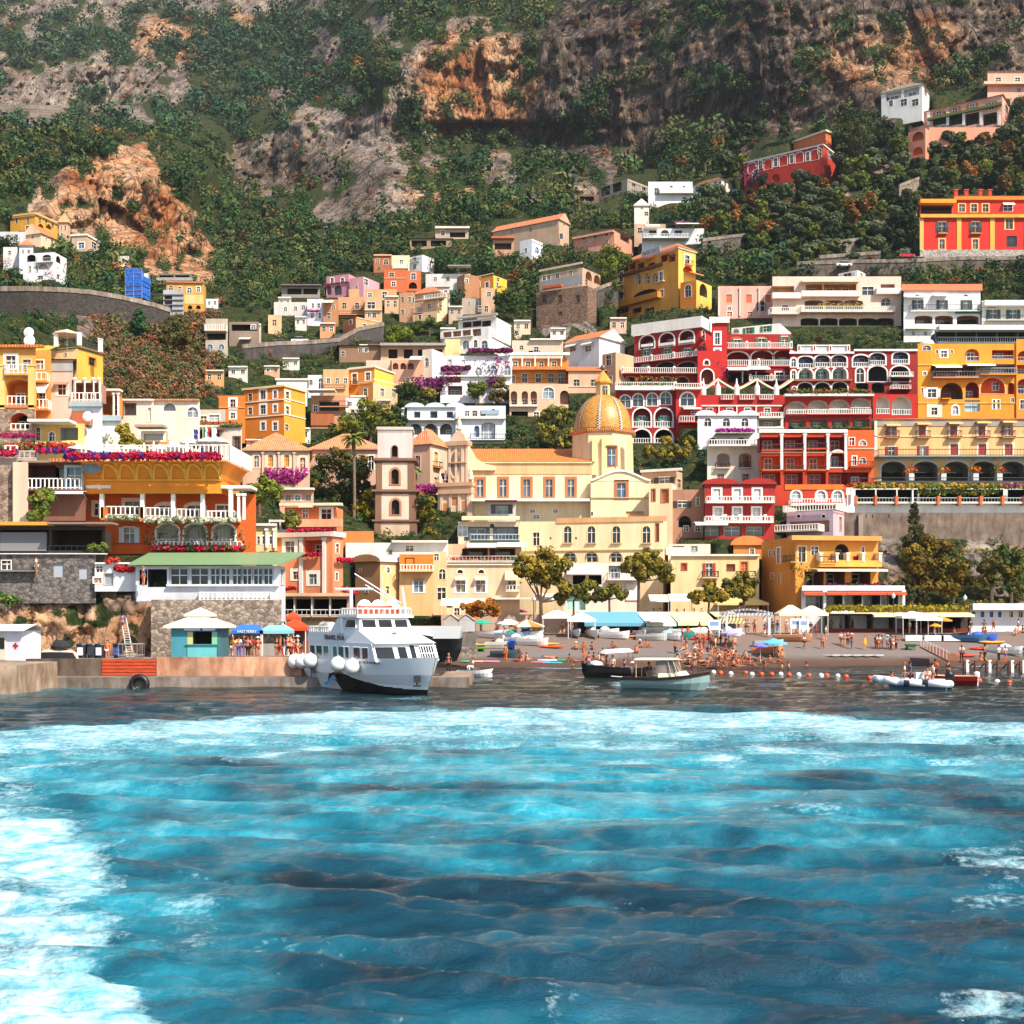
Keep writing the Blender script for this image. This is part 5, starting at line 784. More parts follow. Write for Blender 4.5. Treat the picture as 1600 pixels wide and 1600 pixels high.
H('house','pale yellow house with white trim and a violet flower balcony','house',396,433,433,822,880,'#e2c690',[W([404,412,423],838,4,12,tc=WF),Fl(398,434,862,7,'#a01c50,#b82848',out=.8,dens=1.3),Band(396,433,818,4,'#c8ccd4',dep=.5),Colm([417,429],826,3,30,name='pilaster')],dep=9,d=150)
H('house','low orange terrace house with white roof slabs above the coral house','house',445,524,536,792,826,'#dc7c48',[W([510],796,15,15,g='#2a2422/glass',tc=WF,trim=.35),W([477],796,8,13,g='#6a6a68/glass'),Band(440,536,787,4,'#e6cdb6',dep=1.2),Aw(470,492,790,4,dep=1.2,c='#e8c8a8/cloth'),Band(445,536,812,12,'#e0a07a',dep=1.0,name='terrace_parapet')],rel=14,dep=8,d=168)
H('house','peach flat house with blue grey windows above the low orange terrace house','house',437,490,490,765,790,'#d8a284',[W([450,465,482],774,8,8,g='#5a7088/glass'),Band(436,492,763,3,'#e8dccc',dep=1)],dep=7,d=178)
H('roof_terrace','white pergola frame with drapes on the roof behind the coral house','pergola',420,456,456,812,828,'#dcd6cc',[Lg([429,446],814,15,12,dep=2,c='#a8a098',d=None)],dep=4,d=160)
# beach front houses right of the church
H('house','white house with grey doors and a glazed balcony between the beach pines','house',880,1000,1000,880,965,'#dcd0c0',[Lg([960],884,18,22,dep=.8,c='#aab2b8',d=dict(w=.5,h=.8,g='#4a5560/glass')),Bal(948,1000,895,10,dep=1.2,rail='g',c=WHT),Lg([905,930],899,20,14,dep=2,c='#241f1d',d=None),Band(885,940,892,6,'#e8e4de',dep=1.5,name='canopy'),Band(978,1000,912,26,'#e2ded6',dep=.2,name='white_panel'),W([985],920,8,14),Lg([900],925,30,28,dep=1,c='#8aaea4',d=dict(w=.9,h=.9,g='#9ac4ba/glass'))],dep=9,d=172,base=6)
H('house','cream house with three red brown shutters by the beach road','house',1048,1128,1128,868,962,'#dfc090',[W([1069],881,7,10,s=None,g='#a04a24/paint',f='#a04a24/paint'),W([1108],880,10,20,g='#3a3634/glass',s='#a03a1c/paint'),Bal(1096,1122,893,9,dep=.9,rail='i'),W([1110],908,16,9,g='#a06040/paint',f='#a06040/paint'),Band(1048,1128,866,3,'#e6dccc',dep=.4),Band(1040,1080,855,12,'#d8cfc2',dep=.1,name='white_top')],dep=9,d=176,base=6)
H('house','pale yellow house with arched top windows and orange doors next to the orange restaurant','house',1128,1186,1186,868,962,'#e2c48c',[W([1142],882,12,10,g='#7a3a20/paint',f='#7a3a20/paint'),W([1163],878,10,23,g='#b8541c/paint',f='#c8824a/paint'),Bal(1150,1180,893,8,dep=.8,rail='i'),Band(1128,1186,866,3,'#e6dccc',dep=.4),W([1150],915,10,16)],dep=9,d=176,base=6)
H('house','roof clutter block with water tank and solar tubes behind the cream house','house',1044,1110,1110,850,868,'#d2c6b4',[W([1085],853,10,8,g='#8a8a8c/glass'),Lg([1060],853,18,10,dep=1,c='#a89c90',d=None)],dep=6,d=184)
H('house','orange barrel vaulted little house beside the orange restaurant','house',1146,1192,1192,852,872,'#c87a38',[W([1175],858,6,8,g='#6a2a1a/paint')],roof=('vault',1.4,1),rc='#e0d8cc',dep=7,d=184)
h,fa,fb,*_=H('restaurant','orange house restaurant with cream terrace awnings and red striped awnings below','restaurant',1190,1243,1372,838,962,'#cf842c',[W([1203,1210],860,3,9),W([1217],856,6,24,g='#b8b0a8/paint'),W([1207],896,4,8),W([1218],897,5,15,g='#b8b8b8/paint'),Bal(1228,1243,868,10,rail='i',dep=.7)],rel=68,elsB=[
W([1253],854,11,24,g='#2a2420/glass',tc='#e0c8a0/paint'),W([1273],854,11,14,g='#3a4448/glass',tc=WF),Lg([1315],850,22,24,a=True,dep=2,c='#4a3a30',d=dict(w=.7,h=.6,g='#5a6468/glass')),W([1348],855,5,8,g='#3a2420/paint'),W([1338],870,9,14,g='#7a1c14/paint',f='#a83a20/paint'),Bal(1275,1300,870,10,dep=1.4,rail='i',c='#dca048'),Band(1275,1372,876,10,'#dca44a',dep=1.2,name='terrace_parapet'),Colm([1277,1302,1319,1343,1369],864,4,14,c='#e6dcc4',dep=1.3),Band(1232,1372,838,7,'#dc9a50',dep=1.2,name='eaves'),
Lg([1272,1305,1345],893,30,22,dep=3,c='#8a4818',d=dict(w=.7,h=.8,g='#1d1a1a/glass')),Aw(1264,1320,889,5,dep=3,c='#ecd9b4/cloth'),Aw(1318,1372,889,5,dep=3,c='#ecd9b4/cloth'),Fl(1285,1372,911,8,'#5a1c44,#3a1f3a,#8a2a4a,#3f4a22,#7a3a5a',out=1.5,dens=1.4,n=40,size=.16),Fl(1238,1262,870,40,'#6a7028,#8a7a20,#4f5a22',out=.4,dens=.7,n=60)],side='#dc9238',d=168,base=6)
H('restaurant','glazed dining terrace with a white parapet and red striped awnings','restaurant',1252,1412,1412,916,957,'#d8d8d8',[Lg([1272],931,26,20,dep=1.5,c='#5a5a5e',d=dict(w=.9,h=.9,g='#7a8a94/glass')),Lg([1303,1333,1362,1390],930,27,20,dep=2.5,c='#33363a',d=dict(w=.5,h=.95,g='#7a98a8/glass')),Band(1252,1412,915,8,'#dcdde0',dep=.5,name='white_parapet'),*[Aw(x,x+31,924,6,dep=1.4,c='#c8502e/cloth') for x in (1253,1288,1320,1351,1381)],Colm([1287,1410],922,4,32,dep=.6)],dep=8,d=165.5,base=4)
H('bathing_hut_row','long white bathing house with blue doors at the end of the beach','building',1517,1720,1720,952,968,'#dedede',[W([1521,1535,1549,1562],955,6,9,g='#1d56a8/paint',f='#dedede/paint',nomull=1),W([1580,1595,1610,1640],955,6,9,g='#2a2c30/paint'),Band(1514,1720,943,10,'#e9e9e6',dep=1.6,name='roof_slab')],dep=6,d=172)
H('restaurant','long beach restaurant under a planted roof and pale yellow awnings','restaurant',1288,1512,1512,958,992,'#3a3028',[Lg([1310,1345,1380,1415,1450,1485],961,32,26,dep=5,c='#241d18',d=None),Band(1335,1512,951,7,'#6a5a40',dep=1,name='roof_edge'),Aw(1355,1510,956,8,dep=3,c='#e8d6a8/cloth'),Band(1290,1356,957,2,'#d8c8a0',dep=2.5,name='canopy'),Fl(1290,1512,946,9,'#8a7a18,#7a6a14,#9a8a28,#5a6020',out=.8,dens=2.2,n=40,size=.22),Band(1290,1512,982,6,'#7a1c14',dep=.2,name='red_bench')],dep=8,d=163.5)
# ---- houses on the rock, top left
H('house','yellow house with dark green shutters under the tall left cliff','house',16,55,90,335,360,'#d39a34',[W([26,44],341,4,8,g='#1a3a2a/paint'),W([43],353,6,5)],rel=40,elsB=[W([62,72,82],341,4,7,g='#3a2a1a/paint'),Lg([64,76],350,9,8,a=True,dep=1,c='#a8682a',d=None)],roof=('parapet',.5),rc='#d8b070',dep=10)
H('church_tower','small beige bell turret with arched openings beside the yellow shuttered house','bell tower',92,106,110,348,375,'#caa282',[W([96,102],352,2.5,8,a=True),W([97],364,4,8,a=True)],rel=20,roof=('hip',3),rc='#c8a070/tile',dep=5)
H('chapel','small chapel with a beige gable and orange flank roof','house',38,64,88,365,384,'#dcc0a0',[W([51],364,3,4)],rel=40,elsB=[W([72],372,3,4)],roof=('gable',3,False),rc='#cf7a4c/tile',dep=8)
H('house','white grey flat roofed house behind the small chapel','house',-4,40,40,362,380,'#c9c9cc',[W([12,26],367,4,6)],dep=7)
H('house','white house with large dark arched openings and a curved front','house',36,85,104,394,438,'#dfe0e4',[Lg([49,73],398,13,11,a=.5,dep=2,c='#3a3a42',d=None),Lg([67],412,16,9,a=True,dep=.8,c='#c9c4c8',d=None),W([63],431,8,5),W([47,58],416,3,9),Bal(58,84,404,6,dep=.8,rail='g',c=WHT),Fl(72,84,418,18,'#a02a3a,#8a1a2a',out=.5,n=40)],rel=30,elsB=[Lg([91],400,7,11,a=True,dep=1.5,c='#3a3a42',d=None),W([91],429,5,7),W([90],417,2,4)],side='#e6e6e8')
H('house','white house with two small windows behind the curved white house','house',30,52,52,384,420,'#d6d6da',[W([36,45],391,3,5)],roof=('hip',2),rc='#c87a4a/tile',dep=8,d=D(45,438)+7)
H('house','beige house with a blue window and dark garage roof right of the chapel','house',112,135,156,368,392,'#bfa58a',[W([127],379,9,9,g='#4a6a8a/glass',tc=WF,trim=.3)],rel=30,elsB=[W([147],379,8,9,g='#2a2a2a/paint')],cor=(.5,'#e0dcd4'))
H('house','white shack with stairs on the rocky slope','house',5,32,32,386,420,'#d8d4d4',[W([15],392,4,6),Fl(4,16,402,18,'#b06a78,#a04a5a',out=.4,n=40)],dep=7)
def scaffold():
 d=D(210,476)-1;b=MB();f=Face((P(210,0,d).x,d),(.97,-.2));t0,t1,z0,z1=f.rect(196,222,420,474);r=thing('scaffold_tower','narrow building wrapped in bright blue scaffold netting','scaffolding',f.p((t0+t1)/2,z0))
 m,nt,bs=newmat('netting');n=noise_node(nt,2.2,4,geo_pos(nt,(1,1,.5)));rr=ramp(nt,n.outputs['Fac'],[(.3,lin('#0f3f9a')),(.7,lin('#2a74d0'))]);nt.links.new(rr.outputs[0],bs.inputs['Base Color']);bs.inputs['Roughness'].default_value=.8
 for k in range(7):
  za,zb=z0+(z1-z0)*(.16+k*.12),z0+(z1-z0)*(.27+k*.12);fbox(b,f,t0+random.uniform(-.2,.2),t1-(1.4 if k > 4 else 0)+random.uniform(-.2,.2),za,zb+.3,-3.5,random.uniform(0,.15),m)
 b.build('netting',r);b=MB()
 for t in (t0,(t0+t1)/2,t1):
  for o in (.1,-3.4):b.bar(f.p(t,z0-1.5,o),f.p(t,z1,o),.06,'#9a9a98/paint')
 for k in range(9):z=z0+(z1-z0)*k/8;b.bar(f.p(t0,z,.12),f.p(t1,z,.12),.05,'#9a9a98/paint')
 b.build('scaffold_pole',r)
scaffold()
H('house','small white box house behind the blue netting','house',215,232,232,427,452,'#e0dedc',[W([226],434,3,4)],dep=6)
H('house','yellow brown house with arched ground floor openings and a tiled rim','house',260,318,322,443,485,'#c99440',[W([267],446,6,7,a=True),W([281,310],448,5,8),W([296],449,7,9,a=True),W([298,312],464,5,9,g='#2a3a2a/paint'),Lg([297,310],477,7,6,a=True,dep=.6,c='#4a2a1a',d=None),Band(260,318,440,2.5,'#b87040',dep=.4),Band(288,318,461,14,'#dcbc70',dep=.05,name='cream_storey')],rel=10,dep=8)
H('house','house clad in pale scaffold sheets next to the yellow brown house','house',255,287,287,453,490,'#a9a9ac',[*[Band(255,287,y,1.2,'#77777a',dep=.3,name='scaffold_bar') for y in (460,468,476,484)],Lg([263],462,12,24,dep=1,c='#5a5a5a',d=None)],dep=6,d=D(290,492)-4)
H('house','little white house at the end of the yellow brown house','house',322,341,341,467,480,'#d2d2d6',[W([336],470,4,6,a=True,g='#3a4a6a/paint'),W([327],471,3,5)],dep=5)
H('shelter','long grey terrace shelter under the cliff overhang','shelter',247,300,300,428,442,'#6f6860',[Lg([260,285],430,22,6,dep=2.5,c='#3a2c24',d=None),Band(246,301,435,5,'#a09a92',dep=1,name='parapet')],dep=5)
H('house','tiny white house with stairs on the bush slope','house',184,202,202,400,416,'#c9bfb0',[W([193],404,4,5)],dep=5)
# ---- houses above the quay, left edge
h,fa,*_=H('house','light orange house with arched loggia and white balustrades at the picture edge','house',-60,56,56,541,642,'#dfa04e',[Lg([28],593,36,40,a=.5,dep=2.2,c='#d8862c',d=dict(w=.3,h=.55,x=-.2,f=WF),rail='w'),W([17],556,15,20,g='#5a6a70/glass',tc=WF,trim=.3),W([42],562,12,12,g='#8a8a86/glass'),Bal(11,47,572,14,dep=.9,rail='w'),Colm([5,51],570,9,70,c='#e6bc70',dep=.5),Band(-60,70,540,4,'#cf7a3a/tile',dep=.6),Lg([-25],560,30,24,dep=1,c='#c8863c',d=None),Band(-60,56,634,4,'#c07848',dep=.5)],dep=10,d=139)
H('house','stone fronted basement with a round orange arch and balustrade','house',-60,55,55,640,690,'#9a8472/stone',[Lg([31],645,31,27,a=True,dep=2,c='#c0541c',ring='#a89078/stone',d=dict(w=.3,h=.6,x=-.25,f=WF),rail='w'),Lg([-10],652,20,20,dep=1,c='#8a4a30',d=None)],dep=9,d=137)
H('house','recessed orange house bay with a white awning and two balconies','house',55,80,80,548,650,'#d98a3a',[Bal(55,78,585,12,dep=1.2),Aw(56,78,599,18,dep=1.4,c='#efece6/cloth'),Bal(55,80,627,14,dep=1.3),W([62],563,12,14,g='#8a8078/glass'),W([66],615,10,12)],dep=8,d=143)
H('house','weathered grey house with a brown shuttered window and a sloping roof','house',66,114,114,562,655,'#c4b2a4',[W([97],601,12,16,g='#4a1a10/paint',tc='#d8c8bc/paint',trim=.35),Aw(86,108,597,5,dep=.6,c='#c88a78/cloth'),Band(66,114,566,14,'#a0a4a4',dep=.1,name='grey_band')],roof=('shed',1.2),rc='#a8704c/tile',dep=8,d=146)
H('house','yellow house with a pale flank, roof terrace and a dark double window','house',60,121,161,545,612,'#e4c894',[W([103],552,3,4),Aw(60,96,540,16,dep=2,c='#e2a23c/cloth'),Bal(90,120,531,13,dep=.2,rail='i',th=.02)],rel=42,elsB=[W([144],559,11,12,g='#1c1a18/glass',f='#3a3028/paint',tc='#b8782c/paint'),Band(121,161,546,2,'#8a6a48',dep=.3),Bal(130,152,537,9,dep=.15,rail='i',th=.02)],side='#dfa03c',d=152)
H('house','cream house with white pergola awnings and small arched doors','house',56,132,132,662,702,'#dfb868',[W([60],668,6,20,g='#23201c/glass'),W([81],675,8,15,a=True,g='#1f1c18/glass'),Lg([108],668,28,20,dep=1.5,c='#9aa0a0',d=None),Band(56,120,660,4,'#e8e4da',dep=2.5,name='pergola'),Band(56,132,691,8,'#e6cc88',dep=1,name='terrace_parapet')],dep=8,d=138)
H('house','pale blue white stair house with a big satellite dish','house',112,160,160,634,735,'#cfdde4',[W([139],660,10,8,g='#8a9aa4/paint'),Band(110,160,628,8,'#9aa8b0',dep=.5),Band(112,145,643,22,'#a85a38',dep=.1,name='brown_panel')],dep=7,d=141)
H('house','white chimney shaped block with a creeper','house',157,188,188,655,720,'#d8d4cc',[Band(155,190,650,8,'#a0b0b8',dep=.4),Fl(160,178,672,22,'#6a7030,#8a8a3a',out=.2,n=20)],dep=6,d=143)
H('roof_terrace','laundry roof terrace with white posts above the pale blue stair house','terrace',112,158,158,594,628,'#cfc4b4',[Lg([135],598,40,28,dep=2.5,c='#b0806a',d=None),Colm([118,133,147,156],590,1.5,36,dep=.2),Bal(112,158,615,12,dep=.5,rail='w')],dep=5,d=146)
H('house','orange porch house with white columns beside the laundry terrace','house',157,190,190,613,655,'#d08a48',[Lg([172],618,26,30,dep=2,c='#c07a40',d=dict(w=.3)),Colm([160,181,188],615,2,38,out=.6),Band(155,192,610,3,'#e2d8c8',dep=1.2)],dep=7,d=150)
H('house','whitewashed house with a glazed corner, dishes and a scalloped roof line','house',186,240,240,626,690,'#d4c4b4',[W([203],623+8,18,17,g='#3a3a38/glass',f='#3a3028/paint'),W([234],637,5,22,g='#c8c4c0/paint'),Band(186,240,624,2.5,'#e6ded2',dep=.4)],dep=8,d=152)
H('house','whitewashed house wall with an arched niche and an arched bay window','house',240,312,312,626,700,'#dccbb8',[Lg([265],630,19,12,a=True,dep=.5,c='#9aa0a4',d=None),W([301],636,17,16,a=True,g='#7a8088/glass',tc=WF,trim=.3),Band(240,312,624,2.5,'#c88a5c/tile',dep=.4),Bal(268,300,690,10,dep=1.5)],dep=8,d=153)
H('house','orange yellow terrace box with a white framed window and slatted pergola','house',222,262,262,674,718,'#dc9438',[W([240],669+8,30,10,g='#b8b0a8/paint',tc=WF,trim=.35,nomull=1),Band(218,262,667,4,'#a8927c',dep=2,name='pergola')],dep=6,d=147)
H('house','grey white house with a dark brown veranda and brown shutters','house',292,378,378,664,722,'#cdc0b4',[Lg([318],674,50,40,dep=2.5,c='#8a7a70',d=None),W([336],686,7,18,g='#2a2220/glass'),W([370],683,9,30,g='#3a2a22/paint',f='#6a4a3a/paint'),Band(290,350,670,4,'#6a5040',dep=1.4),Fl(345,378,663,4,'#7a7a50',out=.2)],dep=8,d=156)
H('house','small grey lean-to rooms with glass in front of the orange block','house',310,352,352,640,668,'#b8a89c',[W([318],650,10,12,g='#6a5a50/glass'),W([335],648,16,10,g='#a8a8a8/paint'),Fl(310,372,660,6,'#8a4a30,#b05a38,#6a6a38',out=.6)],dep=6,d=160)
# ---- flowered terrace and the orange hotel
h,fa,*_=H('restaurant','orange restaurant house with white columns and a vaulted overhanging terrace','restaurant',134,400,400,772,860,'#cf5a18',[
W([153],787,10,18,g='#2a2c30/glass',tc='#e0c8b0/paint',trim=.35),W([207],784,22,24,g='#30363a/glass',tc='#e0c8b0/paint',trim=.4),W([258,305],790,24,18,g='#30363a/glass',tc='#e0c8b0/paint',trim=.4,a=.2),W([350],790,22,18,g='#3a2a22/glass'),W([125+9],783,7,14,a=True,g='#c8b890/glass',tc='#b88a48/paint'),
Lg([262,305,350],819,34,37,a=.6,dep=1.8,c='#d8d6d6',ring=WF,rw=.2,d=dict(w=.3,h=.75,x=-.25,g='#c8c8cc/paint'),rail='w'),W([202],824,16,24,g='#8a9aa8/glass',s='#b8c0c8/paint',tc=WF,trim=.1),Band(134,240,848,2,'#a84a18'),
Bal(178,230,795,14,dep=2.6,rail='w',c='#d8701c'),Bal(238,282,797,14,dep=2.6,rail='w',c='#d8701c'),Bal(286,328,799,14,dep=2.6,rail='w',c='#d8701c'),Bal(332,376,802,13,dep=2.6,rail='w',c='#d8701c'),Colm([173,235,282,327,370],765,5.5,48,out=2.4,dep=.5),Colm([382,390],775,3.5,40,out=2.4,dep=.4),Band(134,402,763,4.5,'#e6e0d8',dep=3.0,name='pergola_beam'),Band(172,180,796,20,'#d8701c',dep=2.9,name='pier'),Band(231,237,796,22,'#d8701c',dep=2.9,name='pier'),
Fl(180,232,808,6,'#c8c4b0,#b8b8a0,#8a9070',out=2.8,dens=1.6,n=40),Fl(238,378,811,9,'#c8c4b0,#b8b8a0,#7a8060',out=2.8,dens=1.5,n=40),Band(174,237,812,5,'#d87a3a/tile',dep=2.4,name='tiled_eaves'),Fl(242,386,853,8,'#b81838,#c82848,#a81030,#5a6a30',out=1.0,dens=1.5,n=36),*[Fl(x-5,x+5,820,38,'#5a6440,#6a7048,#8a7a58',out=.1,n=44) for x in (240,284,327,373)],Bal(240,380,847,9,dep=.7)],dep=9,d=127)
def cove():
 d=127-3.2;f=Face((P(250,0,d).x,d),(1,-.02));t0,t1,z0,z1=f.rect(134,345,722,771);b=MB();col='#e0861f';n=8;r=6
 prof=[(-.1,z0),(-.1,z0+(z1-z0)*.42),(.15,z0+(z1-z0)*.6),(.5,z0+(z1-z0)*.78),(1.1,z0+(z1-z0)*.93),(1.4,z1-.12),(1.4,z1)]
 for (o,z),(o2,z2) in zip(prof,prof[1:]):b.poly([f.p(t0,z,o),f.p(t1+o*.6,z,o),f.p(t1+o2*.6,z2,o2),f.p(t0,z2,o2)],col)
 for (o,z),(o2,z2) in zip(prof,prof[1:]):b.poly([f.p(t1+o*.6,z,o),f.p(t1+o*.6,z,-8),f.p(t1+o2*.6,z2,-8),f.p(t1+o2*.6,z2,o2)],col)
 b.poly([f.p(t0,z1,1.4),f.p(t1+.84,z1,1.4),f.p(t1+.84,z1,-9),f.p(t0,z1,-9)],'#b8aea0');b.poly([f.p(t0,z0,-9),f.p(t0,z0,-.1),f.p(t0,z1,1.4),f.p(t0,z1,-9)],col)
 root=thing('restaurant_terrace','orange terrace platform with seven little vaults and red flowers along its edge','terrace',f.p((t0+t1)/2,z0));b.build('vaulted_platform',root)
 ta=f.t(160);w=(t1-ta)/7;b=MB()
 for k in range(8):
  t=ta+w*k
  for (o,z),(o2,z2) in zip(prof[1:-1],prof[2:]):b.box8([f.p(t-.1,z,o+.02),f.p(t+.1,z,o+.02),f.p(t+.1,z,o-.3),f.p(t-.1,z,o-.3),f.p(t-.1,z2,o2+.22),f.p(t+.1,z2,o2+.22),f.p(t+.1,z2,o2-.3),f.p(t-.1,z2,o2-.3)],'#e8a440')
  if k < 7:
   c=t+w/2;A=[(c-w*.46*math.cos(a),z0+(z1-z0)*(.45+.45*math.sin(a))) for a in [math.pi*i/10 for i in range(11)]]
   oo=lambda z:float(np.interp(z,[p[1] for p in prof],[p[0] for p in prof]))+.12
   for (a1,za),(a2,zb) in zip(A,A[1:]):b.bar(f.p(a1,za,oo(za)),f.p(a2,zb,oo(zb)),.13,'#eaae4a')
 fbox(b,f,t0,t1,z0+(z1-z0)*.4,z0+(z1-z0)*.45,-.1,.1,'#e8a440');b.build('vault_rib',root)
 b=MB();c=f.p(f.t(148),f.z(148,733),1.0);b.poly([c+Vector((f.u.x*1.0*math.cos(a),f.u.y*math.cos(a),.6*math.sin(a))) for a in [math.pi*i/8 for i in range(16)]],'#5a6468/glass');b.build('oval_window',root)
 flowers('flower_edge',root,f,116,352,711,12,'#b01838,#c8203c,#a0143a,#3f2a78,#b82a50,#a81030',2.2,60,.17,2.0)
 b=MB();railing(b,[f.p(t0,z1,1.2),f.p(t1+1.2,z1,1.2),f.p(t1+1.2,z1,-8)],1.5,'w');b.build('railing',root)
 return f,z1
cf,cz=cove()
def umbrella(x,y,z,r,h,col,label,group=None,closed=False,tilt=0,name='parasol',cat='umbrella',pole='#d8d4cc/paint',n=8):
 root=thing(name,label,cat,(x,y,z),group);b=MB();b.bar((x,y,z-.2),(x,y,z+h),.035,pole,6);b.build('pole',root)
 b=MB();c1=col if isinstance(col,(list,tuple)) else [col]
 if closed:b.lathe((x,y,z+h*.3),[(.1,0),(.22,.2),(.16,h*.45),(.05,h*.72)],c1[0],8)
 else:
  ring_=[(x+r*math.cos(2*math.pi*i/n+.2),y+r*math.sin(2*math.pi*i/n+.2),z+h-r*.32) for i in range(n)];top=(x,y,z+h+.05)
  for i in range(n):
   a,c=ring_[i],ring_[(i+1) % n];m=c1[i % len(c1)];b.poly([a,c,top],m);b.poly([(a[0],a[1],a[2]-.16),(c[0],c[1],c[2]-.16),c,a],m)
 o=b.build('canopy',root)
 if tilt:root.rotation_euler=(tilt*.4,tilt,0)
 return root
for i,(px,py,cl) in enumerate(((205,712,0),(225,716,1),(240,716,1),(250,718,0),(277,720,0),(292,718,1),(185,712,1),(300,728,0),(325,722,0),(312,730,0),(323,714,1),(340,726,0),(122,712,0))):
 d=127+(3-i % 3*1.2)-(4 if px > 290 else 1);q=P(px,0,d);umbrella(q.x,q.y,cz+.05,1.25,2.4,'#e9e6df/cloth','open white parasol on the flowered terrace of the orange restaurant' if not cl else 'closed white parasol standing on the flowered terrace','closed terrace parasols' if cl else 'white terrace parasols',closed=bool(cl))
def flag(px,py,h,cols,label):
 d=125;q=P(px,py,d);root=thing('flag',label,'flag',q);b=MB();b.bar(q,q+Vector((0,0,h)),.03,'#c8c8c8/paint');b.build('flagpole',root);b=MB();w=.35
 for i,c in enumerate(cols):
  for j in range(4):b.poly([q+Vector((i*w*.6+.02,.1*math.sin(j*1.3+i),h-j*.5)),q+Vector(((i+1)*w*.6+.02,.1*math.sin(j*1.3+i+1),h-.15-j*.5)),q+Vector(((i+1)*w*.6+.1,.1*math.sin(j*1.3+i+2),h-.65-j*.5)),q+Vector((i*w*.6+.05,.1*math.sin(j*1.3+i+1),h-.5-j*.5))],c)
 b.build('flag_cloth',root)
flag(302,722,3.4,['#1a2a7a/cloth','#16246a/cloth'],'dark blue flag hanging on the flowered terrace');flag(317,722,3.6,['#1f6a3a/cloth','#e0dcd4/cloth','#b02a24/cloth'],'green white and red flag hanging on the flowered terrace');flag(331,720,3.4,['#e6e2da/cloth','#e6e2da/cloth'],'white flag hanging on the flowered terrace')
H('planted_terrace','planted terrace with red flower beds and a glass parapet','terrace',-60,120,120,716,742,'#a89a90',[Band(-60,120,730,4,'#6a6a6c',dep=.6),Fl(-20,30,704,9,'#b81a44,#c02a4a,#3f2a6a',out=.6,dens=1.6,n=50),Fl(62,117,701,8,'#b81a44,#c82a50,#3f2a6a',out=.6,dens=1.6,n=50),Fl(0,112,690,12,'#9a3028,#b8402c,#5a6a30',out=-.6,dens=1.2,n=50),Fl(-10,44,673,6,'#b03a6a,#a02a58',out=-2,dens=1.2,n=50),Bal(30,60,706,12,dep=.5,rail='g'),Bal(8,28,697,8,dep=.4)],dep=7,d=128)
H('house','brown balcony house with a white balustrade beside the orange restaurant','house',43,134,134,722,775,'#7a5040',[Lg([66],727,42,36,dep=2,c='#5a3a30',d=None),Lg([95],730,16,32,dep=1,c='#b8b4b0',d=None),W([116],731,22,32,g='#5a7480/glass',tc='#b8d0d8/paint',trim=.3),Bal(43,131,750,16,dep=1.3,rail='w'),Band(86,134,719,5,'#cf7a50/tile',dep=1.4,name='tiled_eaves'),Band(43,90,722,3,'#a07a60',dep=1.3),Aw(90,138,768,6,dep=1.5,c='#dcd8d0/cloth')],dep=7,d=124)
H('tower_wall','pale tapering wall buttress beside a rubble stone wall','wall',20,44,44,722,820,'#cbb8a0',[],dep=6,d=122.5)
H('rubble_wall','rubble stone wall at the picture edge with bushes below','wall',-60,20,20,726,805,'#8f7c6c/stone',[],dep=6,d=123.5)
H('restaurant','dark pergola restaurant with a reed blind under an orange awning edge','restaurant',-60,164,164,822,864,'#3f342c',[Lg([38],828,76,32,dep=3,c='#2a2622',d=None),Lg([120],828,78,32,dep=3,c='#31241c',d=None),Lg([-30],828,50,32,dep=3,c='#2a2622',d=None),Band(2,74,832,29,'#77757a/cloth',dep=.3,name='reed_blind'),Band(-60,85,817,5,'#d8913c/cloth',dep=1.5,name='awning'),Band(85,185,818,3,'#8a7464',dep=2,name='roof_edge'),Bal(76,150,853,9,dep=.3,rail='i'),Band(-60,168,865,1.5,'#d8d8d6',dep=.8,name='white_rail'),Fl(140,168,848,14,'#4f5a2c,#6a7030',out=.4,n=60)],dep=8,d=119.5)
H('house','grey stone basement with two pale metal doors under the pergola restaurant','house',-60,150,150,866,902,'#6a6664/stone',[W([91],880,17,22,g='#9fa4ac/paint',nomull=1,trim=0),W([130],885,15,20,g='#9fa4ac/paint',nomull=1,trim=0),W([10],876,14,14,g='#2f3a4a/glass'),Band(-60,60,892,1.2,'#8a8a8a',dep=.8,name='rail')],dep=6,d=119)
H('stair_block','white stepped stair block with red flower pots','stairs',148,214,214,880,916,'#dcdcde',[W([155],884,10,9,g='#2a2422/glass',trim=0),W([153],903,12,8,g='#c8803c/paint',tc=WF),W([170],896,14,18,g='#8a8f98/paint',nomull=1),Fl(170,186,871,9,'#b02a24,#c03a2c',out=.3,n=50),Fl(180,210,884,9,'#a01c1c,#b82c24',out=.2,n=50),Band(150,214,879,2,'#eceae6',dep=.3)],dep=5,d=118.5,base=.5)
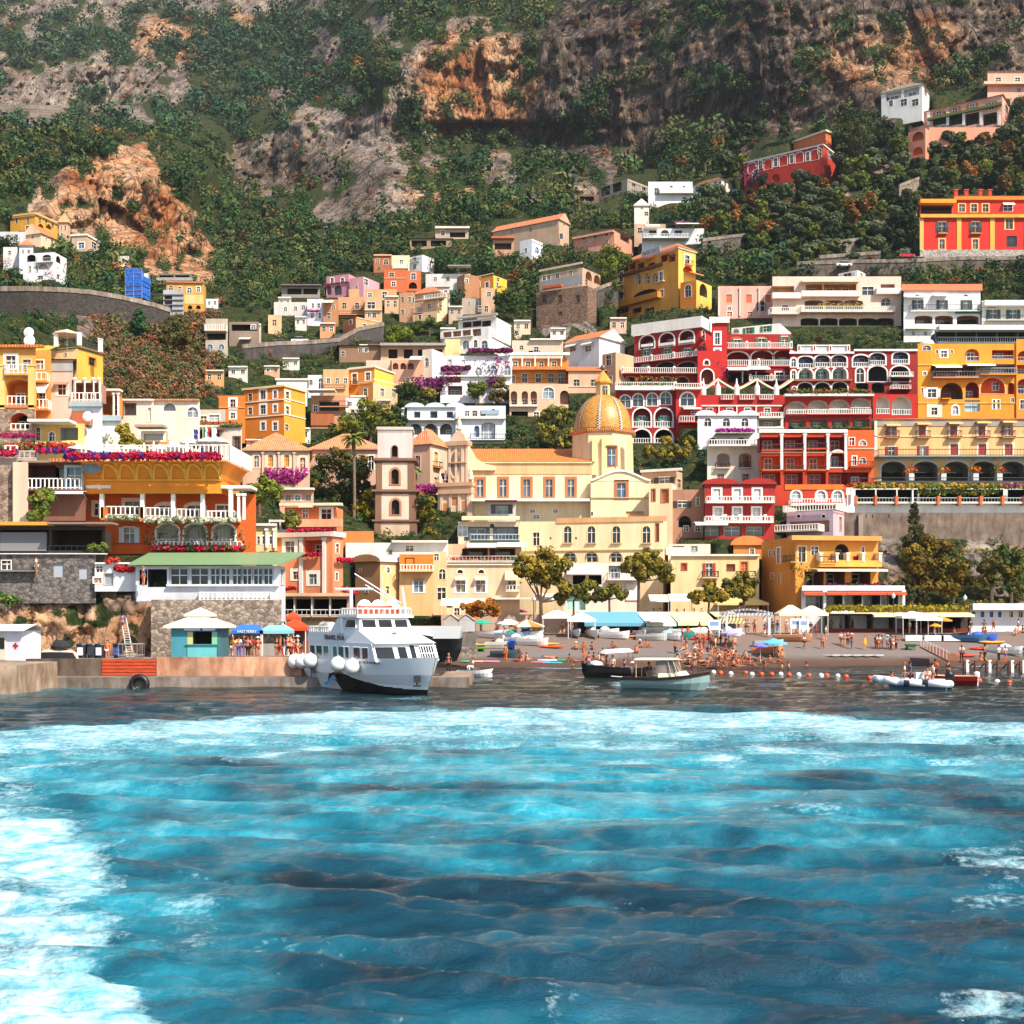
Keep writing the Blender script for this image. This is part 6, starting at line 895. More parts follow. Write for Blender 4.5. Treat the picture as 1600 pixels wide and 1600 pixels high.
def green_restaurant():
 h,fa,fb,zt,zb=H('restaurant','white waterfront restaurant with a long green roof and a row of dark windows','restaurant',212,436,446,884,938,'#c9cdd6',[Lg([246],886,30,28,dep=2,c='#2a2624',d=None),W([280,312],886,26,25,g='#1c2a2e/glass',tc='#8f9aa8/paint',f='#b8c0cc/paint'),W([336,352,370,386,403,419],888,13,25,g='#1f3034/glass',tc='#8f9aa8/paint',f='#b8c0cc/paint'),Band(262,436,913,3,'#dfe2e8',dep=.4),Bal(312,425,926,13,dep=.5,rail='w',c='#b8b4ae'),Lg([224],890,12,24,dep=1,c='#1f1c1c',d=None)],rel=14,elsB=[W([441],888,5,24,g='#1f3034/glass')],dep=8,d=116.5,base=2)
 b=MB();e=[fa.p(fa.t(206),zt+.05,1.0),fa.p(fa.t(446),zt+.05,1.0)];bk=[fa.p(fa.t(192),zt+1.5,-7),fa.p(fa.t(452),zt+1.5,-7)]
 b.box8([e[0],e[1],bk[1],bk[0]]+[p+Vector((0,0,.12)) for p in (e[0],e[1],bk[1],bk[0])],'#76946a/paint');b.build('green_roof',h)
green_restaurant()
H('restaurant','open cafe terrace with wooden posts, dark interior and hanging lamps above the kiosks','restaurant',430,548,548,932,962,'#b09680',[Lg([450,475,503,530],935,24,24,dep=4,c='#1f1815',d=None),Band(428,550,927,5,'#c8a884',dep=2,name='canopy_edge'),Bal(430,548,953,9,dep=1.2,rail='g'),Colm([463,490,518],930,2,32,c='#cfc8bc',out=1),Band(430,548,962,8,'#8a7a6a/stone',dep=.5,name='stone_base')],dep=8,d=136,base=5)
H('stone_wall','pale rubble wall behind the kiosks carrying the green roofed restaurant','wall',236,440,440,937,1000,'#94877a/stone',[],dep=3.5,d=112.6,base=3)
for nm,px,py,r in (('large',46,520,8),('large',47,533,9),('low',138,651,8)):
 d=140 if nm=='low' else 141;c=P(px,py,d);b=MB();R=r*d/F
 prof=[(R*k/6,-.25*R*(1-(k/6)**2)) for k in range(7)];b2=MB();i0=len(b.v);n=20
 for r_,z_ in prof:
  for j in range(n):a=2*math.pi*j/n;b.v.append((c.x+r_*math.cos(a),c.y-.2-z_*-1,c.z+r_*math.sin(a)))
 k=b.mi('#dcdcdc/paint')
 for a in range(6):
  for j in range(n):b.f.append((a*n+j,a*n+(j+1) % n,(a+1)*n+(j+1) % n,(a+1)*n+j));b.m.append(k)
 b.bar(c+Vector((0,.3,0)),c+Vector((0,.8,-R*1.6)),.06,'#b0b0b0/paint');b.bar(c+Vector((0,0,0)),c+Vector((0,-.6,.1)),.04,'#b0b0b0/paint')
 tag(b.build('satellite_dish',loc=c),{520:'upper of two big white satellite dishes on the orange house roof',533:'lower of two big white satellite dishes on the orange house roof',651:'white satellite dish on the pale blue stair house'}[py],'satellite dish')
for px,py,l in ((88,540,'white chimney beside the parasol on the yellow roof terrace'),(124,538,'white chimney at the corner post of the yellow roof terrace'),(157,548,'white chimney on the outer end of the yellow roof terrace')):
 c=P(px,py,152.5);b=MB();b.box(c+Vector((0,0,.6)),(.45,.45,1.5),WHT);b.box(c+Vector((0,0,1.4)),(.55,.55,.12),WHT);tag(b.build('chimney',loc=c),l,'chimney')
q=P(105,545,153.5);umbrella(q.x,q.y,q.z,1.8,2.4,'#d8b8a0/cloth','pale parasol on the roof terrace of the yellow house')
# ================================================================= land, sea, sky
def vnoise(p,seed=0):
 p=np.asarray(p,float);i=np.floor(p).astype(np.int64);f=p-i;f=f*f*(3-2*f);out=0
 def h(a):
  n=a[...,0]*374761393+a[...,1]*668265263+a[...,2]*2147483647+seed*974711;n=(n ^ (n >> 13))*1274126177;n=n ^ (n >> 16);return (n & 0xffff)/65535.
 for dx in (0,1):
  for dy in (0,1):
   for dz in (0,1):
    w=(f[...,0] if dx else 1-f[...,0])*(f[...,1] if dy else 1-f[...,1])*(f[...,2] if dz else 1-f[...,2]);out=out+w*h(i+np.array([dx,dy,dz]))
 return out
def fbm(p,sc,o=4,seed=0):
 p=np.asarray(p,float)*np.asarray(sc);a,s,t=.5,0,0
 for k in range(o):s=s+a*vnoise(p*(2**k)+k*17.3,seed+k);t+=a;a *= .5
 return s/t
def blocks(W,sc,seed):
 p=W*np.asarray(sc);p=p+(np.stack([fbm(p*.9,1,2,seed+k) for k in range(3)],-1)-.5)*2.2;i=np.floor(p).astype(np.int64);n=i[...,0]*374761393+i[...,1]*668265263+i[...,2]*2147483647+seed*974711;n=(n ^ (n >> 13))*1274126177;return ((n ^ (n >> 16)) & 0xffff)/65535.-.5
def inpoly(px,py,poly):
 r=np.zeros(px.shape,bool);n=len(poly)
 for i in range(n):
  x0,y0=poly[i];x1,y1=poly[(i+1) % n]
  if y0==y1:continue
  c=((y0 > py) != (y1 > py)) & (px < (x1-x0)*(py-y0)/(y1-y0)+x0);r ^= c
 return r
ROCK=[[(40,300),(90,270),(140,235),(205,215),(235,235),(260,290),(300,330),(332,385),(332,445),(250,425),(190,395),(120,365),(55,345)],
[(575,175),(640,75),(720,62),(805,45),(812,232),(700,218),(640,222),(585,225)],[(800,60),(905,0),(1110,0),(1040,40),(980,110),(900,160),(855,222),(800,232)],
[(960,130),(1010,90),(1120,50),(1180,10),(1330,-60),(2500,-60),(2500,60),(1640,105),(1520,118),(1440,122),(1390,170),(1300,185),(1240,205),(1150,215),(1060,205),(980,260),(905,280),(900,240),(940,190)],
[(352,270),(372,235),(440,190),(500,165),(565,150),(585,230),(660,225),(705,270),(690,300),(640,330),(600,335),(560,345),(505,360),(500,320),(545,250),(520,280),(450,310),(390,308)],
[(-900,-300),(605,-300),(600,8),(480,15),(380,20),(330,45),(240,70),(210,105),(120,95),(60,60),(-20,40),(-900,20)],[(20,110),(120,85),(210,100),(215,150),(130,160),(60,185),(-60,190),(-200,160)],[(200,95),(300,85),(300,140),(215,150)],
[(-900,940),(-60,930),(60,905),(100,900),(240,915),(320,945),(330,1045),(-900,1045)],[(1500,835),(1720,830),(2500,840),(2500,960),(1640,950),(1540,920),(1500,880)],[(160,610),(190,490),(60,480),(60,500),(150,530)],[(1340,838),(1420,838),(1400,900),(1370,930)],
[(830,500),(935,495),(940,520),(830,530)]]
def masks(px,py):
 w=np.stack([px/22,py/22,px*0],-1);qx=px+(fbm(w,1,4,5)-.5)*62;qy=py+(fbm(w,1,4,9)-.5)*70
 rk=np.zeros(px.shape)
 for p in ROCK:rk=np.maximum(rk,inpoly(qx,qy,p).astype(float))
 cg=fbm(np.stack([px/55,py/38,px*0],-1),1,4,51);rk=np.maximum(rk,((cg > .645) & (py < 430) & ~((px > 330) & (px < 480) & (py > 190)) & (py < 300+np.clip(px-500,0,200)*.3)).astype(float));far=(py < 110) & (px < 560);veg=fbm(np.stack([px/26,py/18,px*0],-1),1,4,21)
 return np.where(veg > np.where(far,.53,.62),rk*.15,rk)
def terrain():
 xs=np.concatenate([np.arange(-880,-40,10.),np.arange(-40,1640,4.),np.arange(1640,2480,10.)]);ys=np.concatenate([np.arange(-240,0,12.),np.arange(0,1046,4.)]);X,Y=np.meshgrid(xs,ys)
 Dd=Dn(X,np.maximum(Y,0));top=np.minimum(Y,0);Dd=Dd*(1-top/700.)
 rk=masks(X,Y);W3=np.stack([(X-CX)*Dd/F,Dd*.3,HC+(HY-Y)*Dd/F],-1)
 hill=np.clip((690-Y)/120,0,1)*np.clip((Dd-230)/90,0,1)
 base=rk.copy()
 for _ in range(2):base[1:-1,1:-1]=(base[1:-1,1:-1]*2+base[:-2,1:-1]+base[2:,1:-1]+base[1:-1,:-2]+base[1:-1,2:])/6
 n1=fbm(W3,(.035,.02,.018),4,3)-.5;n2=np.abs(fbm(W3,(.11,.05,.05),4,7)-.5);n3=fbm(W3,(.02,.02,.09),3,13)-.5;n4=np.abs(fbm(W3,(.34,.2,.12),3,31)-.5);n6=np.abs(fbm(W3,(.16,.1,.03),3,41)-.5)
 amp=np.clip(Dd/420,.25,1.8)
 Dd=Dd+base*amp*(n1*13+n2*3+n3*6+n6*10-2+np.where(Y > 830,blocks(W3,(.25,.3,.3),3)*9+blocks(W3,(.6,.6,.7),5)*5+blocks(W3,(1.4,1,1.5),8)*2.2-n1*20,blocks(W3,(.045,.02,.011),3)*11+blocks(W3,(.12,.05,.03),5)*6+blocks(W3,(.34,.1,.1),8)*2.4)+1.5*np.modf(W3[...,2]/8+n1*3+100)[0])*np.where(Y > 880,.55,1)*np.where((Y > 460) & (Y <= 880),.25,1)+hill*(1-base)*(n1*14+n3*5)
 for x0,x1,y0,y1,f,zt,zb in CARVE:
  r=(np.clip(X,x0,x1)-CX)/F;k=np.clip((f.o.x*-f.u.y+f.o.y*f.u.x)/(r*-f.u.y+f.u.x),10,2000);ya=HY-(zt-HC)*F/k;yb_=HY-(zb-HC)*F/k
  c=(X >= x0-7) & (X <= x1+7) & (Y >= ya-14) & (Y <= yb_+1)
  Dd[c]=np.maximum(Dd[c],(k+np.where(Y < ya,.2,1.2))[c])
 V=np.stack([(X-CX)*Dd/F,Dd,HC+(HY-Y)*Dd/F],-1).reshape(-1,3);h,w=X.shape
 i=np.arange(h*w).reshape(h,w);q=np.stack([i[:-1,:-1],i[1:,:-1],i[1:,1:],i[:-1,1:]],-1).reshape(-1,4)
 me=bpy.data.meshes.new('hillside');me.vertices.add(len(V));me.vertices.foreach_set('co',V.astype(np.float32).ravel());me.loops.add(q.size);me.loops.foreach_set('vertex_index',q.astype(np.int32).ravel())
 me.polygons.add(len(q));me.polygons.foreach_set('loop_start',np.arange(0,q.size,4,dtype=np.int32));me.polygons.foreach_set('loop_total',np.full(len(q),4,np.int32))
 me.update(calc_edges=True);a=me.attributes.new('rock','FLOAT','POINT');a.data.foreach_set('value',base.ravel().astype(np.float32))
 warm=np.zeros(X.shape)
 for cx,cy,rx,ry in ((200,330,130,110),(260,410,90,50),(745,140,90,90),(730,190,80,40),(1370,90,90,50),(1450,60,60,40),(70,1000,90,50),(250,990,80,40),(330,60,120,40),(700,300,60,40)):warm=np.maximum(warm,np.clip(1.3-np.hypot((X-cx)/rx,(Y-cy)/ry),0,1))
 dk=np.clip((X-780)/60,0,1)*np.clip((300-Y)/60,0,1)*(1-.75*warm)+.8*np.clip(1.4-np.hypot((X-440)/90,(Y-265)/45),0,1)+.5*np.clip(1.3-np.hypot((X-560)/70,(Y-300)/60),0,1);a=me.attributes.new('dark','FLOAT','POINT');a.data.foreach_set('value',np.clip(dk,0,1).ravel().astype(np.float32));a=me.attributes.new('warm','FLOAT','POINT');a.data.foreach_set('value',warm.ravel().astype(np.float32))  # dark: right cliff's shade put into the rock colour, plus two darker patches
 m,nt,b=newmat('hillside');L=nt.links;b.inputs['Roughness'].default_value=.95;b.inputs['Specular IOR Level'].default_value=.1
 at=N(nt,'ShaderNodeAttribute',attribute_name='rock');aw=N(nt,'ShaderNodeAttribute',attribute_name='warm')
 n1=noise_node(nt,.05,8,geo_pos(nt,(1,1,.45)),.65);n2=noise_node(nt,.22,6,geo_pos(nt,(1,.6,.12)),.7);n3=noise_node(nt,.09,5,geo_pos(nt,(.5,.5,2.2)),.6);n5=noise_node(nt,.7,6,geo_pos(nt),.7)
 grey=ramp(nt,n1.outputs['Fac'],[(.25,lin('#3e3a38')),(.42,lin('#6e665f')),(.56,lin('#8e847a')),(.8,lin('#b0a599'))])
 tan=ramp(nt,n1.outputs['Fac'],[(.25,lin('#5c3a26')),(.4,lin('#96623f')),(.52,lin('#b08866')),(.75,lin('#c4aa92'))])
 wm=N(nt,'ShaderNodeMath',operation='MULTIPLY_ADD');L.new(n3.outputs['Fac'],wm.inputs[0]);wm.inputs[1].default_value=1.1;L.new(aw.outputs['Fac'],wm.inputs[2])
 wr=ramp(nt,wm.outputs[0],[(.55,0.),(1.35,1.)]);rockc=mix(nt,wr.outputs[0],grey.outputs[0],tan.outputs[0])
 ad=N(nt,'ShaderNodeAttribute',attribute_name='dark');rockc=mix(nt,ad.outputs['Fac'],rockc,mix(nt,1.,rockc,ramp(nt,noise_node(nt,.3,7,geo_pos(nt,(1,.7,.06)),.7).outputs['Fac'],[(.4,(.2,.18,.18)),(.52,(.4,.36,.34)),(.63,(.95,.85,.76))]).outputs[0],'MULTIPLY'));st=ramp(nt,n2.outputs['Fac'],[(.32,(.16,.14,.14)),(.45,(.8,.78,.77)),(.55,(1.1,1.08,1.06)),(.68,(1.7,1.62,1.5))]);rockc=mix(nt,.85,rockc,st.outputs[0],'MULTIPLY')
 vo=N(nt,'ShaderNodeTexVoronoi',feature='DISTANCE_TO_EDGE');vo.inputs['Scale'].default_value=.3;L.new(geo_pos(nt,(1,.7,.32)),vo.inputs['Vector']);cr=ramp(nt,vo.outputs['Distance'],[(.0,(.2,.18,.17)),(.09,(1,1,1))]);rockc=mix(nt,.75,rockc,cr.outputs[0],'MULTIPLY');fn=ramp(nt,n5.outputs['Fac'],[(.35,(.5,.48,.46)),(.6,(1.15,1.12,1.1))]);rockc=mix(nt,.8,rockc,fn.outputs[0],'MULTIPLY')
 gr=ramp(nt,n5.outputs['Fac'],[(.3,lin('#1a2614')),(.5,lin('#2f3a1e')),(.64,lin('#4c4628')),(.78,lin('#6e5030'))])
 fa=N(nt,'ShaderNodeMath',operation='MULTIPLY_ADD');L.new(n5.outputs['Fac'],fa.inputs[0]);fa.inputs[1].default_value=1.5;L.new(at.outputs['Fac'],fa.inputs[2]);fac=N(nt,'ShaderNodeMapRange');L.new(fa.outputs[0],fac.inputs[0]);fac.inputs[1].default_value=1.12;fac.inputs[2].default_value=1.32;L.new(mix(nt,fac.outputs[0],gr.outputs[0],rockc),b.inputs['Base Color'])
 nb=N(nt,'ShaderNodeMath',operation='ADD');L.new(cr.outputs[0],N(nt,'ShaderNodeMath',operation='MULTIPLY_ADD').inputs[0]);mq=nt.nodes[-1];mq.inputs[1].default_value=.5;L.new(n5.outputs['Fac'],mq.inputs[2]);L.new(n2.outputs['Fac'],nb.inputs[0]);L.new(mq.outputs[0],nb.inputs[1]);bump(nt,b,nb.outputs[0],.8,1.3)
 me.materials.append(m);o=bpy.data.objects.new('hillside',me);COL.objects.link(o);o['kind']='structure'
 return X,Y,Dd,base
TX,TY,TD,TR=terrain()
def ground_d(px,py):
 j=np.clip(np.searchsorted(TX[0],np.asarray(px,float)),0,TX.shape[1]-1);i=np.clip(np.searchsorted(TY[:,0],np.asarray(py,float)),0,TX.shape[0]-1)
 return TD[i,j],TR[i,j]
 # ---- woods: leaf clumps spread over everything that is neither rock nor house
def free(px,py,pad=3,up=0):
 ok=np.ones(np.shape(px),bool)
 for x0,x1,y0,y1,*_ in CARVE:ok &= ~((px > min(x0,x1)-pad) & (px < max(x0,x1)+pad) & (py-up > y0-pad) & (py-up < y1))
 return ok
TREE_REGION=[[(1095,250),(1170,205),(1230,290),(1310,260),(1330,170),(1420,240),(1500,210),(1640,190),(1640,300),(1440,310),(1420,410),(1290,430),(1110,380)]]
def foliage(name,label,n,xr,yr,rpx,faces,leaf,cols,keep,rkmax=.35,flat=.85,zoff=.35,seed=1):
 rs=np.random.RandomState(seed);px=rs.uniform(*xr,n);py=rs.uniform(*yr,n);d,rk=ground_d(px,py);r=rs.uniform(*rpx,n)*(1+.7*(rs.rand(n) > .88))
 k=(rk <= rkmax) & keep(px,py) & free(px,py,2) & free(px,py-r*.9,0);px,py,d,r=px[k],py[k],d[k],r[k]
 R=r*d/F;pos=np.stack([(px-CX)*d/F,d-.3*R,HC+(HY-py)*d/F+R*zoff],-1);c=np.array([cols(a,b_,rs) for a,b_ in zip(px,py)])
 pos=np.repeat(pos,3,0)+rs.normal(size=(len(pos)*3,3))*np.repeat(R,3)[:,None]*np.array([.38,.38,.26]);c=np.repeat(c,3,0)*rs.uniform(.8,1.2,(len(pos),1));R2=np.repeat(R,3)*rs.uniform(.5,.8,len(pos))
 o=leaf_obj(name,None,pos,R2,c,faces,np.clip(R2*leaf,.14,1.3),flat,.45,loc=(0,0,0));tag(o,label,None,kind='stuff');return o
PALG=[lin(h) for h in ('#35512a','#2b4826','#3f5c30','#4f6434','#5d6436','#6a6a3c','#2a4a32','#49622f')]
PALB=[lin(h) for h in ('#7a5a40','#8a5236','#5a5a34','#6f5a40','#44502c','#806044','#5f5c36')]
def col_w(px,py,rs):
 if py < 210 and px < 560:base=[lin('#3a5a3a'),lin('#2f4f38'),lin('#4f6040')]  # bluer greens put distance haze into the leaf colour
 else:base=PALG
 c=np.array(base[rs.randint(len(base))]);
 if rs.rand() < .02:c=np.array(lin(('#84562c','#8a5c34','#7a5834')[rs.randint(3)]))
 return c*rs.uniform(.58,.9)
def not_ravine(px,py):return ~((px > 150) & (px < 345) & (py > 475) & (py < 625))
foliage('far_woods','dense green woods covering the steep valley and the mountain slopes',16000,(-700,2300),(-200,480),(8,17),34,.24,col_w,lambda x,y:not_ravine(x,y) & ~inpoly(x,y,TREE_REGION[0]))
foliage('hill_shrubs','green garden shrubs between the houses of the hillside town',9500,(-500,2100),(330,860),(4.5,10.5),30,.25,col_w,lambda x,y:not_ravine(x,y) & ~inpoly(x,y,TREE_REGION[0]),zoff=.2,seed=4)
foliage('cliff_scrub','tufts of green and rust coloured scrub clinging to the rock faces',2300,(-300,1900),(0,480),(3,8),20,.33,lambda a,b_,rs:np.array((PALG+[lin('#80502e'),lin('#8a5630')])[rs.randint(10)])*.72,lambda x,y:(fbm(np.stack([x/60,y/40,x*0],-1),1,2,77) > .5),rkmax=2,seed=6)
foliage('ravine_scrub','rust brown and olive scrub covering the steep bank under the coast road',1500,(150,350),(478,622),(4,10),26,.3,lambda a,b_,rs:np.array(PALB[rs.randint(len(PALB))])*.95,lambda x,y:~not_ravine(x,y),rkmax=2,seed=8)
foliage('rock_scrub','olive bushes on the rocks beside the beach',420,(1480,1900),(835,952),(4,9),18,.3,lambda a,b_,rs:np.array((lin('#5a5a28'),lin('#6a5a24'),lin('#3f5228'),lin('#8a7a30'))[rs.randint(4)]),lambda x,y:(x > 1480),rkmax=2,seed=9)
foliage('rock_scrub','bushes hanging over the quay rock wall at the picture edge',200,(-200,66),(905,945),(5,10),18,.3,lambda a,b_,rs:np.array((lin('#3f5a28'),lin('#4a6a2c'),lin('#6a7a30'))[rs.randint(3)]),lambda x,y:x < 66,rkmax=2,seed=10)
# ---- single trees
def limb(b,pts,r0,r1,mat,n=7):
 for i in range(len(pts)-1):b.bar(pts[i],pts[i+1],r0+(r1-r0)*i/(len(pts)-1),mat,n,r0+(r1-r0)*(i+1)/(len(pts)-1))
def tree(name,label,cat,base,blobs,col,trunk='#5a4636/wood',tr=.28,dens=75,leaf=.26,flat=.85,group=None,shell=.4,lean=0):
 """base point; blobs = [(dx, dy, dz, r)] relative to it"""
 root=thing(name,label,cat,base,group);base=Vector(base);b=MB();cz=min(bz[2]-bz[3]*.5 for bz in blobs);top=base+Vector((lean,0,max(.4,cz)))
 mid=base.lerp(top,.5)+Vector((random.uniform(-.15,.15)*tr*4,0,0));limb(b,[base-Vector((0,0,.6)),mid,top],tr,tr*.7,trunk)
 for dx,dy,dz,r in blobs:
  e=base+Vector((dx,dy,dz));m2=top.lerp(e,.5)+Vector((0,0,-.12*r));limb(b,[top,m2,e],tr*.5,tr*.12,trunk,5)
 b.build('trunk',root);cols=col if isinstance(col,list) else [col]
 cen,rad,cc=[],[],[]
 for dx,dy,dz,r in blobs:
  for k in range(9):
   v=Vector((random.gauss(0,1),random.gauss(0,1),random.gauss(0,.8))).normalized()*r*random.uniform(.4,.8);cen.append(base+Vector((dx,dy,dz))+v);rad.append(r*random.uniform(.28,.58));cc.append(np.array(lin(random.choice(cols)))*random.uniform(.75,1.25))
 leaf_obj('crown',root,cen,rad,cc,dens,leaf,flat,shell);return root
def ptree(name,label,cat,bx,by,d,blobs,col,**k):
 s=d/F;base=P(bx,by,d);bl=[((x-bx)*s,random.uniform(-.4,.4)*r*s,(by-y)*s,r*s*1.3) for x,y,r in blobs]
 return tree(name,label,cat,base,bl,col,**k)
PN=['#7a6a22','#6a6020','#8a7426','#55541e']
dz=163
ptree('umbrella_pine','tall beach pine with the largest crown standing before the cream house wall','tree',845,985,dz,[(825,880,17),(848,868,18),(872,880,17),(835,898,15),(862,900,16),(884,920,14),(878,935,9),(846,886,18),(815,893,10)],PN,tr=.32,leaf=.27)
ptree('umbrella_pine','tall beach pine with a forked leaning trunk above the teal awning','tree',998,985,dz,[(990,880,14),(1012,868,14),(1032,888,15),(1005,892,14),(980,888,9),(1042,902,9),(1015,882,14)],PN,tr=.28,leaf=.27)
ptree('umbrella_pine','low beach pine with a flat crown between the two tall pines','tree',952,985,dz,[(940,926,11),(958,920,12),(974,930,9),(932,932,7)],['#5f5a20','#6a6422','#4a4a1c'],tr=.2,leaf=.27)
ptree('umbrella_pine','small crooked beach pine next to the largest pine','tree',896,985,dz,[(912,918,10),(922,913,9),(904,925,8),(915,934,7)],['#5f5a20','#6a6422','#4a4a1c'],tr=.18,leaf=.27)
ptree('umbrella_pine','flat topped golden beach pine over the cream awning','tree',1108,985,dz,[(1090,926,11),(1108,922,12),(1126,932,11),(1084,935,8),(1112,932,10)],PN,tr=.2,leaf=.27)
ptree('umbrella_pine','rounded golden beach pine before the pale yellow house','tree',1163,985,dz+3,[(1140,916,12),(1158,908,13),(1175,918,12),(1150,924,11),(1166,926,10)],PN,tr=.22,leaf=.27)
ptree('pine','big dark pine in front of the long beige palace','tree',530,800,196,[(505,730,20),(530,718,20),(555,730,20),(500,752,20),(535,745,24),(565,752,17),(520,775,20),(550,775,20)],['#33401e','#2a361a','#4a4a20','#5a4e22'],tr=.5,dens=90,leaf=.3)
ptree('tree','golden green bushy tree between the dark pine and the bell tower','tree',570,830,190,[(565,790,14),(580,770,13),(556,812,14),(578,800,13),(545,830,11)],['#7a6a1e','#66611e','#8a7a24'],tr=.3)
ptree('tree','golden green tree with dark clumps right of the bell tower','tree',664,870,188,[(662,785,13),(670,803,13),(658,812,12),(672,830,11),(660,850,12)],['#7a6a1e','#56581c','#33401a'],tr=.3)
ptree('tree','wide yellow green tree above the orange palm terrace','tree',580,700,226,[(545,655,17),(570,640,17),(595,638,17),(560,665,18),(590,660,18),(612,662,13),(535,672,13)],['#6a6e24','#57621f','#7a7428'],tr=.35)
ptree('tree','dark green tree beside the white arcade house','tree',622,690,226,[(618,650,15),(628,668,14),(612,672,12)],['#33461f','#2a3c1c','#3f5222'],tr=.3)
ptree('tree','round dark green tree under the bougainvillea villa','tree',638,628,254,[(632,610,11),(646,612,10),(638,604,9)],['#3a4a1e','#4a5a22'],tr=.2)
ptree('tree','small yellow green round tree under the bougainvillea villa','tree',669,630,250,[(666,612,8),(674,615,8)],['#7a6a24','#6a6a24'],tr=.2)
ptree('tree','leafy green tree before the bougainvillea villa windows','tree',744,630,250,[(738,606,10),(750,604,9),(744,612,9)],['#5a6226','#4a5a22'],tr=.2)
ptree('tree','brown green tree at the right end of the bougainvillea villa','tree',783,632,249,[(780,600,10),(788,612,10),(776,618,9)],['#5a5426','#6a5a2a'],tr=.2)
ptree('creeper_tree','yellow green creeper covered wall left of the dome','creeper',870,700,224,[(852,650,12),(868,645,12),(885,650,11),(850,672,12),(870,672,13),(890,680,10),(855,690,10),(880,692,10)],['#6a6424','#4a5220','#857a2c'],tr=.2)
ptree('hedge_tree','yellow green terrace bushes right of the dome','bush',1030,735,214,[(1016,705,10),(1034,708,9),(1052,704,9),(1070,706,9),(1078,690,8),(1040,688,7)],['#8a7a24','#7a6a26','#5a5a22'],tr=.15)
ptree('tree','tall yellow green tree left of the yellow hotel','tree',950,460,312,[(948,395,12),(962,400,13),(975,405,10),(940,412,12),(952,425,14),(965,420,10),(940,440,13),(955,445,10)],['#5a6420','#4a5a1e','#6a6e26'],tr=.4)
ptree('tree','yellow green tree on the terrace above the slab roof house','tree',622,540,285,[(612,522,11),(626,518,12),(640,525,10),(618,532,10)],['#66701f','#57651f'],tr=.3)
ptree('tree','dark green tree behind the white veranda villa','tree',672,530,292,[(655,512,9),(670,508,10),(686,512,9)],['#3f5222','#4a5c26','#33461f'],tr=.3)
ptree('tree','dark green trees beside the bright yellow end wall','tree',790,490,300,[(778,468,10),(794,465,11),(808,470,10),(785,480,10),(800,482,10)],['#2f4420','#3a4e22'],tr=.3)
ptree('conifer','slim dark conifer in front of the grey retaining wall','tree',1430,860,183,[(1428,790,4),(1430,800,6),(1430,812,8),(1431,825,10),(1428,836,13),(1434,845,13),(1422,848,11)],['#3a3e1e','#4a4620','#2f361c'],tr=.25,leaf=.2)
BP=['#6a5618','#5a4c18','#7a6420','#444016']
ptree('tree','big brownish golden tree mass beside the beach restaurant','tree',1445,955,172,[(1425,868,16),(1450,855,18),(1475,862,16),(1420,890,18),(1445,885,20),(1470,885,18),(1495,885,14),(1430,912,18),(1455,910,18),(1480,915,14)],BP,tr=.45,dens=90)
ptree('tree','dark tree under the golden tree mass','tree',1425,958,170,[(1412,915,13),(1428,930,14),(1445,938,11),(1410,938,10)],['#2f3418','#3a3a1a'],tr=.3)
ptree('pine','brown flat topped pine in the middle of the rocky bank','tree',1490,958,172,[(1475,908,11),(1495,902,12),(1512,908,10),(1485,918,10)],BP,tr=.25)
ptree('pine','dark pine with a thick trunk near the bathing house','tree',1551,955,174,[(1540,890,11),(1556,885,12),(1572,892,11),(1548,905,10)],['#5a5020','#4a4a1e','#6a5a22'],tr=.35)
ptree('pine','green pine with a rounded top above the bathing house','tree',1580,952,175,[(1575,860,10),(1588,872,12),(1572,880,12),(1590,892,12),(1578,915,11),(1600,915,10)],['#4a5a20','#3a4a1e','#5f6022'],tr=.3)
ptree('tree','rusty orange tamarisk bush behind the beached boats','bush',752,985,162,[(732,952,10),(750,946,11),(768,948,11),(742,958,9),(775,956,8)],['#9a5a18','#a8661e','#8a5a1c'],tr=.2,leaf=.2)
ptree('tree','green tree with a pergola behind the vaulted orange terrace','tree',405,800,150,[(390,765,14),(410,758,15),(428,765,12),(400,778,13)],['#5a661f','#6a7024','#4a561e'],tr=.3)
ptree('tree','light green little tree beside the low orange terrace house','tree',457,828,158,[(452,805,8),(462,812,9),(455,820,8)],['#5a5e28','#6a6a2c'],tr=.15)
ptree('tree','olive green tree left of the balcony house by the tapering wall','tree',66,822,121,[(60,780,11),(72,775,10),(64,795,11),(58,808,9)],['#4a5a22','#5a6a26','#6a6a2a'],tr=.2)
ptree('tree','yellow green bush behind the first white terrace parasols','bush',205,720,140,[(200,690,10),(215,700,11),(192,672,9),(226,708,8)],['#8a7a24','#7a7022'],tr=.15)
ptree('umbrella_pine','dark umbrella pine at the left edge beside the white shack','tree',4,440,332,[(0,378,13),(18,380,11),(-14,380,11)],['#2a3c20','#33461f'],tr=.4)
ptree('cypress','dark cypress on the bank under the coast road wall','tree',218,530,238,[(218,492,8),(218,503,10),(219,514,10)],['#274a2a','#2f5230'],tr=.3)
ptree('tree','dark rounded tree at the top of the rust brown bank','tree',275,560,242,[(268,510,16),(285,505,16),(276,525,18),(262,535,13),(290,530,13)],['#4a4a24','#3f4622','#5a4e28'],tr=.4)
ptree('tree','dark bushy tree between the blue netting and the pale sheets','tree',242,482,300,[(238,462,10),(248,458,10),(244,472,9)],['#2f4a26','#3a522a'],tr=.3)
ptree('tree','yellow green tree below the curved white house','tree',172,470,304,[(165,430,13),(182,435,14),(160,448,12),(178,452,14),(150,440,10)],['#6a6e28','#57622a','#47562a'],tr=.3)
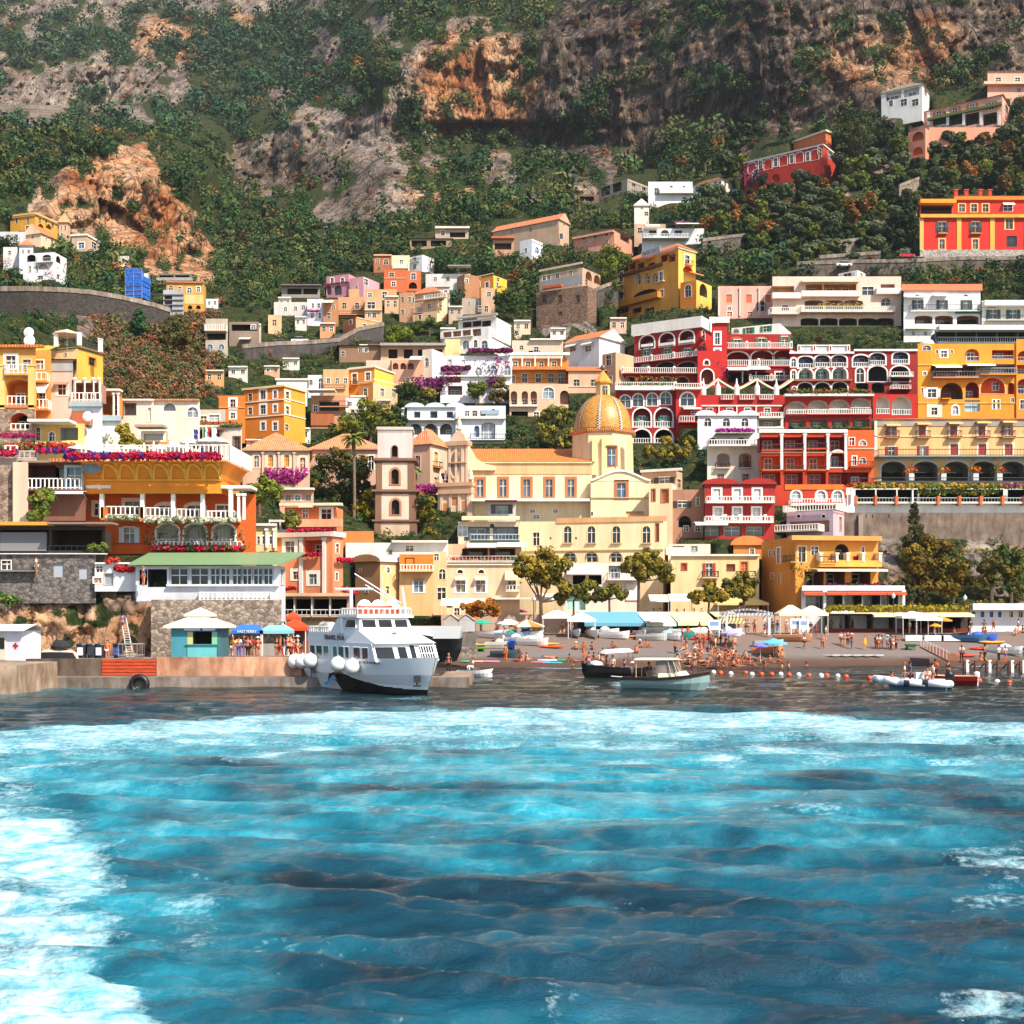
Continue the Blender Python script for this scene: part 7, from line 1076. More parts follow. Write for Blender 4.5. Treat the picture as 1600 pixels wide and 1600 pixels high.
ptree('tree','tall dark tree between the red villa and the cliff','tree',1343,245,372,[(1330,195,16),(1350,180,17),(1370,195,14),(1335,215,18),(1358,212,18),(1345,230,15)],['#2f3c1c','#38441f','#4a4a22'],tr=.6)
ptree('tree','dark green tree at the foot of the cliff above the white bungalow','tree',1103,265,398,[(1100,220,13),(1108,235,13),(1096,248,12)],['#26381c','#2f4420'],tr=.4)
ptree('conifer','dark conifer at the foot of the cliff behind the red villa','tree',1227,215,412,[(1227,182,6),(1226,193,8),(1228,203,9)],['#24361c','#2f4020'],tr=.3)
ptree('conifer','slim conifer growing on the ledge of the orange cliff','tree',628,228,540,[(628,185,6),(628,198,8),(629,212,9)],['#24381c','#2f4420'],tr=.4)
# olive grove of the right slope: every crown a tree
def grove():
 rs=np.random.RandomState(5);pts=[]
 for _ in range(6000):
  x,y=rs.uniform(1085,1640),rs.uniform(180,430)
  if not inpoly(np.array([x]),np.array([y]),TREE_REGION[0])[0] or not free(np.array([x]),np.array([y]),4)[0] or not free(np.array([x]),np.array([y-12]),2)[0]:continue
  if all(math.hypot(x-a,(y-b_)*1.3) > 15 for a,b_ in pts):pts.append((x,y))
 pts.sort(key=lambda q:q[1]);kinds=[('grey green olive tree',['#56613f','#5f6746','#4b5638']),('dark green round tree',['#2d401c','#26381a','#384a20']),('yellow green tree',['#66702c','#6f7230','#57642a']),('rust tinged bush',['#8a5a2a','#6a5a30','#9a6a34'])]
 protos={}
 for x,y in pts:
  k=int(rs.choice(4,p=[.45,.3,.18,.07]));d=float(ground_d(x,y)[0]);q=P(x,y,d);nm,cols=kinds[k]
  where='beside the bright red palace' if x > 1395 and y > 285 else 'under the curtained pink villa' if x > 1395 else 'on the slope below the red villa' if x > 1230 else 'on the terraces under the white bungalow' if y < 330 or x < 1150 else 'on the slope above the coast road'
  if k not in protos:
   R=9*d/F;bl=[(random.uniform(-.5,.5)*R,random.uniform(-.5,.5)*R,R*random.uniform(.8,1.5),R*random.uniform(.55,.8)) for _ in range(6)]
   protos[k]=(tree('olive_tree' if k==0 else 'bush' if k==3 else 'tree',nm+' '+where,'tree',q,bl,cols,tr=.22,dens=60,leaf=.42),d);continue
  o,d0=protos[k];r=o.copy();COL.objects.link(r);r.location=q;s=d/d0*rs.uniform(.65,1.7);r.scale=(s,s,s*rs.uniform(.85,1.15));r.rotation_euler=(0,0,rs.uniform(0,6.28));r['label']=nm+' '+where
  for c in o.children:
   e=c.copy();COL.objects.link(e);e.parent=r;v=rs.uniform(.55,1.05);e.color=(v*rs.uniform(.9,1.1),v,v*rs.uniform(.85,1.1),1)
  r['group']=r['label']
 for o,_ in protos.values():o['group']=o['label']
grove()
def palm(px,pb,pt,d,rp,label,col=('#5f6a24','#7a7030','#4f5a20')):
 s=d/F;base=P(px,pb,d);top=P(px+1,pt,d);root=thing('palm_tree',label,'tree',base);b=MB();limb(b,[base-Vector((0,0,.5)),base.lerp(top,.5)+Vector((.15,0,0)),top],.28,.2,'#7a6450/wood',8);b.build('trunk',root)
 b=MB();R=rp*s
 for k in range(34):
  a=random.uniform(0,6.28);e=random.uniform(-.5,1.1);u=Vector((math.cos(a)*math.cos(e),math.sin(a)*math.cos(e),math.sin(e)));sd=Vector((-math.sin(a),math.cos(a),0));p=top.copy();w0=.05;c=random.choice(col)
  for j in range(6):
   q=p+u*(R/6);u=(u+Vector((0,0,-.28))).normalized();w1=.42*R*.35*math.sin(math.pi*(j+1.2)/7.4)
   for sg in (-1,1):b.poly([p,q,q+sd*sg*w1-Vector((0,0,w1*.5)),p+sd*sg*w0-Vector((0,0,w0*.5))],c+'/cloth')
   p,w0=q,w1
 b.build('crown',root);return root
palm(552,870,684,189,24,'tall palm with a long thin trunk before the dark pine');palm(494,760,704,205,16,'short palm at the corner of the long beige palace');palm(522,690,668,230,16,'dark green palm under the wide yellow green tree',('#3f5224','#33461f'));palm(648,770,734,200,14,'grey green palm between the bell tower and the palace',('#6a7044','#7a7a50'));palm(404,690,668,226,9,'small dark palm before the orange apartment block',('#2f3f1e','#3a4a20'))
# ---- beach, quay
def sheet(name,fn,xs,ys,mat,kind='structure'):
 v=[(x,y,fn(x,y)) for y in ys for x in xs];w=len(xs);b=MB();b.v=v;k=b.mi(mat)
 for j in range(len(ys)-1):
  for i in range(w-1):b.f.append((j*w+i,j*w+i+1,(j+1)*w+i+1,(j+1)*w+i));b.m.append(k)
 o=b.build(name,smooth=True);o['kind']=kind;return o
m,nt,b=newmat('beach');gp=N(nt,'ShaderNodeNewGeometry');sx=N(nt,'ShaderNodeSeparateXYZ');nt.links.new(gp.outputs['Position'],sx.inputs[0])
n1=noise_node(nt,.35,6,gp.outputs['Position'],.6);n2=noise_node(nt,3.,4,gp.outputs['Position'],.7);zz=N(nt,'ShaderNodeMath',operation='MULTIPLY_ADD');nt.links.new(n1.outputs['Fac'],zz.inputs[0]);zz.inputs[1].default_value=.7;nt.links.new(sx.outputs['Z'],zz.inputs[2])
zr=ramp(nt,zz.outputs[0],[(.0,lin('#3a2c24')),(.22,lin('#5a3e2e')),(.3,lin('#62544c')),(.38,lin('#736b66'))]);zd=N(nt,'ShaderNodeMath',operation='DIVIDE');nt.links.new(zz.outputs[0],zd.inputs[0]);zd.inputs[1].default_value=4.;nt.links.new(zd.outputs[0],zr.inputs['Fac'])
e=zr.color_ramp.elements.new(.75);e.color=(*lin('#786458'),1)
g=ramp(nt,n2.outputs['Fac'],[(.3,(.7,.7,.7)),(.7,(1.1,1.1,1.1))]);nt.links.new(mix(nt,.6,zr.outputs[0],g.outputs[0],'MULTIPLY'),b.inputs['Base Color']);b.inputs['Roughness'].default_value=.9;bump(nt,b,n2.outputs['Fac'],.5,.12)
sheet('beach',lambda x,y:beach_z(x,y)+(.06*math.sin(x*.21+y*.1)+.05*math.sin(x*.06)) ,[x*1.5 for x in range(-9,110)],[125+.8*i for i in range(95)],m)
def slab(name,x0,x1,y0,y1,z0,z1,mat,label=None,cat=None):
 b=MB();b.box(((x0+x1)/2,(y0+y1)/2,(z0+z1)/2),(x1-x0,y1-y0,z1-z0),mat);o=b.build(name,loc=((x0+x1)/2,(y0+y1)/2,z0));
 if label:tag(o,label,cat)
 else:o['kind']='structure'
 return o
def X(px,d):return (px-CX)*d/F
slab('quay',-110,X(330,103.5),103.6,128,-3,2.1,'#8f8880/concrete');slab('quay_ledge',-110,X(735,104),101,103.6,-3,.85,'#8a8078/concrete');slab('quay_apron',X(330,103.5)+.002,X(575,112),103.602,140,-3,2.25,'#a08c7c/concrete')
slab('quay_wall',X(38,103),X(156,103),103.3,103.59,.86,2.3,'#6a5a4c/concrete','dark stained quay parapet wall near the block at the picture edge','wall');slab('quay_wall',X(243,103),X(470,103),103.3,103.59,.86,2.45,'#c99a7c/concrete','peeling pink quay parapet wall under the kiosks','wall');slab('quay_block',X(-70,94),X(36.5,94),92.5,101,-3,2.15,'#b09a84/concrete','pale concrete pier block at the picture edge','pier');slab('landing_stage',X(690,104)+.002,X(736,104),103.602,112,-3,.86,'#a8917c/concrete','low stone landing stage behind the ferry bow','pier')
b=MB();bx0,bx1=X(157,103),X(242,103)
for k in range(5):b.box(((bx0+bx1)/2,103.42+.04*(k % 2),1.0+k*.29),(bx1-bx0,.2,.24),'#b8441c/wood')
tag(b.build('timber_fender',loc=((bx0+bx1)/2,103.4,.86)),'row of orange red timber planks on the quay wall','fender')
b=MB();c=Vector((X(217,100.6),100.7,.3));n,mN=16,8;R,r=.62,.24
for i in range(n):
 for j in range(mN):
  t,u=2*math.pi*i/n,2*math.pi*j/mN;b.v.append((c.x+(R+r*math.cos(u))*math.cos(t),c.y+r*math.sin(u),c.z+(R+r*math.cos(u))*math.sin(t)))
k=b.mi('#151515/paint')
for i in range(n):
 for j in range(mN):b.f.append((i*mN+j,((i+1) % n)*mN+j,((i+1) % n)*mN+(j+1) % mN,i*mN+(j+1) % mN));b.m.append(k)
tag(b.build('tyre_fender',loc=c,smooth=True),'black tyre hanging on the quay ledge','tyre')
# ---- sea: wave sheet with the ferry wake's foam and aerated water
def sea():
 ds=np.concatenate([np.geomspace(9.,150,620),np.geomspace(152,600,30)]);th=np.concatenate([np.linspace(-1.05,-.5,40),np.linspace(-.49,.49,420),np.linspace(.5,1.05,40)]);A,Dm=np.meshgrid(th,ds);x=np.tan(A)*Dm;y=Dm
 z=np.zeros(x.shape);cell=np.maximum(Dm*.0046,.05);rs=np.random.RandomState(3)
 for k in range(84):
  lam=6.5*(.961**k)*rs.uniform(.8,1.25);ang=rs.normal(1.55,.24 if k < 36 else .42);amp=.0135*lam**.56*rs.uniform(.6,1.2);kk=2*math.pi/lam;fade=np.clip((lam/cell-3)/5,0,1)
  ph=kk*(x*math.cos(ang)+y*math.sin(ang))+rs.uniform(0,6.28)+1.6*np.sin(x*.16+y*.05+k)+1.5*np.sin(y*.21+x*.07+k*2);z+=amp*fade*(.9*np.sin(ph)+.3*(1-2*np.abs(np.sin(ph*.5))))
 z=z-z.mean();z *= np.clip(1.15-.0035*Dm,.5,1.1)
 px=CX+x*F/y;py=HY+HC*F/y;q=np.stack([px/190,py/15,px*0],-1);qs=np.stack([px/60,py/10,px*0],-1);n1=fbm(q,1,6,2);n2=fbm(qs,1,4,8);n3=fbm(np.stack([x/2.2,y/1.6,x*0],-1),1,4,15)
 top=np.interp(px,[-600,0,200,400,600,800,1000,1200,1400,1600,2200],[1190,1141,1129,1118,1109,1105,1108,1114,1123,1130,1160])+(n2-.5)*10
 t=py-top;foam=np.clip(t/3,0,1)*np.clip(1-(t-np.interp(px,[0,800,1600],[26,26,20]))/np.interp(px,[0,800,1600],[34,46,30]),0,1)*(.3+1.0*n2)
 b2=np.exp(-((t-58-18*(n1-.5))/9)**2)*.75*np.clip(n2*2-.35,0,1);foam=np.maximum(foam,b2)
 ex=np.interp(py,[1150,1200,1235,1262,1300,1350,1400,1450,1500,1560,1600,1800],[110,70,40,90,190,225,215,235,225,250,275,330])
 lf=np.clip((ex+85*(n3-.5)*2+60*(n1-.5)-px)/95,0,1)*np.clip((py-1200)/70,0,1);foam=np.maximum(foam,lf**.8*(.02+1.05*n3+.35*n2))
 foam=np.maximum(foam,np.clip((130-px)/150,0,1)*np.clip((py-1140)/20,0,1)*(.2+1.0*n2)*.8)
 for cx,cy,rx,ry,s in ((1590,1345,130,45,.8),(1540,1395,120,25,.55),(1530,1580,110,50,.7),(950,1415,110,18,.42),(440,1480,160,45,.5),(300,1430,90,90,.55),(860,1570,50,30,.5),(1300,1262,170,16,.5),(620,1265,250,8,.4),(1130,1190,240,8,.8),(1500,1195,120,6,.6),(972,1069,24,4,1.),(1112,1075,22,3,.9),(1478,1077,30,3,.8),(640,1092,60,3,.5)):
  foam=np.maximum(foam,s*np.clip(1.25-np.hypot((px-cx)/rx,(py-cy)/ry),0,1)*np.clip(n3*2.4-.55,0,1.2))
 sh=138+np.maximum(0,x)*.11;foam=np.maximum(foam,(x > -14)*np.clip(1.1-np.abs(y-sh+.9)/.9,0,1)*np.clip(n2*2.6-.7,0,1.1))
 aer=np.clip((t+6)/30,0,1)*np.clip((1392-py+150*(n1-.5)+np.interp(px,[0,300,900,1300,1600],[-40,0,0,-25,-60]))/190,0,1);aer=aer*np.clip(.1+1.6*n1+1.1*(n2-.5),0,1.15)
 for cx,cy,rx,ry,s in ((370,1195,230,20,.9),(620,1232,230,16,.85),(1250,1165,260,14,.6),(1350,1225,250,22,.65),(1550,1270,160,40,.6),(900,1136,130,9,.6)):aer=aer*(1-s*np.clip(1.3-np.hypot((px-cx)/rx,(py-cy)/ry),0,1))
 aer=np.maximum(aer,.6*np.clip(1.0-np.hypot((px-180)/330,(py-1430)/330),0,1)*np.clip(2.2*n1-.2,0,1.2));aer=np.maximum(aer,.35*np.clip((1108-py)/40,0,1)*np.clip((330-px)/200,0,1))
 V=np.stack([x,y,z],-1).reshape(-1,3);h,w=x.shape;i=np.arange(h*w).reshape(h,w);f=np.stack([i[:-1,:-1],i[:-1,1:],i[1:,1:],i[1:,:-1]],-1).reshape(-1,4)
 me=bpy.data.meshes.new('sea');me.vertices.add(len(V));me.vertices.foreach_set('co',V.astype(np.float32).ravel());me.loops.add(f.size);me.loops.foreach_set('vertex_index',f.astype(np.int32).ravel());me.polygons.add(len(f));me.polygons.foreach_set('loop_start',np.arange(0,f.size,4,dtype=np.int32));me.polygons.foreach_set('loop_total',np.full(len(f),4,np.int32));me.polygons.foreach_set('use_smooth',np.ones(len(f),bool));me.update(calc_edges=True)
 for nm,a in (('foam',foam),('aer',aer)):at=me.attributes.new(nm,'FLOAT','POINT');at.data.foreach_set('value',np.clip(a,0,1.3).ravel().astype(np.float32))
 m,nt,b=newmat('sea');L=nt.links;gp=geo_pos(nt);af=N(nt,'ShaderNodeAttribute',attribute_name='foam');aa=N(nt,'ShaderNodeAttribute',attribute_name='aer')
 n1=noise_node(nt,.55,6,geo_pos(nt,(1,.8,1)),.62);n2=noise_node(nt,5.,6,geo_pos(nt,(.8,.9,1)),.7);n3=noise_node(nt,.16,7,geo_pos(nt,(.55,1.3,1)),.62)
 deep=ramp(nt,n3.outputs['Fac'],[(.35,lin('#021e28')),(.5,lin('#053e50')),(.65,lin('#095c70'))])
 sep=N(nt,'ShaderNodeSeparateXYZ');L.new(gp,sep.inputs[0]);fr=N(nt,'ShaderNodeMapRange');L.new(sep.outputs['Y'],fr.inputs[0]);fr.inputs[1].default_value=60;fr.inputs[2].default_value=95
 deep2=mix(nt,fr.outputs[0],deep.outputs[0],lin('#06201f'));ad=N(nt,'ShaderNodeMath',operation='MULTIPLY_ADD');L.new(n1.outputs['Fac'],ad.inputs[0]);ad.inputs[1].default_value=.5;L.new(aa.outputs['Fac'],ad.inputs[2]);ar=ramp(nt,ad.outputs[0],[(.3,0.),(1.25,1.)])
 tq=ramp(nt,n1.outputs['Fac'],[(.3,lin('#09667c')),(.55,lin('#2a96aa')),(.75,lin('#78bcc4'))]);c1=mix(nt,ar.outputs[0],deep2,tq.outputs[0])
 fm=N(nt,'ShaderNodeMath',operation='MULTIPLY_ADD');L.new(n2.outputs['Fac'],fm.inputs[0]);fm.inputs[1].default_value=1.3;L.new(af.outputs['Fac'],fm.inputs[2]);fr2=ramp(nt,fm.outputs[0],[(.0,0.),(1.,1.)]);mr=N(nt,'ShaderNodeMapRange');L.new(fm.outputs[0],mr.inputs[0]);mr.inputs[1].default_value=.95;mr.inputs[2].default_value=1.5;mr.clamp=True
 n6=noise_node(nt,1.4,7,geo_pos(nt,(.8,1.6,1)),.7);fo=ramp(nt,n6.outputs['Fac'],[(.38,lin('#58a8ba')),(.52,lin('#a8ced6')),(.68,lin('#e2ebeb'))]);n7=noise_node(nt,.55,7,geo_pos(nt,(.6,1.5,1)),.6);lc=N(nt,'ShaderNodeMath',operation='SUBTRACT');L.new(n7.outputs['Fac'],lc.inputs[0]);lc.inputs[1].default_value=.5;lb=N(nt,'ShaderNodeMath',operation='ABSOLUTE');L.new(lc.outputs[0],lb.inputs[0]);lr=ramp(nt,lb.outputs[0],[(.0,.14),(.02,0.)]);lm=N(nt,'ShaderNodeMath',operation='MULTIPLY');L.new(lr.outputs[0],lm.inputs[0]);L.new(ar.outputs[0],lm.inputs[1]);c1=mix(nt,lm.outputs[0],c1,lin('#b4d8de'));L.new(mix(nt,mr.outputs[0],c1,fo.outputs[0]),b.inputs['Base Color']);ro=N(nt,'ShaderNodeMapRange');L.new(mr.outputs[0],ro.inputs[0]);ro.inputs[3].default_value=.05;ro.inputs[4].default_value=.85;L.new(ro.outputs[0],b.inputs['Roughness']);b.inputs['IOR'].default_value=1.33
 hh=N(nt,'ShaderNodeMath',operation='MULTIPLY_ADD');L.new(n1.outputs['Fac'],hh.inputs[0]);hh.inputs[1].default_value=.6;L.new(n2.outputs['Fac'],hh.inputs[2]);bump(nt,b,hh.outputs[0],.7,.12);bd=N(nt,'ShaderNodeMapRange');L.new(sep.outputs['Y'],bd.inputs[0]);bd.inputs[1].default_value=35;bd.inputs[2].default_value=110;bd.inputs[3].default_value=.12;bd.inputs[4].default_value=.7;L.new(bd.outputs[0],b.inputs['Normal'].links[0].from_node.inputs['Distance']);b.inputs['IOR'].default_value=1.48
 me.materials.append(m);o=bpy.data.objects.new('sea',me);COL.objects.link(o);o['kind']='structure'
sea()
# ================================================================= people, boats and beach things
SK={}
def skin(verts,edges,rad,sub=1):
 me=bpy.data.meshes.new('body');me.from_pydata(verts,edges,[]);o=bpy.data.objects.new('body',me);COL.objects.link(o);o.modifiers.new('s','SKIN')
 for i,r in enumerate(rad):
  q=me.skin_vertices[0].data[i];q.radius=(r,r) if not isinstance(r,tuple) else r;q.use_root=i==0
 m=o.modifiers.new('u','SUBSURF');m.levels=sub;m.render_levels=sub;dg=bpy.context.evaluated_depsgraph_get();r=bpy.data.meshes.new_from_object(o.evaluated_get(dg));bpy.data.objects.remove(o);r.polygons.foreach_set('use_smooth',[True]*len(r.polygons));return r
NM=['pel','bel','che','nec','hd1','hd2','hd3','nose','sl','el','wl','hl','sr','er','wr','hr','pl','kl','al','tl','pr','kr','ar','tr']
ED=[('pel','bel'),('bel','che'),('che','nec'),('nec','hd1'),('hd1','hd2'),('hd2','hd3'),('hd1','nose'),('che','sl'),('sl','el'),('el','wl'),('wl','hl'),('che','sr'),('sr','er'),('er','wr'),('wr','hr'),('pel','pl'),('pl','kl'),('kl','al'),('al','tl'),('pel','pr'),('pr','kr'),('kr','ar'),('ar','tr')]
RD=dict(pel=(.15,.1),bel=(.13,.09),che=(.16,.1),nec=.055,hd1=.085,hd2=.1,hd3=.07,nose=.025,sl=.06,el=.042,wl=.032,hl=.035,sr=.06,er=.042,wr=.032,hr=.035,pl=.09,kl=.06,al=.042,tl=.04,pr=.09,kr=.06,ar=.042,tr=.04)
ST=dict(pel=(0,0,.93),bel=(0,0,1.1),che=(0,0,1.33),nec=(0,0,1.48),hd1=(0,-.02,1.57),hd2=(0,0,1.66),hd3=(0,.01,1.73),nose=(0,-.12,1.6),sl=(-.19,0,1.4),el=(-.25,.03,1.14),wl=(-.26,-.04,.9),hl=(-.26,-.07,.8),sr=(.19,0,1.4),er=(.25,.03,1.14),wr=(.26,-.04,.9),hr=(.26,-.07,.8),pl=(-.1,0,.86),kl=(-.11,-.02,.48),al=(-.12,.02,.09),tl=(-.13,-.14,.03),pr=(.1,0,.86),kr=(.11,-.02,.48),ar=(.12,.02,.09),tr=(.13,-.14,.03))
def pose(**k):d=dict(ST);d.update(k);return d
up=lambda dz,dy=0:{n:(v[0],v[1]+dy,v[2]+dz) for n,v in ST.items() if n[:2] in ('pe','be','ch','ne','hd','no')or n in ('sl','sr')}
POSES=dict(stand=ST,walk=pose(kl=(-.1,-.16,.5),al=(-.11,-.2,.1),tl=(-.12,-.36,.06),kr=(.1,.1,.48),ar=(.11,.36,.14),tr=(.12,.3,.03),wl=(-.26,.2,.92),hl=(-.26,.24,.84),wr=(.26,-.24,.95),hr=(.26,-.3,.88)),
akimbo=pose(el=(-.4,.06,1.18),wl=(-.22,-.06,1.02),hl=(-.16,-.1,1.0),er=(.3,-.12,1.16),wr=(.2,-.34,1.22),hr=(.18,-.4,1.26)),
sit=dict(up(-.8),el=(-.25,.16,.42),wl=(-.26,.26,.14),hl=(-.26,.3,.05),er=(.28,-.1,.36),wr=(.2,-.34,.4),hr=(.16,-.42,.42),sl=(-.19,.02,.62),sr=(.19,.02,.62),pl=(-.1,-.05,.1),kl=(-.13,-.42,.36),al=(-.12,-.66,.06),tl=(-.12,-.8,.05),pr=(.1,-.05,.1),kr=(.14,-.44,.28),ar=(.14,-.74,.06),tr=(.14,-.86,.08)),
lie={n:(v[0]*1.05,v[2]-.9,.12+(-v[1])*.5+(.07 if n[:2]=='hd' else 0)) for n,v in ST.items()},
bench=dict(up(-.48),el=(-.25,-.02,.7),wl=(-.2,-.24,.6),hl=(-.18,-.32,.58),er=(.25,-.02,.7),wr=(.2,-.24,.6),hr=(.18,-.32,.58),sl=(-.19,0,.93),sr=(.19,0,.93),pl=(-.1,-.05,.43),kl=(-.12,-.45,.46),al=(-.12,-.42,.08),tl=(-.12,-.56,.04),pr=(.1,-.05,.43),kr=(.12,-.45,.46),ar=(.12,-.42,.08),tr=(.12,-.56,.04)))
def sub_skin(p,names,extra,up_=1.0):
 v=[p[n] for n in names];e=[(names.index(a),names.index(b)) for a,b in ED if a in names and b in names]
 r=[tuple(x+extra for x in RD[n]) if isinstance(RD[n],tuple) else (RD[n]+extra)*up_ for n in names];return skin(v,e,r)
OC=M('#cccccc','objcolor')
def proto(ps):
 if ps in SK:return SK[ps]
 p=POSES[ps];d=dict(body=sub_skin(p,NM,0),top=sub_skin(p,['bel','che','sl','el','sr','er'],.022),bikini=sub_skin(p,['che','sl','sr'],.008),shorts=sub_skin(p,['pel','pl','pr'],.03),trousers=sub_skin(p,['pel','pl','kl','al','pr','kr','ar'],.02),dress=sub_skin(p,['pel','bel','che','pl','kl','pr','kr'],.05),hair=None)
 h=Vector(p['hd2']);b=MB();b.ball(h+Vector((0,.03,.035)),.115,OC,1.0,10);hm=b.build('hair');d['hair']=hm.data;bpy.data.objects.remove(hm)
 b=MB();b.lathe(h+Vector((0,0,.05)),[(.24,0),(.23,.02),(.12,.03),(.11,.11),(.05,.13)],OC,12);hm=b.build('hat');d['hat']=hm.data;bpy.data.objects.remove(hm)
 for me in d.values():
  me.materials.clear();me.materials.append(OC)
 SK[ps]=d;return d
SKIN=['#b8734a','#c98a62','#a5623c','#d29a74','#8a5030']
CN={'white':'#e0ddd6','black':'#1c1c20','blue':'#2450a0','navy':'#1c2848','red':'#b02420','orange':'#d8641c','yellow':'#d8a820','pink':'#d88090','light blue':'#7aa8d0','green':'#2f7a50','grey':'#7a7a7c','teal':'#2f8a90','purple':'#5a3a80','khaki':'#8a7a58'}
PC=[]
def person(pt,ps,top,bot,label,rz=None,hat=None,group=None,s=None,dress=False):
 d=proto(ps);r=thing('person',label,'person',pt,group);r.rotation_euler=(0,0,random.uniform(-3.1,3.1) if rz is None else rz);s=s or random.uniform(.94,1.06);r.scale=(s,s,s)
 def add(nm,me,c):o=bpy.data.objects.new(nm,me);COL.objects.link(o);o.parent=r;o.color=(*lin(c),1)
 add('body',d['body'],random.choice(SKIN))
 if dress:add('dress',d['dress'],CN[top])
 else:
  if top:add('top',d['top'] if ps != 'lie' and top != 'bik' else d['bikini'],CN.get(top,CN[bot]))
  add('shorts' if ps in ('lie','sit') or random.random() < .65 else 'trousers',d['shorts' if ps in ('lie','sit') or random.random() < .65 else 'trousers'],CN[bot])
 if hat:add('hat',d['hat'],CN[hat])
 else:add('hair',d['hair'],random.choice(['#1a120c','#2a1a10','#4a301c','#8a6a3c']))
 return r
def bp(px,py):return P(px,py,beach_d(px,py))
def qp(px,py,z=2.1):d=(HC-z)*F/(py-HY);return P(px,py,d)
PW=dict(stand='standing',walk='walking',akimbo='posing',sit='sitting',lie='lying',bench='sitting')
def crowd(spots,where,poses,tops,bots,fn,hat=.25,rz=None):
 for px,py in spots:
  ps=random.choice(poses);t=random.choice(tops);bo=random.choice(bots);h=random.choice(['white','khaki','navy']) if random.random() < hat and ps != 'lie' else None
  l=(('person in %s and %s' % (t,bo) if t != bo else 'person all in '+t) if t and t != 'bik' else 'person in %s swimwear' % bo)+(' with %s hat' % h if h else '')+' '+PW[ps]+' '+where
  person(fn(px,py),ps,t,bo,l,rz,h,l)
def spots(n,x0,x1,y0,y1,md=5):
 o=[]
 for _ in range(n*30):
  q=(random.uniform(x0,x1),random.uniform(y0,y1))
  if len(o) < n and all(math.hypot(q[0]-a,(q[1]-b)*1.6) > md for a,b in o):o.append(q)
 return o
AC=list(CN);SW=[None,None,'bik']
lie=['sit','sit','lie','sit'];mixp=['stand','stand','walk','akimbo']
# hand placed people
for px,py,ps,t,bo,hat,l in ((1351,1015,'stand','yellow','yellow',None,'person in a long yellow dress standing alone on the beach'),(1314,1008,'stand','white','black',None,'person in white shirt and black trousers at the end of the waiting group'),(1320,1010,'stand','pink','khaki',None,'person in pink top within the waiting group'),(1325,1009,'akimbo','black','navy',None,'person in black within the waiting group'),(1331,1014,'stand','red','grey','white','person in a red shirt under a white hat beside the waiting group'),(1369,1014,'stand','black','red',None,'person with dark hair and red trousers in the threesome on the beach'),(1373,1015,'stand','white','orange',None,'person in orange trousers in the threesome on the beach'),(1378,1014,'stand','grey','grey','grey','person in grey in the threesome on the beach'),(1387,1015,'stand','light blue','light blue','white','person in light blue in the foursome near the wheelbarrow'),(1392,1015,'stand','teal','black',None,'person in teal top in the foursome near the wheelbarrow'),(1395,1016,'stand','pink','white',None,'person in pink top in the foursome near the wheelbarrow'),(1400,1015,'akimbo','black','black',None,'person in black in the foursome near the wheelbarrow'),
(1257,1014,'walk','white','black',None,'person walking in a white shirt past the sign boards'),(1285,1014,'walk','pink','red',None,'person in pink walking along the middle of the beach'),(1290,1000,'akimbo','white','navy',None,'person with a red bag by the cream parasols'),(1275,995,'stand','red','red',None,'person in red under the cream parasol edge'),(1267,993,'stand','navy','white','white','person in navy with a white cap by the sign boards'),(1535,1003,'stand',None,'red',None,'sunburnt person in red trunks near the blue boats'),(1540,1003,'stand',None,'navy',None,'tanned person in navy trunks near the blue boats'),(1491,1002,'stand',None,'red',None,'person in red trunks by the dark beached boat'),(790,1032,'stand',None,'orange',None,'person in orange trunks by the small dark upturned boat'),(812,1036,'stand',None,'red',None,'person in red trunks on the wet gravel by the bathers'),(912,1035,'stand',None,'orange',None,'person in orange swimwear standing at the water behind the black boat'),(1055,1022,'stand',None,'navy',None,'person in navy trunks standing above the motorboat'),(1118,1018,'stand','white','black',None,'person in white top and black shorts with folded arms amid the sunbathers'),(1134,1016,'stand','navy','navy','navy','person in navy sitting robe carrying a bag amid the sunbathers'),(1086,1042,'stand','navy','navy',None,'person in a navy wrap at the water edge'),(1093,992,'stand',None,'red',None,'person in red beside the beached red kayak'),(1108,1008,'stand',None,'red',None,'person in red trunks at the top of the sunbathers')):
 person(bp(px,py),ps,t,bo,l,hat=hat,dress='dress' in l)
crowd(spots(42,1058,1172,1022,1044,5),'among the sunbathers by the motorboat',lie,SW,['red','orange','pink','navy','blue','black'],bp,.15)
crowd(spots(20,1060,1150,1000,1020,7),'higher up among the sunbathers',mixp+lie,SW,['red','orange','pink','navy','purple'],bp,.15)
crowd([(900,1015),(912,1015),(925,1015),(957,1014),(1000,1012),(1010,1012),(942,1024),(995,1020)],'on the open gravel above the black boat',['sit'],SW,['red','navy','orange','black'],bp)
crowd([(808,1033),(815,1033),(823,1033),(858,1028),(862,1030),(890,1034),(893,1032),(897,1034),(920,1032),(928,1032),(936,1033)],'between the beach towels at the waterline',lie,SW,['red','pink','navy','green','orange'],bp)
crowd(spots(9,1186,1226,1024,1042,6),'under the blue parasols at the waterline',lie,SW,['red','pink','blue','orange'],bp)
crowd(spots(28,1192,1250,978,992,5),'behind the cream parasol tents',mixp,AC,AC,bp,.4)
crowd(spots(38,1296,1460,978,990,5),'before the long beach restaurant',mixp,AC,AC,bp,.4)
crowd(spots(16,1140,1185,976,990,4),'under the white pergola',mixp,AC,AC,bp,.3)
crowd(spots(30,1480,1600,974,992,6),'before the white bathing house',mixp+['sit'],AC,AC,bp,.4)
crowd(spots(36,760,900,980,992,5),'behind the beached boats',mixp,['red','orange','white','red','navy'],AC,bp,.3)
crowd(spots(20,1000,1110,978,990,6),'in front of the awning shops',mixp,AC,AC,bp,.2)
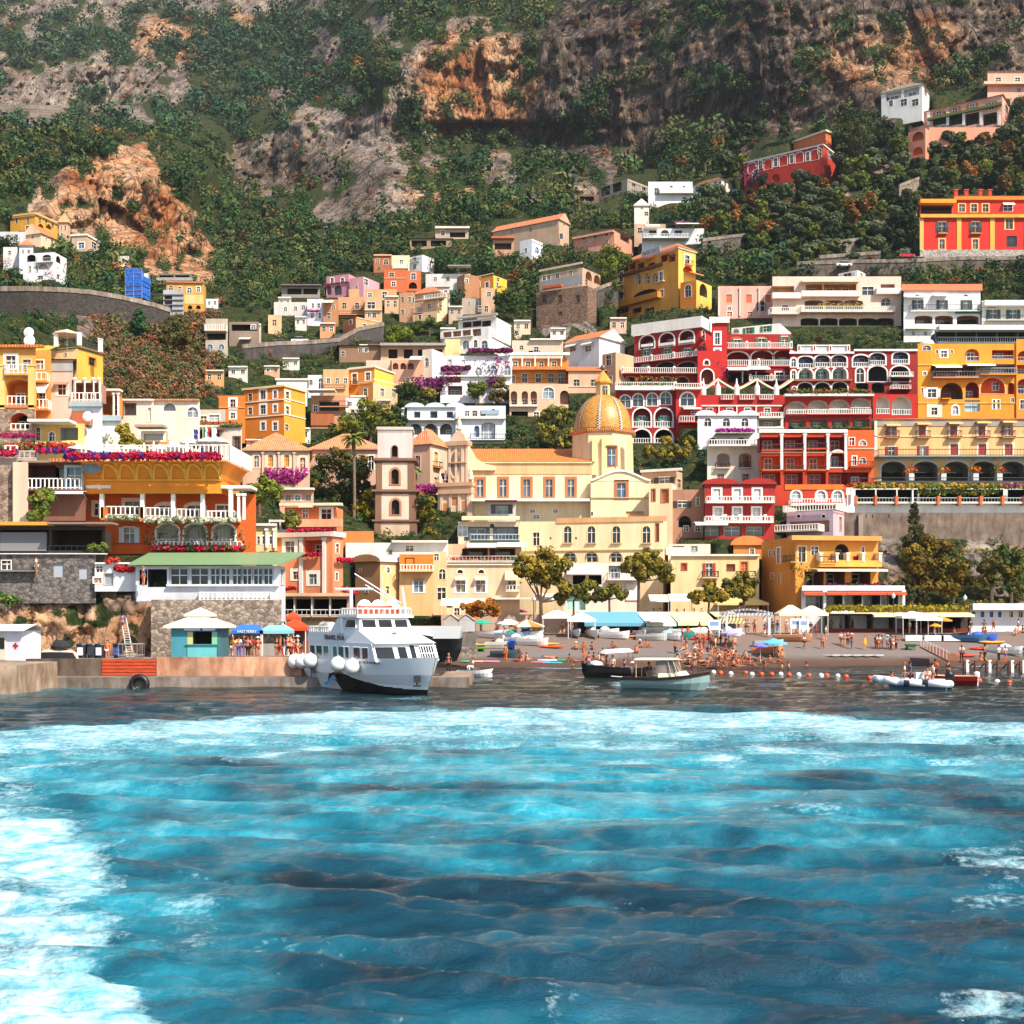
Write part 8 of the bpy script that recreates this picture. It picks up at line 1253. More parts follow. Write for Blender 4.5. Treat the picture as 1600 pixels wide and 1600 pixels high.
crowd([(1105,1052),(1122,1050),(895,1050),(1110,1049),(1330-70,1046),(1222,1046),(1232,1047)],'bathing at the edge of the sea',['stand'],SW,['red','orange'],lambda a,b_:P(a,b_,beach_d(a,b_))-Vector((0,0,.9)))
# kiosk row on the quay
qq=lambda px,py:qp(px,py,2.25)
for px,t,bo,hat,l in ((279,'black','red',None,'person in a black top waiting at the corner of the teal kiosk'),(287,'pink','navy',None,'small person in pink beside the teal kiosk'),(291,'white','grey','white','person in a white shirt and cap by the teal kiosk'),(303,'blue','blue',None,'person in a short blue dress at the teal kiosk counter'),(334,'white','white','white','person leaning on the teal kiosk counter under a white hat'),(339,'black','orange',None,'person in black top and orange trousers with long hair at the kiosk counter'),(345,'red','navy',None,'person in red behind the orange trousers at the kiosk'),(364,'yellow','white',None,'person in yellow between the teal and the blue kiosk'),(373,'white','purple',None,'person in lilac shorts in the ticket queue'),(381,'navy','navy',None,'person in navy in the ticket queue'),(387,'pink','black',None,'person with a pink backpack in the ticket queue'),(393,'red','black',None,'person in red behind the pink backpack'),(403,'red','red','white','person in red with a white cap at the blue kiosk'),(432,'black','khaki',None,'person in black by the grey ticket window'),(438,'orange','red',None,'person in orange near the ticket window'),(444,'blue','white',None,'person in a bright blue shirt near the ticket window'),(453,'orange','black',None,'person in orange by the red tent'),(459,'white','red',None,'person in white and red by the red tent'),(465,'navy','orange','white','person in navy with a white cap beside the ferry stern'),(450,'red','navy',None,'person in a red shirt crouched behind the ferry stern')):person(qq(px,1026),random.choice(mixp),t,bo,l,hat=hat,dress='dress' in l)
person(qp(168,1031),'stand','orange','white','person in orange and white shorts walking on the quay by the bins',0);person(P(57,898,118.2),'stand','white','white','person in white with a white hat on the path over the rock wall');person(P(224,916,116),'stand','blue','red','person in blue at the door of the green roofed restaurant')
# quay things
def ladder():
 a=qp(203,1029);a.y=111;z0=2.1;b=MB();p0=P(204,1030,108);p0.z=2.1;p1=P(193,966,109.5);u=(p1-p0);sd=Vector((.28,0,0))
 for s in (-1,1):b.bar(p0+sd*s,p1+sd*s*.8,.05,'#b8b4ac/paint')
 for k in range(1,17):q=p0+u*k/17;b.bar(q-sd*.95,q+sd*.95,.035,'#b8b4ac/paint')
 r=thing('ladder_cart','tall leaning ladder on a wheeled base with railings on the quay','ladder',p0);b.build('ladder',r);b=MB();b.box(p0+Vector((0,.2,.15)),(1.9,1.2,.12),'#6a6a6a/paint');railing(b,[p0+Vector((-.95,-.4,.2)),p0+Vector((.95,-.4,.2)),p0+Vector((.95,.8,.2)),p0+Vector((-.95,.8,.2))],1.1,'i','#8a8680/paint');b.build('base',r)
 person(p1+Vector((0,-.25,-1.3)),'stand','blue','navy','person in bright blue work clothes standing high on the ladder',3.1)
ladder()
for px,c,c2,l in ((128,'#22242a','#d8d8dc','dark bin with a white front on the quay'),(144,'#2a2c34','#2a2c34','tall dark grey bin on the quay'),(157,'#22242a','#c8c0cc','dark bin with a lilac front beside the person in orange'),(185,'#1c2444','#4a5a9a','dark blue bin at the foot of the ladder')):
 q=qp(px,1028);b=MB();b.lathe(q,[(.42,0),(.5,1.15),(.55,1.17),(.5,1.28),(.1,1.3)],c+'/paint',10);b.box(q+Vector((0,-.5,.6)),(.5,.06,.7),c2+'/paint');tag(b.build('waste_bin',loc=q),l,'bin')
def hut():
 q=qp(26,1031);w,dp,h=2.9,2.6,2.5;r=thing('first_aid_hut','small white first aid hut with a red cross on the quay','hut',q);rz=-.25;rot=Matrix.Rotation(rz,3,'Z');tr=lambda x,y,z:q+rot @ Vector((x,y,z));b=MB();b.box(tr(0,0,h/2),(w,dp,h),'#d8d6de',rz);b.build('wall',r)
 b=MB();o=.5;b.poly([tr(-w/2-o,-dp/2-o,h),tr(w/2+o,-dp/2-o,h),tr(w/2+o,0,h+.55),tr(-w/2-o,0,h+.55)],'#e6e6e4');b.poly([tr(-w/2-o,dp/2+o,h),tr(w/2+o,dp/2+o,h),tr(w/2+o,0,h+.55),tr(-w/2-o,0,h+.55)],'#e6e6e4');b.poly([tr(-w/2,-dp/2,h-.02),tr(-w/2,dp/2,h-.02),tr(-w/2,0,h+.5)],'#d8d6de');b.build('roof',r)
 b=MB();b.box(tr(-.55,-dp/2-.03,1.05),(.9,.06,2.0),'#dcd2bc',rz);d=b.build('door',r);b=MB();b.box(tr(-.55,-dp/2-.07,1.45),(.7,.05,.95),GLASS,rz);b.build('pane',d)
 b=MB();[b.box(tr(.85,-dp/2-.02,1.25),s,'#b01c1c/paint',rz) for s in ((.5,.04,.17),(.17,.045,.5))];b.build('cross_emblem',r)
hut()
q=qp(90,1029);b=MB();b.lathe(q,[(1.1,0),(1.0,.5),(.75,.75),(.3,.9)],'#c8b8a4/cloth',12,1.7,.7);b.lathe(q+Vector((.35,-.2,.9)),[(.55,0),(.6,.2),(.4,.6),(.1,.75)],'#26282a/cloth',10,1.5);b.lathe(q+Vector((0,-.5,0)),[(1.1,0),(.9,.55),(.3,.6)],'#17181a/cloth',10,1.7,.4);tag(b.build('covered_heap',loc=q),'heap of stacked gear under pale and black covers near the first aid hut','gear pile')
def kiosk():
 q=qp(313,1028,2.25);q.y+=2;q.x=X(313,q.y);r=thing('kiosk','teal drinks kiosk with a two tiered cream canopy roof','kiosk',q);w,dp,h=4.3,3,2.75;b=MB();tr=lambda x,y,z:q+Vector((x,y,z))
 b.box(tr(-w/2+.7,0,h/2),(1.4,dp,h),'#3f8a9a');b.box(tr(w/2-.15,0,h/2),(.3,dp,h),'#3a6a70');b.box(tr(.5,dp/2-.1,h/2),(w-1.3,.2,h),'#2f2c2a');b.box(tr(.5,-dp/2+.2,.55),(w-1.7,.4,1.1),'#5fb0b4');b.box(tr(.5,-dp/2+.15,1.13),(w-1.5,.6,.08),'#3f8088');b.box(tr(.4,0,h-.1),(w,dp,.15),'#3a6a70');b.build('booth',r)
 b=MB();[b.box(tr(x,-dp/2+.05,1.75),(.75,.06,1.3),c) for x,c in ((-.65,'#b8b870/paint'),(1.75,'#7ab890/paint'))];b.build('poster',r)
 b=MB();b.box(tr(.6,-dp/2-.1,2.45),(w-1.4,.08,.36),'#2a50a8/paint');s=b.build('sign_board',r);f=Face((q.x,q.y-dp/2-.14),(1,0));b=MB();[fbox(b,f,a,c,q.z+2.36,q.z+2.54,.01,.03,'#dfe2ea/paint') for a,c in ((-1.0,.4),(.6,1.7))];b.build('name_strip',s)
 b=MB();ov=.55
 for z0,s,hh in ((h,1,.75),(h+1.0,.45,.6)):
  c=[tr(sx*(w/2+ov)*s,sy*(dp/2+ov)*s,z0) for sx,sy in ((-1,-1),(1,-1),(1,1),(-1,1))];t2=[tr(sx*(.9 if s==1 else .02),sy*(.8 if s==1 else .02),z0+hh) for sx,sy in ((-1,-1),(1,-1),(1,1),(-1,1))]
  for i in range(4):j=(i+1) % 4;b.poly([c[i],c[j],t2[j],t2[i]],'#e6dfc8/cloth');b.poly([c[i]-Vector((0,0,.18)),c[j]-Vector((0,0,.18)),c[j],c[i]],'#d8d0b8/cloth')
 b.build('canopy',r);b=MB();[b.bar(tr(x,y,h+.7),tr(x,y,h+1.0),.05,'#8a8a80/paint') for x in (-.9,.9) for y in (-.8,.8)];b.build('canopy_post',r)
kiosk()
def tent(px,py,w,dp,h,rise,col,label,z=None,gp=None,wallc=None,txt=None,fn=bp,name='market_tent',cat='tent',n=1):
 q=fn(px,py) if z is None else qp(px,py,z);r=thing(name,label,cat,q,gp);tr=lambda x,y,zz:q+Vector((x,y,zz));b=MB()
 for x in (-w/2+.1,w/2-.1):
  for y in (-dp/2+.1,dp/2-.1):b.bar(tr(x,y,-.2),tr(x,y,h),.06,'#d0ccc4/paint')
 b.build('post',r);b=MB();c=[tr(-w/2,-dp/2,h),tr(w/2,-dp/2,h),tr(w/2,dp/2,h),tr(-w/2,dp/2,h)];t=[tr(-w*.08,0,h+rise),tr(w*.08,0,h+rise)];v=Vector((0,0,.3))
 b.poly([c[0],c[1],t[1],t[0]],col);b.poly([c[1],c[2],t[1]],col);b.poly([c[2],c[3],t[0],t[1]],col);b.poly([c[3],c[0],t[0]],col)
 for i in range(4):b.poly([c[i]-v,c[(i+1) % 4]-v,c[(i+1) % 4],c[i]],col)
 o=b.build('canopy',r)
 if wallc:b=MB();b.box(tr(0,dp/2-.3,h/2),(w-.4,.3,h),wallc);b.box(tr(-w/4,-dp/2+.9,.55),(w/2-.2,.5,1.1),wallc);b.box(tr(w*.1,dp/2-.48,h*.5),(w*.3,.06,h*.6),'#3a3c44/paint');b.build('booth',r)
 if txt:text_on(o,Face((q.x,q.y-dp/2-.03),(1,0)),(-w*.3,w*.3,q.z+h-.22,q.z+h+.02),txt,'#e8eef4/paint',.02)
 return r
tent(391,1024,2.9,2.6,2.3,.9,'#2a6ac0/cloth','bright blue kiosk canopy with white lettering',2.25,None,'#8a90a8','FAST FERRY');tent(433,1024,2.7,2.6,2.3,.8,'#7ab8c8/cloth','pale turquoise kiosk canopy over a grey ticket window',2.25,None,'#9a9690');tent(430,1019,1.5,1.5,3.4,.55,'#d8a830/cloth','small yellow pointed canopy behind the turquoise one',2.25);tent(461,1021,2.6,2.6,2.5,.8,'#d2401c/cloth','red tent canopy with a white emblem next to the ferry stern',2.25,None,'#8a4a3c');tent(458,1016,1.5,1.5,3.5,.5,'#c84a24/cloth','little red upper canopy behind the red tent',2.25)
# beach shades
UM=[(796,996,1.7,'#e4e2da','white parasol in front of the tamarisk bush'),(823,997,2.3,['#d87a30','#e4e0d4'],'large orange and white parasol by the largest pine'),(752,996,1.5,'#2a9a80','bright green parasol beside the boat sheds'),(743,992,1.4,'#c8602c','orange parasol behind the green one'),(718,1020,1.3,'#4a80c8','blue parasol at the landing stage'),(1145,1012,1.6,'#a8a0d8','lilac parasol held low among the sunbathers'),(1209,1028,1.7,'#5ab0d0','light blue parasol at the waterline'),(1467,990,1.7,'#d8862c','orange parasol beside the white gazebo'),(1188,1036,.9,'#7a70d0','violet parasol lying by the waterline bathers'),(1462,1003,.8,'#d8962c','tiny yellow parasol before the white tables'),(810,976,1.3,'#8a2a5a','dark pink parasol at the back of the boats'),(925,988,1.6,'#e0dcd0','cream parasol behind the beached rowing boats'),(1025,992,1.6,'#ddd8cc','cream folded parasol over the beached motorboats')]
for px,py,r_,c,l in UM:q=bp(px,py);umbrella(q.x,q.y,q.z,r_,2.3,[x+'/cloth' for x in c] if isinstance(c,list) else c+'/cloth',l)
for px,py,w,dp,h,ri,c,l in ((870,992,3.8,3,2.4,.75,'#e6e4de','white stall tent beside the largest pine'),(908,995,3.6,3,2.2,.85,'#e6e4de','white pointed tent on white poles by the rowing boats'),(1235,990,3.6,3.4,2.6,1.1,'#e6d6a8','cream square parasol tent behind the sign boards'),(1268,990,3.6,3.4,2.6,1.0,'#e9dcb4','second cream square parasol tent nearest the restaurant'),(1425,993,3.4,3,2.5,.6,'#e8e8e6','white gazebo with thick posts before the beach restaurant'),(1446,994,3.4,3,2.3,.5,'#e8e8e6','lower white gazebo joined to the first'),(1138,970,3.6,3,2.5,.7,'#e2c078','yellow cloth parasol over the upper promenade'),(1175,970,4.2,3,2.5,.8,'#e2c078','wide yellow cloth parasol over the upper promenade'),(672,975,6.5,4,2.6,.9,'#e0dccc','cream tent over the tables behind the ferry')):tent(px,py,w,dp,h,ri,c+'/cloth',l)
def pergola():
 q=bp(1165,992);r=thing('pergola','white wooden pergola with a curved top on the promenade','pergola',q);b=MB();w,dp,h=5.4,3,2.6
 for x in (-w/2,w/2):
  for y in (-dp/2,dp/2):b.box(q+Vector((x,y,h/2)),(.3,.3,h),'#c4c6cc/paint')
 b.build('post',r);b=MB()
 for i in range(14):x=-w/2-.3+(w+.6)*i/13;b.box(q+Vector((x,0,h+.15+.5*math.cos(x/w*2.6))),(.12,dp+1,.2),'#c4c6cc/paint')
 for y in (-dp/2,dp/2):b.box(q+Vector((0,y,h+.05)),(w+.8,.14,.3),'#c4c6cc/paint')
 b.build('roof_beam',r)
pergola()
def shopfront(x0,x1,yt,yb,col,label,out=3.2):
 d=162.2;f=Face((X((x0+x1)/2,d),d),(1,0));t0,t1,z0,z1=f.rect(x0,x1,yt,yb);r=thing('shop_awning',label,'awning',f.p((t0+t1)/2,z0-2));b=MB()
 b.box8([f.p(t0+.6,z0,out),f.p(t1+.5,z0,out),f.p(t1-.3,z1,0),f.p(t0-.3,z1,0)]+[f.p(t0+.6,z0+.08,out),f.p(t1+.5,z0+.08,out),f.p(t1-.3,z1+.08,0),f.p(t0-.3,z1+.08,0)],col);b.box8([f.p(t0+.6,z0-.35,out+.03),f.p(t1+.5,z0-.35,out+.03),f.p(t1+.5,z0-.35,out),f.p(t0+.6,z0-.35,out),f.p(t0+.6,z0+.08,out+.03),f.p(t1+.5,z0+.08,out+.03),f.p(t1+.5,z0+.08,out),f.p(t0+.6,z0+.08,out)],col);b.build('awning_sheet',r)
 b=MB();fbox(b,f,t0,t1,z0-2.6,z1,-3,-.05,'#2c2623');b.build('shop_interior',r);b=MB();[fbox(b,f,t0+1+k*3,t0+1.6+k*3,z0-2.3,z0-.2,-.04,.2,random.choice(['#7a3a2a','#3a6a7a','#b8a888','#2a4a6a'])) for k in range(int((t1-t0)/3))];b.build('goods_rail',r)  # solid dark block, shade inside the shops put into its colour
shopfront(904,997,957,974,'#5f9ab0/cloth','long teal blue shop awning behind the beached boats');shopfront(998,1046,957,974,'#c8dcdc/cloth','pale end of the teal shop awning');shopfront(1047,1107,957,973,'#e8d49a/cloth','cream yellow shop awning right of the teal awning');shopfront(1112,1150,957,970,'#e8d49a/cloth','short cream yellow awning behind the white pergola')
d=166.5;slab('promenade_terrace',X(690,d),X(1300,d),165.6,172,2,5.95,'#b89a84','low terrace wall along the promenade behind the beach awnings','wall')
for px,l in ((700,'dining terrace'),(850,'flower terrace')):pass
crowd([(x,957) for x in (1010,1022,1032,1045,1058,1070,1085,1096,1125,1150,1160,1185)],'at the upper promenade tables',['bench'],AC,AC,lambda a,b_:Vector((X(a,167),167+random.uniform(-.6,.6),5.5)),.2)
for x0,x1,y,l in ((1013,1042,930,'first cream awning over the upper promenade tables'),(1043,1078,929,'second cream awning over the upper promenade tables'),(835,868,928,'cream awning behind the largest pine trunk'),(690,760,936,'white cloth awning over the tables right of the ferry')):
 d=168.5;f=Face((X((x0+x1)/2,d),d),(1,0));t0,t1,z0,z1=f.rect(x0,x1,y,y+11);b=MB();b.box8([f.p(t0,z0,2.6),f.p(t1,z0,2.6),f.p(t1,z1,0),f.p(t0,z1,0),f.p(t0,z0+.08,2.6),f.p(t1,z0+.08,2.6),f.p(t1,z1+.08,0),f.p(t0,z1+.08,0)],'#e8dcc0/cloth');[b.bar(f.p(t,z0-2,2.5),f.p(t,z0,2.5),.05,'#c8c4bc/paint') for t in (t0+.1,t1-.1)];tag(b.build('awning',loc=f.p(t0,z0)),l,'awning')
for px,py,c,l in ((735,1034,'#3fae78','green beach towel'),(745,1034,'#d8a08a','pale orange beach towel'),(765,1034,'#c87898','pink beach mat'),(845,1035,'#c06a88','dark pink beach mat between bathers'),(855,1032,'#b8c8d0','pale beach towel between bathers'),(862,1036,'#3a9ab0','teal beach towel between bathers'),(885,1032,'#2f9a58','green float beside the bathers')):
 q=bp(px,py);b=MB();b.lathe(q,[(.95,0),(.95,.05),(.8,.12),(.1,.14)],c+'/cloth',12,1.3,.7);tag(b.build('beach_mat',loc=q),l+' on the gravel near the water','beach mat')
for i in range(5):
 q=bp(1294+i*17,1025);b=MB();n=12;L,Wd=1.5,.38;dr=Vector((.75,-.66,0));sd=Vector((.66,.75,0));pr=[(-L,.03),(-L*.8,.6),(-.3,1),(L*.5,.85),(L,.05)]
 top=[q+dr*s+sd*Wd*w_+Vector((0,0,.17+s*.03)) for s,w_ in pr]+[q+dr*s-sd*Wd*w_+Vector((0,0,.17+s*.03)) for s,w_ in reversed(pr)]
 b.poly(top,'#e8e8e4/gloss');b.poly([p-Vector((0,0,.14)) for p in top][::-1],'#e8e8e4/gloss');[b.poly([top[k],top[(k+1) % 10],top[(k+1) % 10]-Vector((0,0,.14)),top[k]-Vector((0,0,.14))],'#e8e8e4/gloss') for k in range(10)];tag(b.build('paddle_board',loc=q),'white paddle board in the row laid out on the open beach','paddle board','white paddle boards in a row')
for px,py,c in [(1206,1055,'o'),(1220,1055,'w'),(1233,1056,'o'),(1248,1056,'w'),(1264,1057,'o'),(1283,1057,'w'),(1292,1057,'o'),(1309,1058,'w'),(1322,1059,'o'),(1359,1061,'o'),(1513,1064,'w'),(1530,1065,'o'),(1558,1067,'w'),(1577,1068,'o'),(1115,1052,'w'),(1126,1053,'o'),(1142,1054,'w'),(1165,1053,'o'),(1175,1055,'w'),(1190,1055,'o')]:
 d=HC*F/(py-HY);q=P(px,py,d);b=MB();b.ball(q+Vector((0,0,.08)),.26,'#d8521c/gloss' if c=='o' else '#e6e4e0/gloss',1,10);tag(b.build('buoy',loc=q,smooth=True),('orange' if c=='o' else 'white')+' ball buoy on the line marking the bathing water','buoy',('orange' if c=='o' else 'white')+' buoys of the bathing line')
b=MB()
for i in range(26):px=1270+i*4.2;py=1041+i*.36;b.ball(P(px,py,141+(-.03*i))*1+Vector((0,0,0)),.09,'#c8a888/gloss',1,6)
def hull(b,o,h,L,B,H,c,ci=None,sheer=.35,rake=.3,n=10,cg='#d8d4cc/paint',full=.55,deck=None):
 """open boat: o keel-line centre at the waterline, h heading"""
 h=Vector((h[0],h[1],0)).normalized();w=Vector((-h.y,h.x,0));U=Vector((0,0,1));S=[]
 for i in range(n+1):
  u=i/n;s=(u-.5)*L;wd=B/2*(1-abs(max(0,(u-full)/(1-full)))**2.2)*(.82+.18*min(1,u*3));zt=H*(1+sheer*(max(0,u-.35)/.65)**2);s2=s+rake*H*max(0,u-.6)*2
  S.append([(s2,wd+.001,zt),(s2-.05,wd*.86,zt*.45),(s,wd*.45,-.15),(s,0,-.3)])
 pt=lambda q,sg:Vector(o)+h*q[0]+w*q[1]*sg+U*q[2]
 for A,C in zip(S,S[1:]):
  for sg in (1,-1):
   for k in range(3):b.poly([pt(A[k],sg),pt(C[k],sg),pt(C[k+1],sg),pt(A[k+1],sg)],c)
   a,d=Vector(A[0]),Vector(C[0]);ia,id_=(A[0][0],max(0,A[0][1]-.09),A[0][2]),(C[0][0],max(0,C[0][1]-.09),C[0][2])
   b.poly([pt(a,sg),pt(d,sg),pt(id_,sg),pt(ia,sg)],cg);lo=lambda q:(q[0],q[1]*.8,max(.12,q[2]-.45))
   b.poly([pt(ia,sg),pt(id_,sg),pt(lo(id_),sg),pt(lo(ia),sg)],ci or c);b.poly([pt(lo(ia),1),pt(lo(id_),1),pt(lo(id_),-1),pt(lo(ia),-1)],ci or c) if sg==1 else None
  if deck and A[0][0] > deck*L:b.poly([pt(A[0],1),pt(C[0],1),pt(C[0],-1),pt(A[0],-1)],cg)
 A=S[0];b.poly([pt(q,1) for q in A]+[pt(q,-1) for q in A[::-1]],c)
 return pt,S
 # ---- ferry
def ferry():
 U=Vector((0,0,1));hd=Vector((.53,-.848,0)).normalized();wd=Vector((-.848,-.53,0)).normalized();o=Vector((-14.8,104.2,0));R=thing('ferry','white passenger ferry with a black wave stripe moored at the quay, bow towards the sea','ferry',o);T=lambda s,w,z:o+hd*(s*.86)+wd*w+U*z
 Wc,Bk,WW='#dfe3e6/gloss','#17181a/gloss','#dfe0e0/paint';L=18.8;N_=110;S=[]
 for i in range(N_+1):
  u=i/N_;s=u*L;f=max(0,(u-.55)/.45);bt=2.95*(1-f**2.6)+.02;bl=2.6*(1-f**1.5)*.98+.02;zt=2.4+.5*u*u;rk=1.6*f*f
  S.append([(s+rk,bt,zt),(s+rk*.6,bt*.5+bl*.5+.1*(1-f),zt*.55),(s+rk*.25,bl,.75),(s,bl*.92,.1),(s,bl*.6,-.6)])
 b=MB();blackz=lambda u:float(np.interp(u,[0,.12,.2,.3,.42,.58,.75,.9,1.1],[-1,-1,.2,1.3,1.6,1.1,.62,.48,.45]))
 for j,(A,C) in enumerate(zip(S,S[1:])):
  u=j/N_
  for sg in (1,-1):
   for k in range(4):
    sub=12
    for q in range(sub):
     g=lambda P0,P1,t:Vector(P0).lerp(Vector(P1),t);a0,a1=g(A[k],A[k+1],q/sub),g(A[k],A[k+1],(q+1)/sub);c0,c1=g(C[k],C[k+1],q/sub),g(C[k],C[k+1],(q+1)/sub);zm=(a0.z+a1.z+c0.z+c1.z)/4
     lo=float(np.interp(u,[0,.1,.2,.34,.45],[.06,.06,.3,.9,-1]));col=Bk if (lo < zm < blackz(u)) or zm < .06 else Wc
     b.poly([T(v.x,v.y*sg,v.z) for v in (a0,c0,c1,a1)],col)
  b.poly([T(A[0][0],A[0][1],A[0][2]),T(C[0][0],C[0][1],C[0][2]),T(C[0][0],-C[0][1],C[0][2]),T(A[0][0],-A[0][1],A[0][2])],WW)
 b.poly([T(q[0],q[1],q[2]) for q in S[0]]+[T(q[0],-q[1],q[2]) for q in S[0][::-1]],Wc);b.build('hull',R,True)
 def quadbox(nm,s0,s1,w,z0,z1,s1t=None,s0t=None,wt=None,mat=WW,par=R):
  s1t=s1 if s1t is None else s1t;s0t=s0 if s0t is None else s0t;wt=wt or w;b=MB();b.box8([T(s0,w,z0),T(s1,w,z0),T(s1,-w,z0),T(s0,-w,z0),T(s0t,wt,z1),T(s1t,wt,z1),T(s1t,-wt,z1),T(s0t,-wt,z1)],mat);return b.build(nm,par)
 cab=quadbox('lower_cabin',.5,15.2,2.65,2.42,3.8,14.3,mat='#cdd4da/paint');up_=quadbox('sloping_roof',7.2,14.9,2.6,3.81,4.75,11.0,7.0,2.35);wh=quadbox('wheelhouse',7.0,11.0,2.3,4.76,5.75,10.5,7.2,2.1)
 quadbox('bridge_roof',6.8,10.9,2.45,5.752,5.9);quadbox('upper_bulwark',.2,7.1,2.66,3.81,4.5,mat='#cdd4da/paint');quadbox('side_wing',5.4,8.0,2.66,4.502,5.7,7.6,6.8,2.5,mat='#cdd4da/paint')
 fs=Face(T(0,2.65,0),hd);D_='#1c1f22/glass'
 def win(par,q,out=.03,fr='#e8eaea/paint'):
  b=MB();b.poly(q,D_);w=b.build('window',par);b=MB();c=sum(q,Vector())/4
  for i in range(4):b.bar(q[i],q[(i+1) % 4],.045,fr)
  b.build('frame',w)
 for s0,s1 in ((.9,2.2),(2.4,3.9),(4.1,5.4),(6.3,7.3),(7.5,8.8),(9.0,9.9),(10.8,12.3),(12.6,13.9)):win(cab,[T(s0,2.69,2.6),T(s1,2.69,2.6),T(s1-.12,2.69,3.5),T(s0-.1,2.69,3.5)])
 fr=lambda w,z:T(15.23-(z-2.42)*.65,w,z)
 for w0,w1,z0,z1 in ((2.5,.95,2.5,3.55),(.65,-.15,2.5,3.55),(-.4,-.9,2.45,3.7),(-1.2,-2.45,2.6,3.6)):win(cab,[fr(w0,z0),fr(w1,z0),fr(w1,z1),fr(w0,z1)])
 b=MB()
 for i in range(7):w=-1.2-1.3*i/6;b.bar(fr(w,2.5)+hd*.35,fr(w,3.65)+hd*.35,.035,'#e8e8e8/paint')
 for z in (2.55,3.05,3.6):b.bar(fr(-1.1,z)+hd*.35,fr(-2.55,z)+hd*.35,.035,'#e8e8e8/paint')
 b.build('bow_grille',R)
 fw=lambda w,z:T(11.03-(z-4.76)*.5,w,z)
 for w0,w1 in ((2.0,.8),(.6,-.6),(-.8,-1.95)):win(wh,[fw(w0,4.95),fw(w1,4.95),fw(w1,5.6),fw(w0,5.6)])
 win(wh,[T(7.9,2.32,4.95),T(10.4,2.34,4.95),T(10.0,2.2,5.6),T(8.1,2.2,5.6)])
 b=MB();q=lambda w,z:T(15.0-(z-3.8)*4.3/1.0,w,z)
 railing(b,[T(7.2,2.3,5.9),T(10.6,2.3,5.9),T(10.6,-2.3,5.9),T(7.2,-2.3,5.9)],.55,'w');b.build('roof_railing',R)
 b=MB();b.bar(T(6.6,1.2,4.6),T(6.4,1.2,8.0),.2,WW,8,.14);b.bar(T(6.4,2.6,8.0),T(6.4,-.8,8.05),.1,WW);b.build('radar_mast',R);b=MB();b.bar(T(9.5,-2.4,5.9),T(8.2,-2.6,8.2),.1,WW);b.bar(T(8.6,-2.5,6.8),T(5.2,.4,9.3),.05,WW);b.bar(T(8.2,-2.6,6.6),T(5.6,-.4,8.4),.04,WW);b.bar(T(9.2,-.4,5.9),T(9.2,-.4,9.2),.035,'#c8c8c8/paint');b.build('crane_arm',R)
 b=MB();c=T(3.2,2.0,4.95);b.bar(c-hd*.9,c+hd*.9,.45,'#c9c2b4/paint',12);b.bar(c-hd*.95,c-hd*.9,.47,'#8a8478/paint',12);b.bar(c-hd*.05,c+hd*.05,.47,'#8a8478/paint',12);b.build('life_raft',R)
 for i,(s,zc) in enumerate(((-1.0,2.1),(.9,2.15),(2.9,2.25),(9.2,2.15),(12.2,2.05))):
  b=MB();b.ball(T(s,3.4,zc),.6,'#e2e2e0/gloss',1.02,18);f=b.build('fender',R,True);f['label']='big white ball fender';b=MB();b.bar(T(s,3.4,zc+.7),T(s,2.9,2.5),.03,'#d0d0d0/paint');b.build('rope',f)
 text_on(R,Face(T(0,2.67,0),hd),(3.6,7.6,3.98,4.36),'TRAVEL MAR','#23262c/paint',.03);bo=T(13.0,2.66,0);f2=Face(T(12.6,S[73][0][1]-.0,0)+wd*.02,(T(15.6,S[86][0][1],0)-T(12.6,S[73][0][1],0)).to_2d());text_on(R,f2,(.2,2.9,2.25,2.5),'JOHNNIES','#2a3a52/paint',.22)
 b=MB();c=T(12.2,-.2,4.55);[b.poly([c+wd*(x0)+U*z0*.9-hd*(-.05-z0*2.2),c+wd*x1+U*z1*.9-hd*(-.05-z1*2.2),c+wd*x2+U*z2*.9-hd*(-.05-z2*2.2)],'#7ab0d8/paint') for x0,z0,x1,z1,x2,z2 in ((.45,.0,-.4,.1,-.05,-.12),(.1,.2,.15,-.15,-.1,.0))];b.build('star_emblem',R)
 b=MB();q=lambda u,z:T(u,3.02+.0*u,z);[b.poly([q(*p) for p in poly],c) for poly,c in (([(1.4,1.9),(2.0,1.2),(2.0,.5),(2.4,1.3),(3.3,1.2),(2.6,1.7),(2.4,2.1),(1.9,1.75)],'#2a3a5a/paint'),([(4.6,.75),(5.4,.55),(6.4,.95),(7.2,1.25),(8.0,.95),(6.8,.75),(5.6,.3)],'#3a8ab0/paint'))];b.build('hull_emblem',R)
 b=MB();c=T(19.0,.9,1.3);b.box(c,(.5,.25,.5),'#2a2a2a/paint');b.bar(c+U*.2,c-U*.5,.07,'#2a2a2a/paint');b.bar(c-U*.5+wd*.3,c-U*.5-wd*.3,.06,'#2a2a2a/paint');b.build('anchor',R)
 b=MB();rb=[T(1.5,2.5,4.5),T(1.5,-2.5,4.5)];railing(b,[T(5.2,2.6,4.5),T(.3,2.6,4.5),T(.3,-2.6,4.5)],.5,'w');b.build('stern_railing',R)
 b=MB();hull(b,T(8.6,-.3,6.2),(-wd.x,-wd.y),3.6,1.5,.45,'#c84a20/gloss',cg='#e0dcd4/paint');rb=b.build('rescue_boat',R);b=MB();[b.lathe(T(8.6,-.3+x,6.5),[(.66,0),(.6,.3),(.3,.62),(.05,.68)],'#e0dedc/cloth',10) for x in (-1.2,0,1.2)];b.build('cover',rb)
ferry()
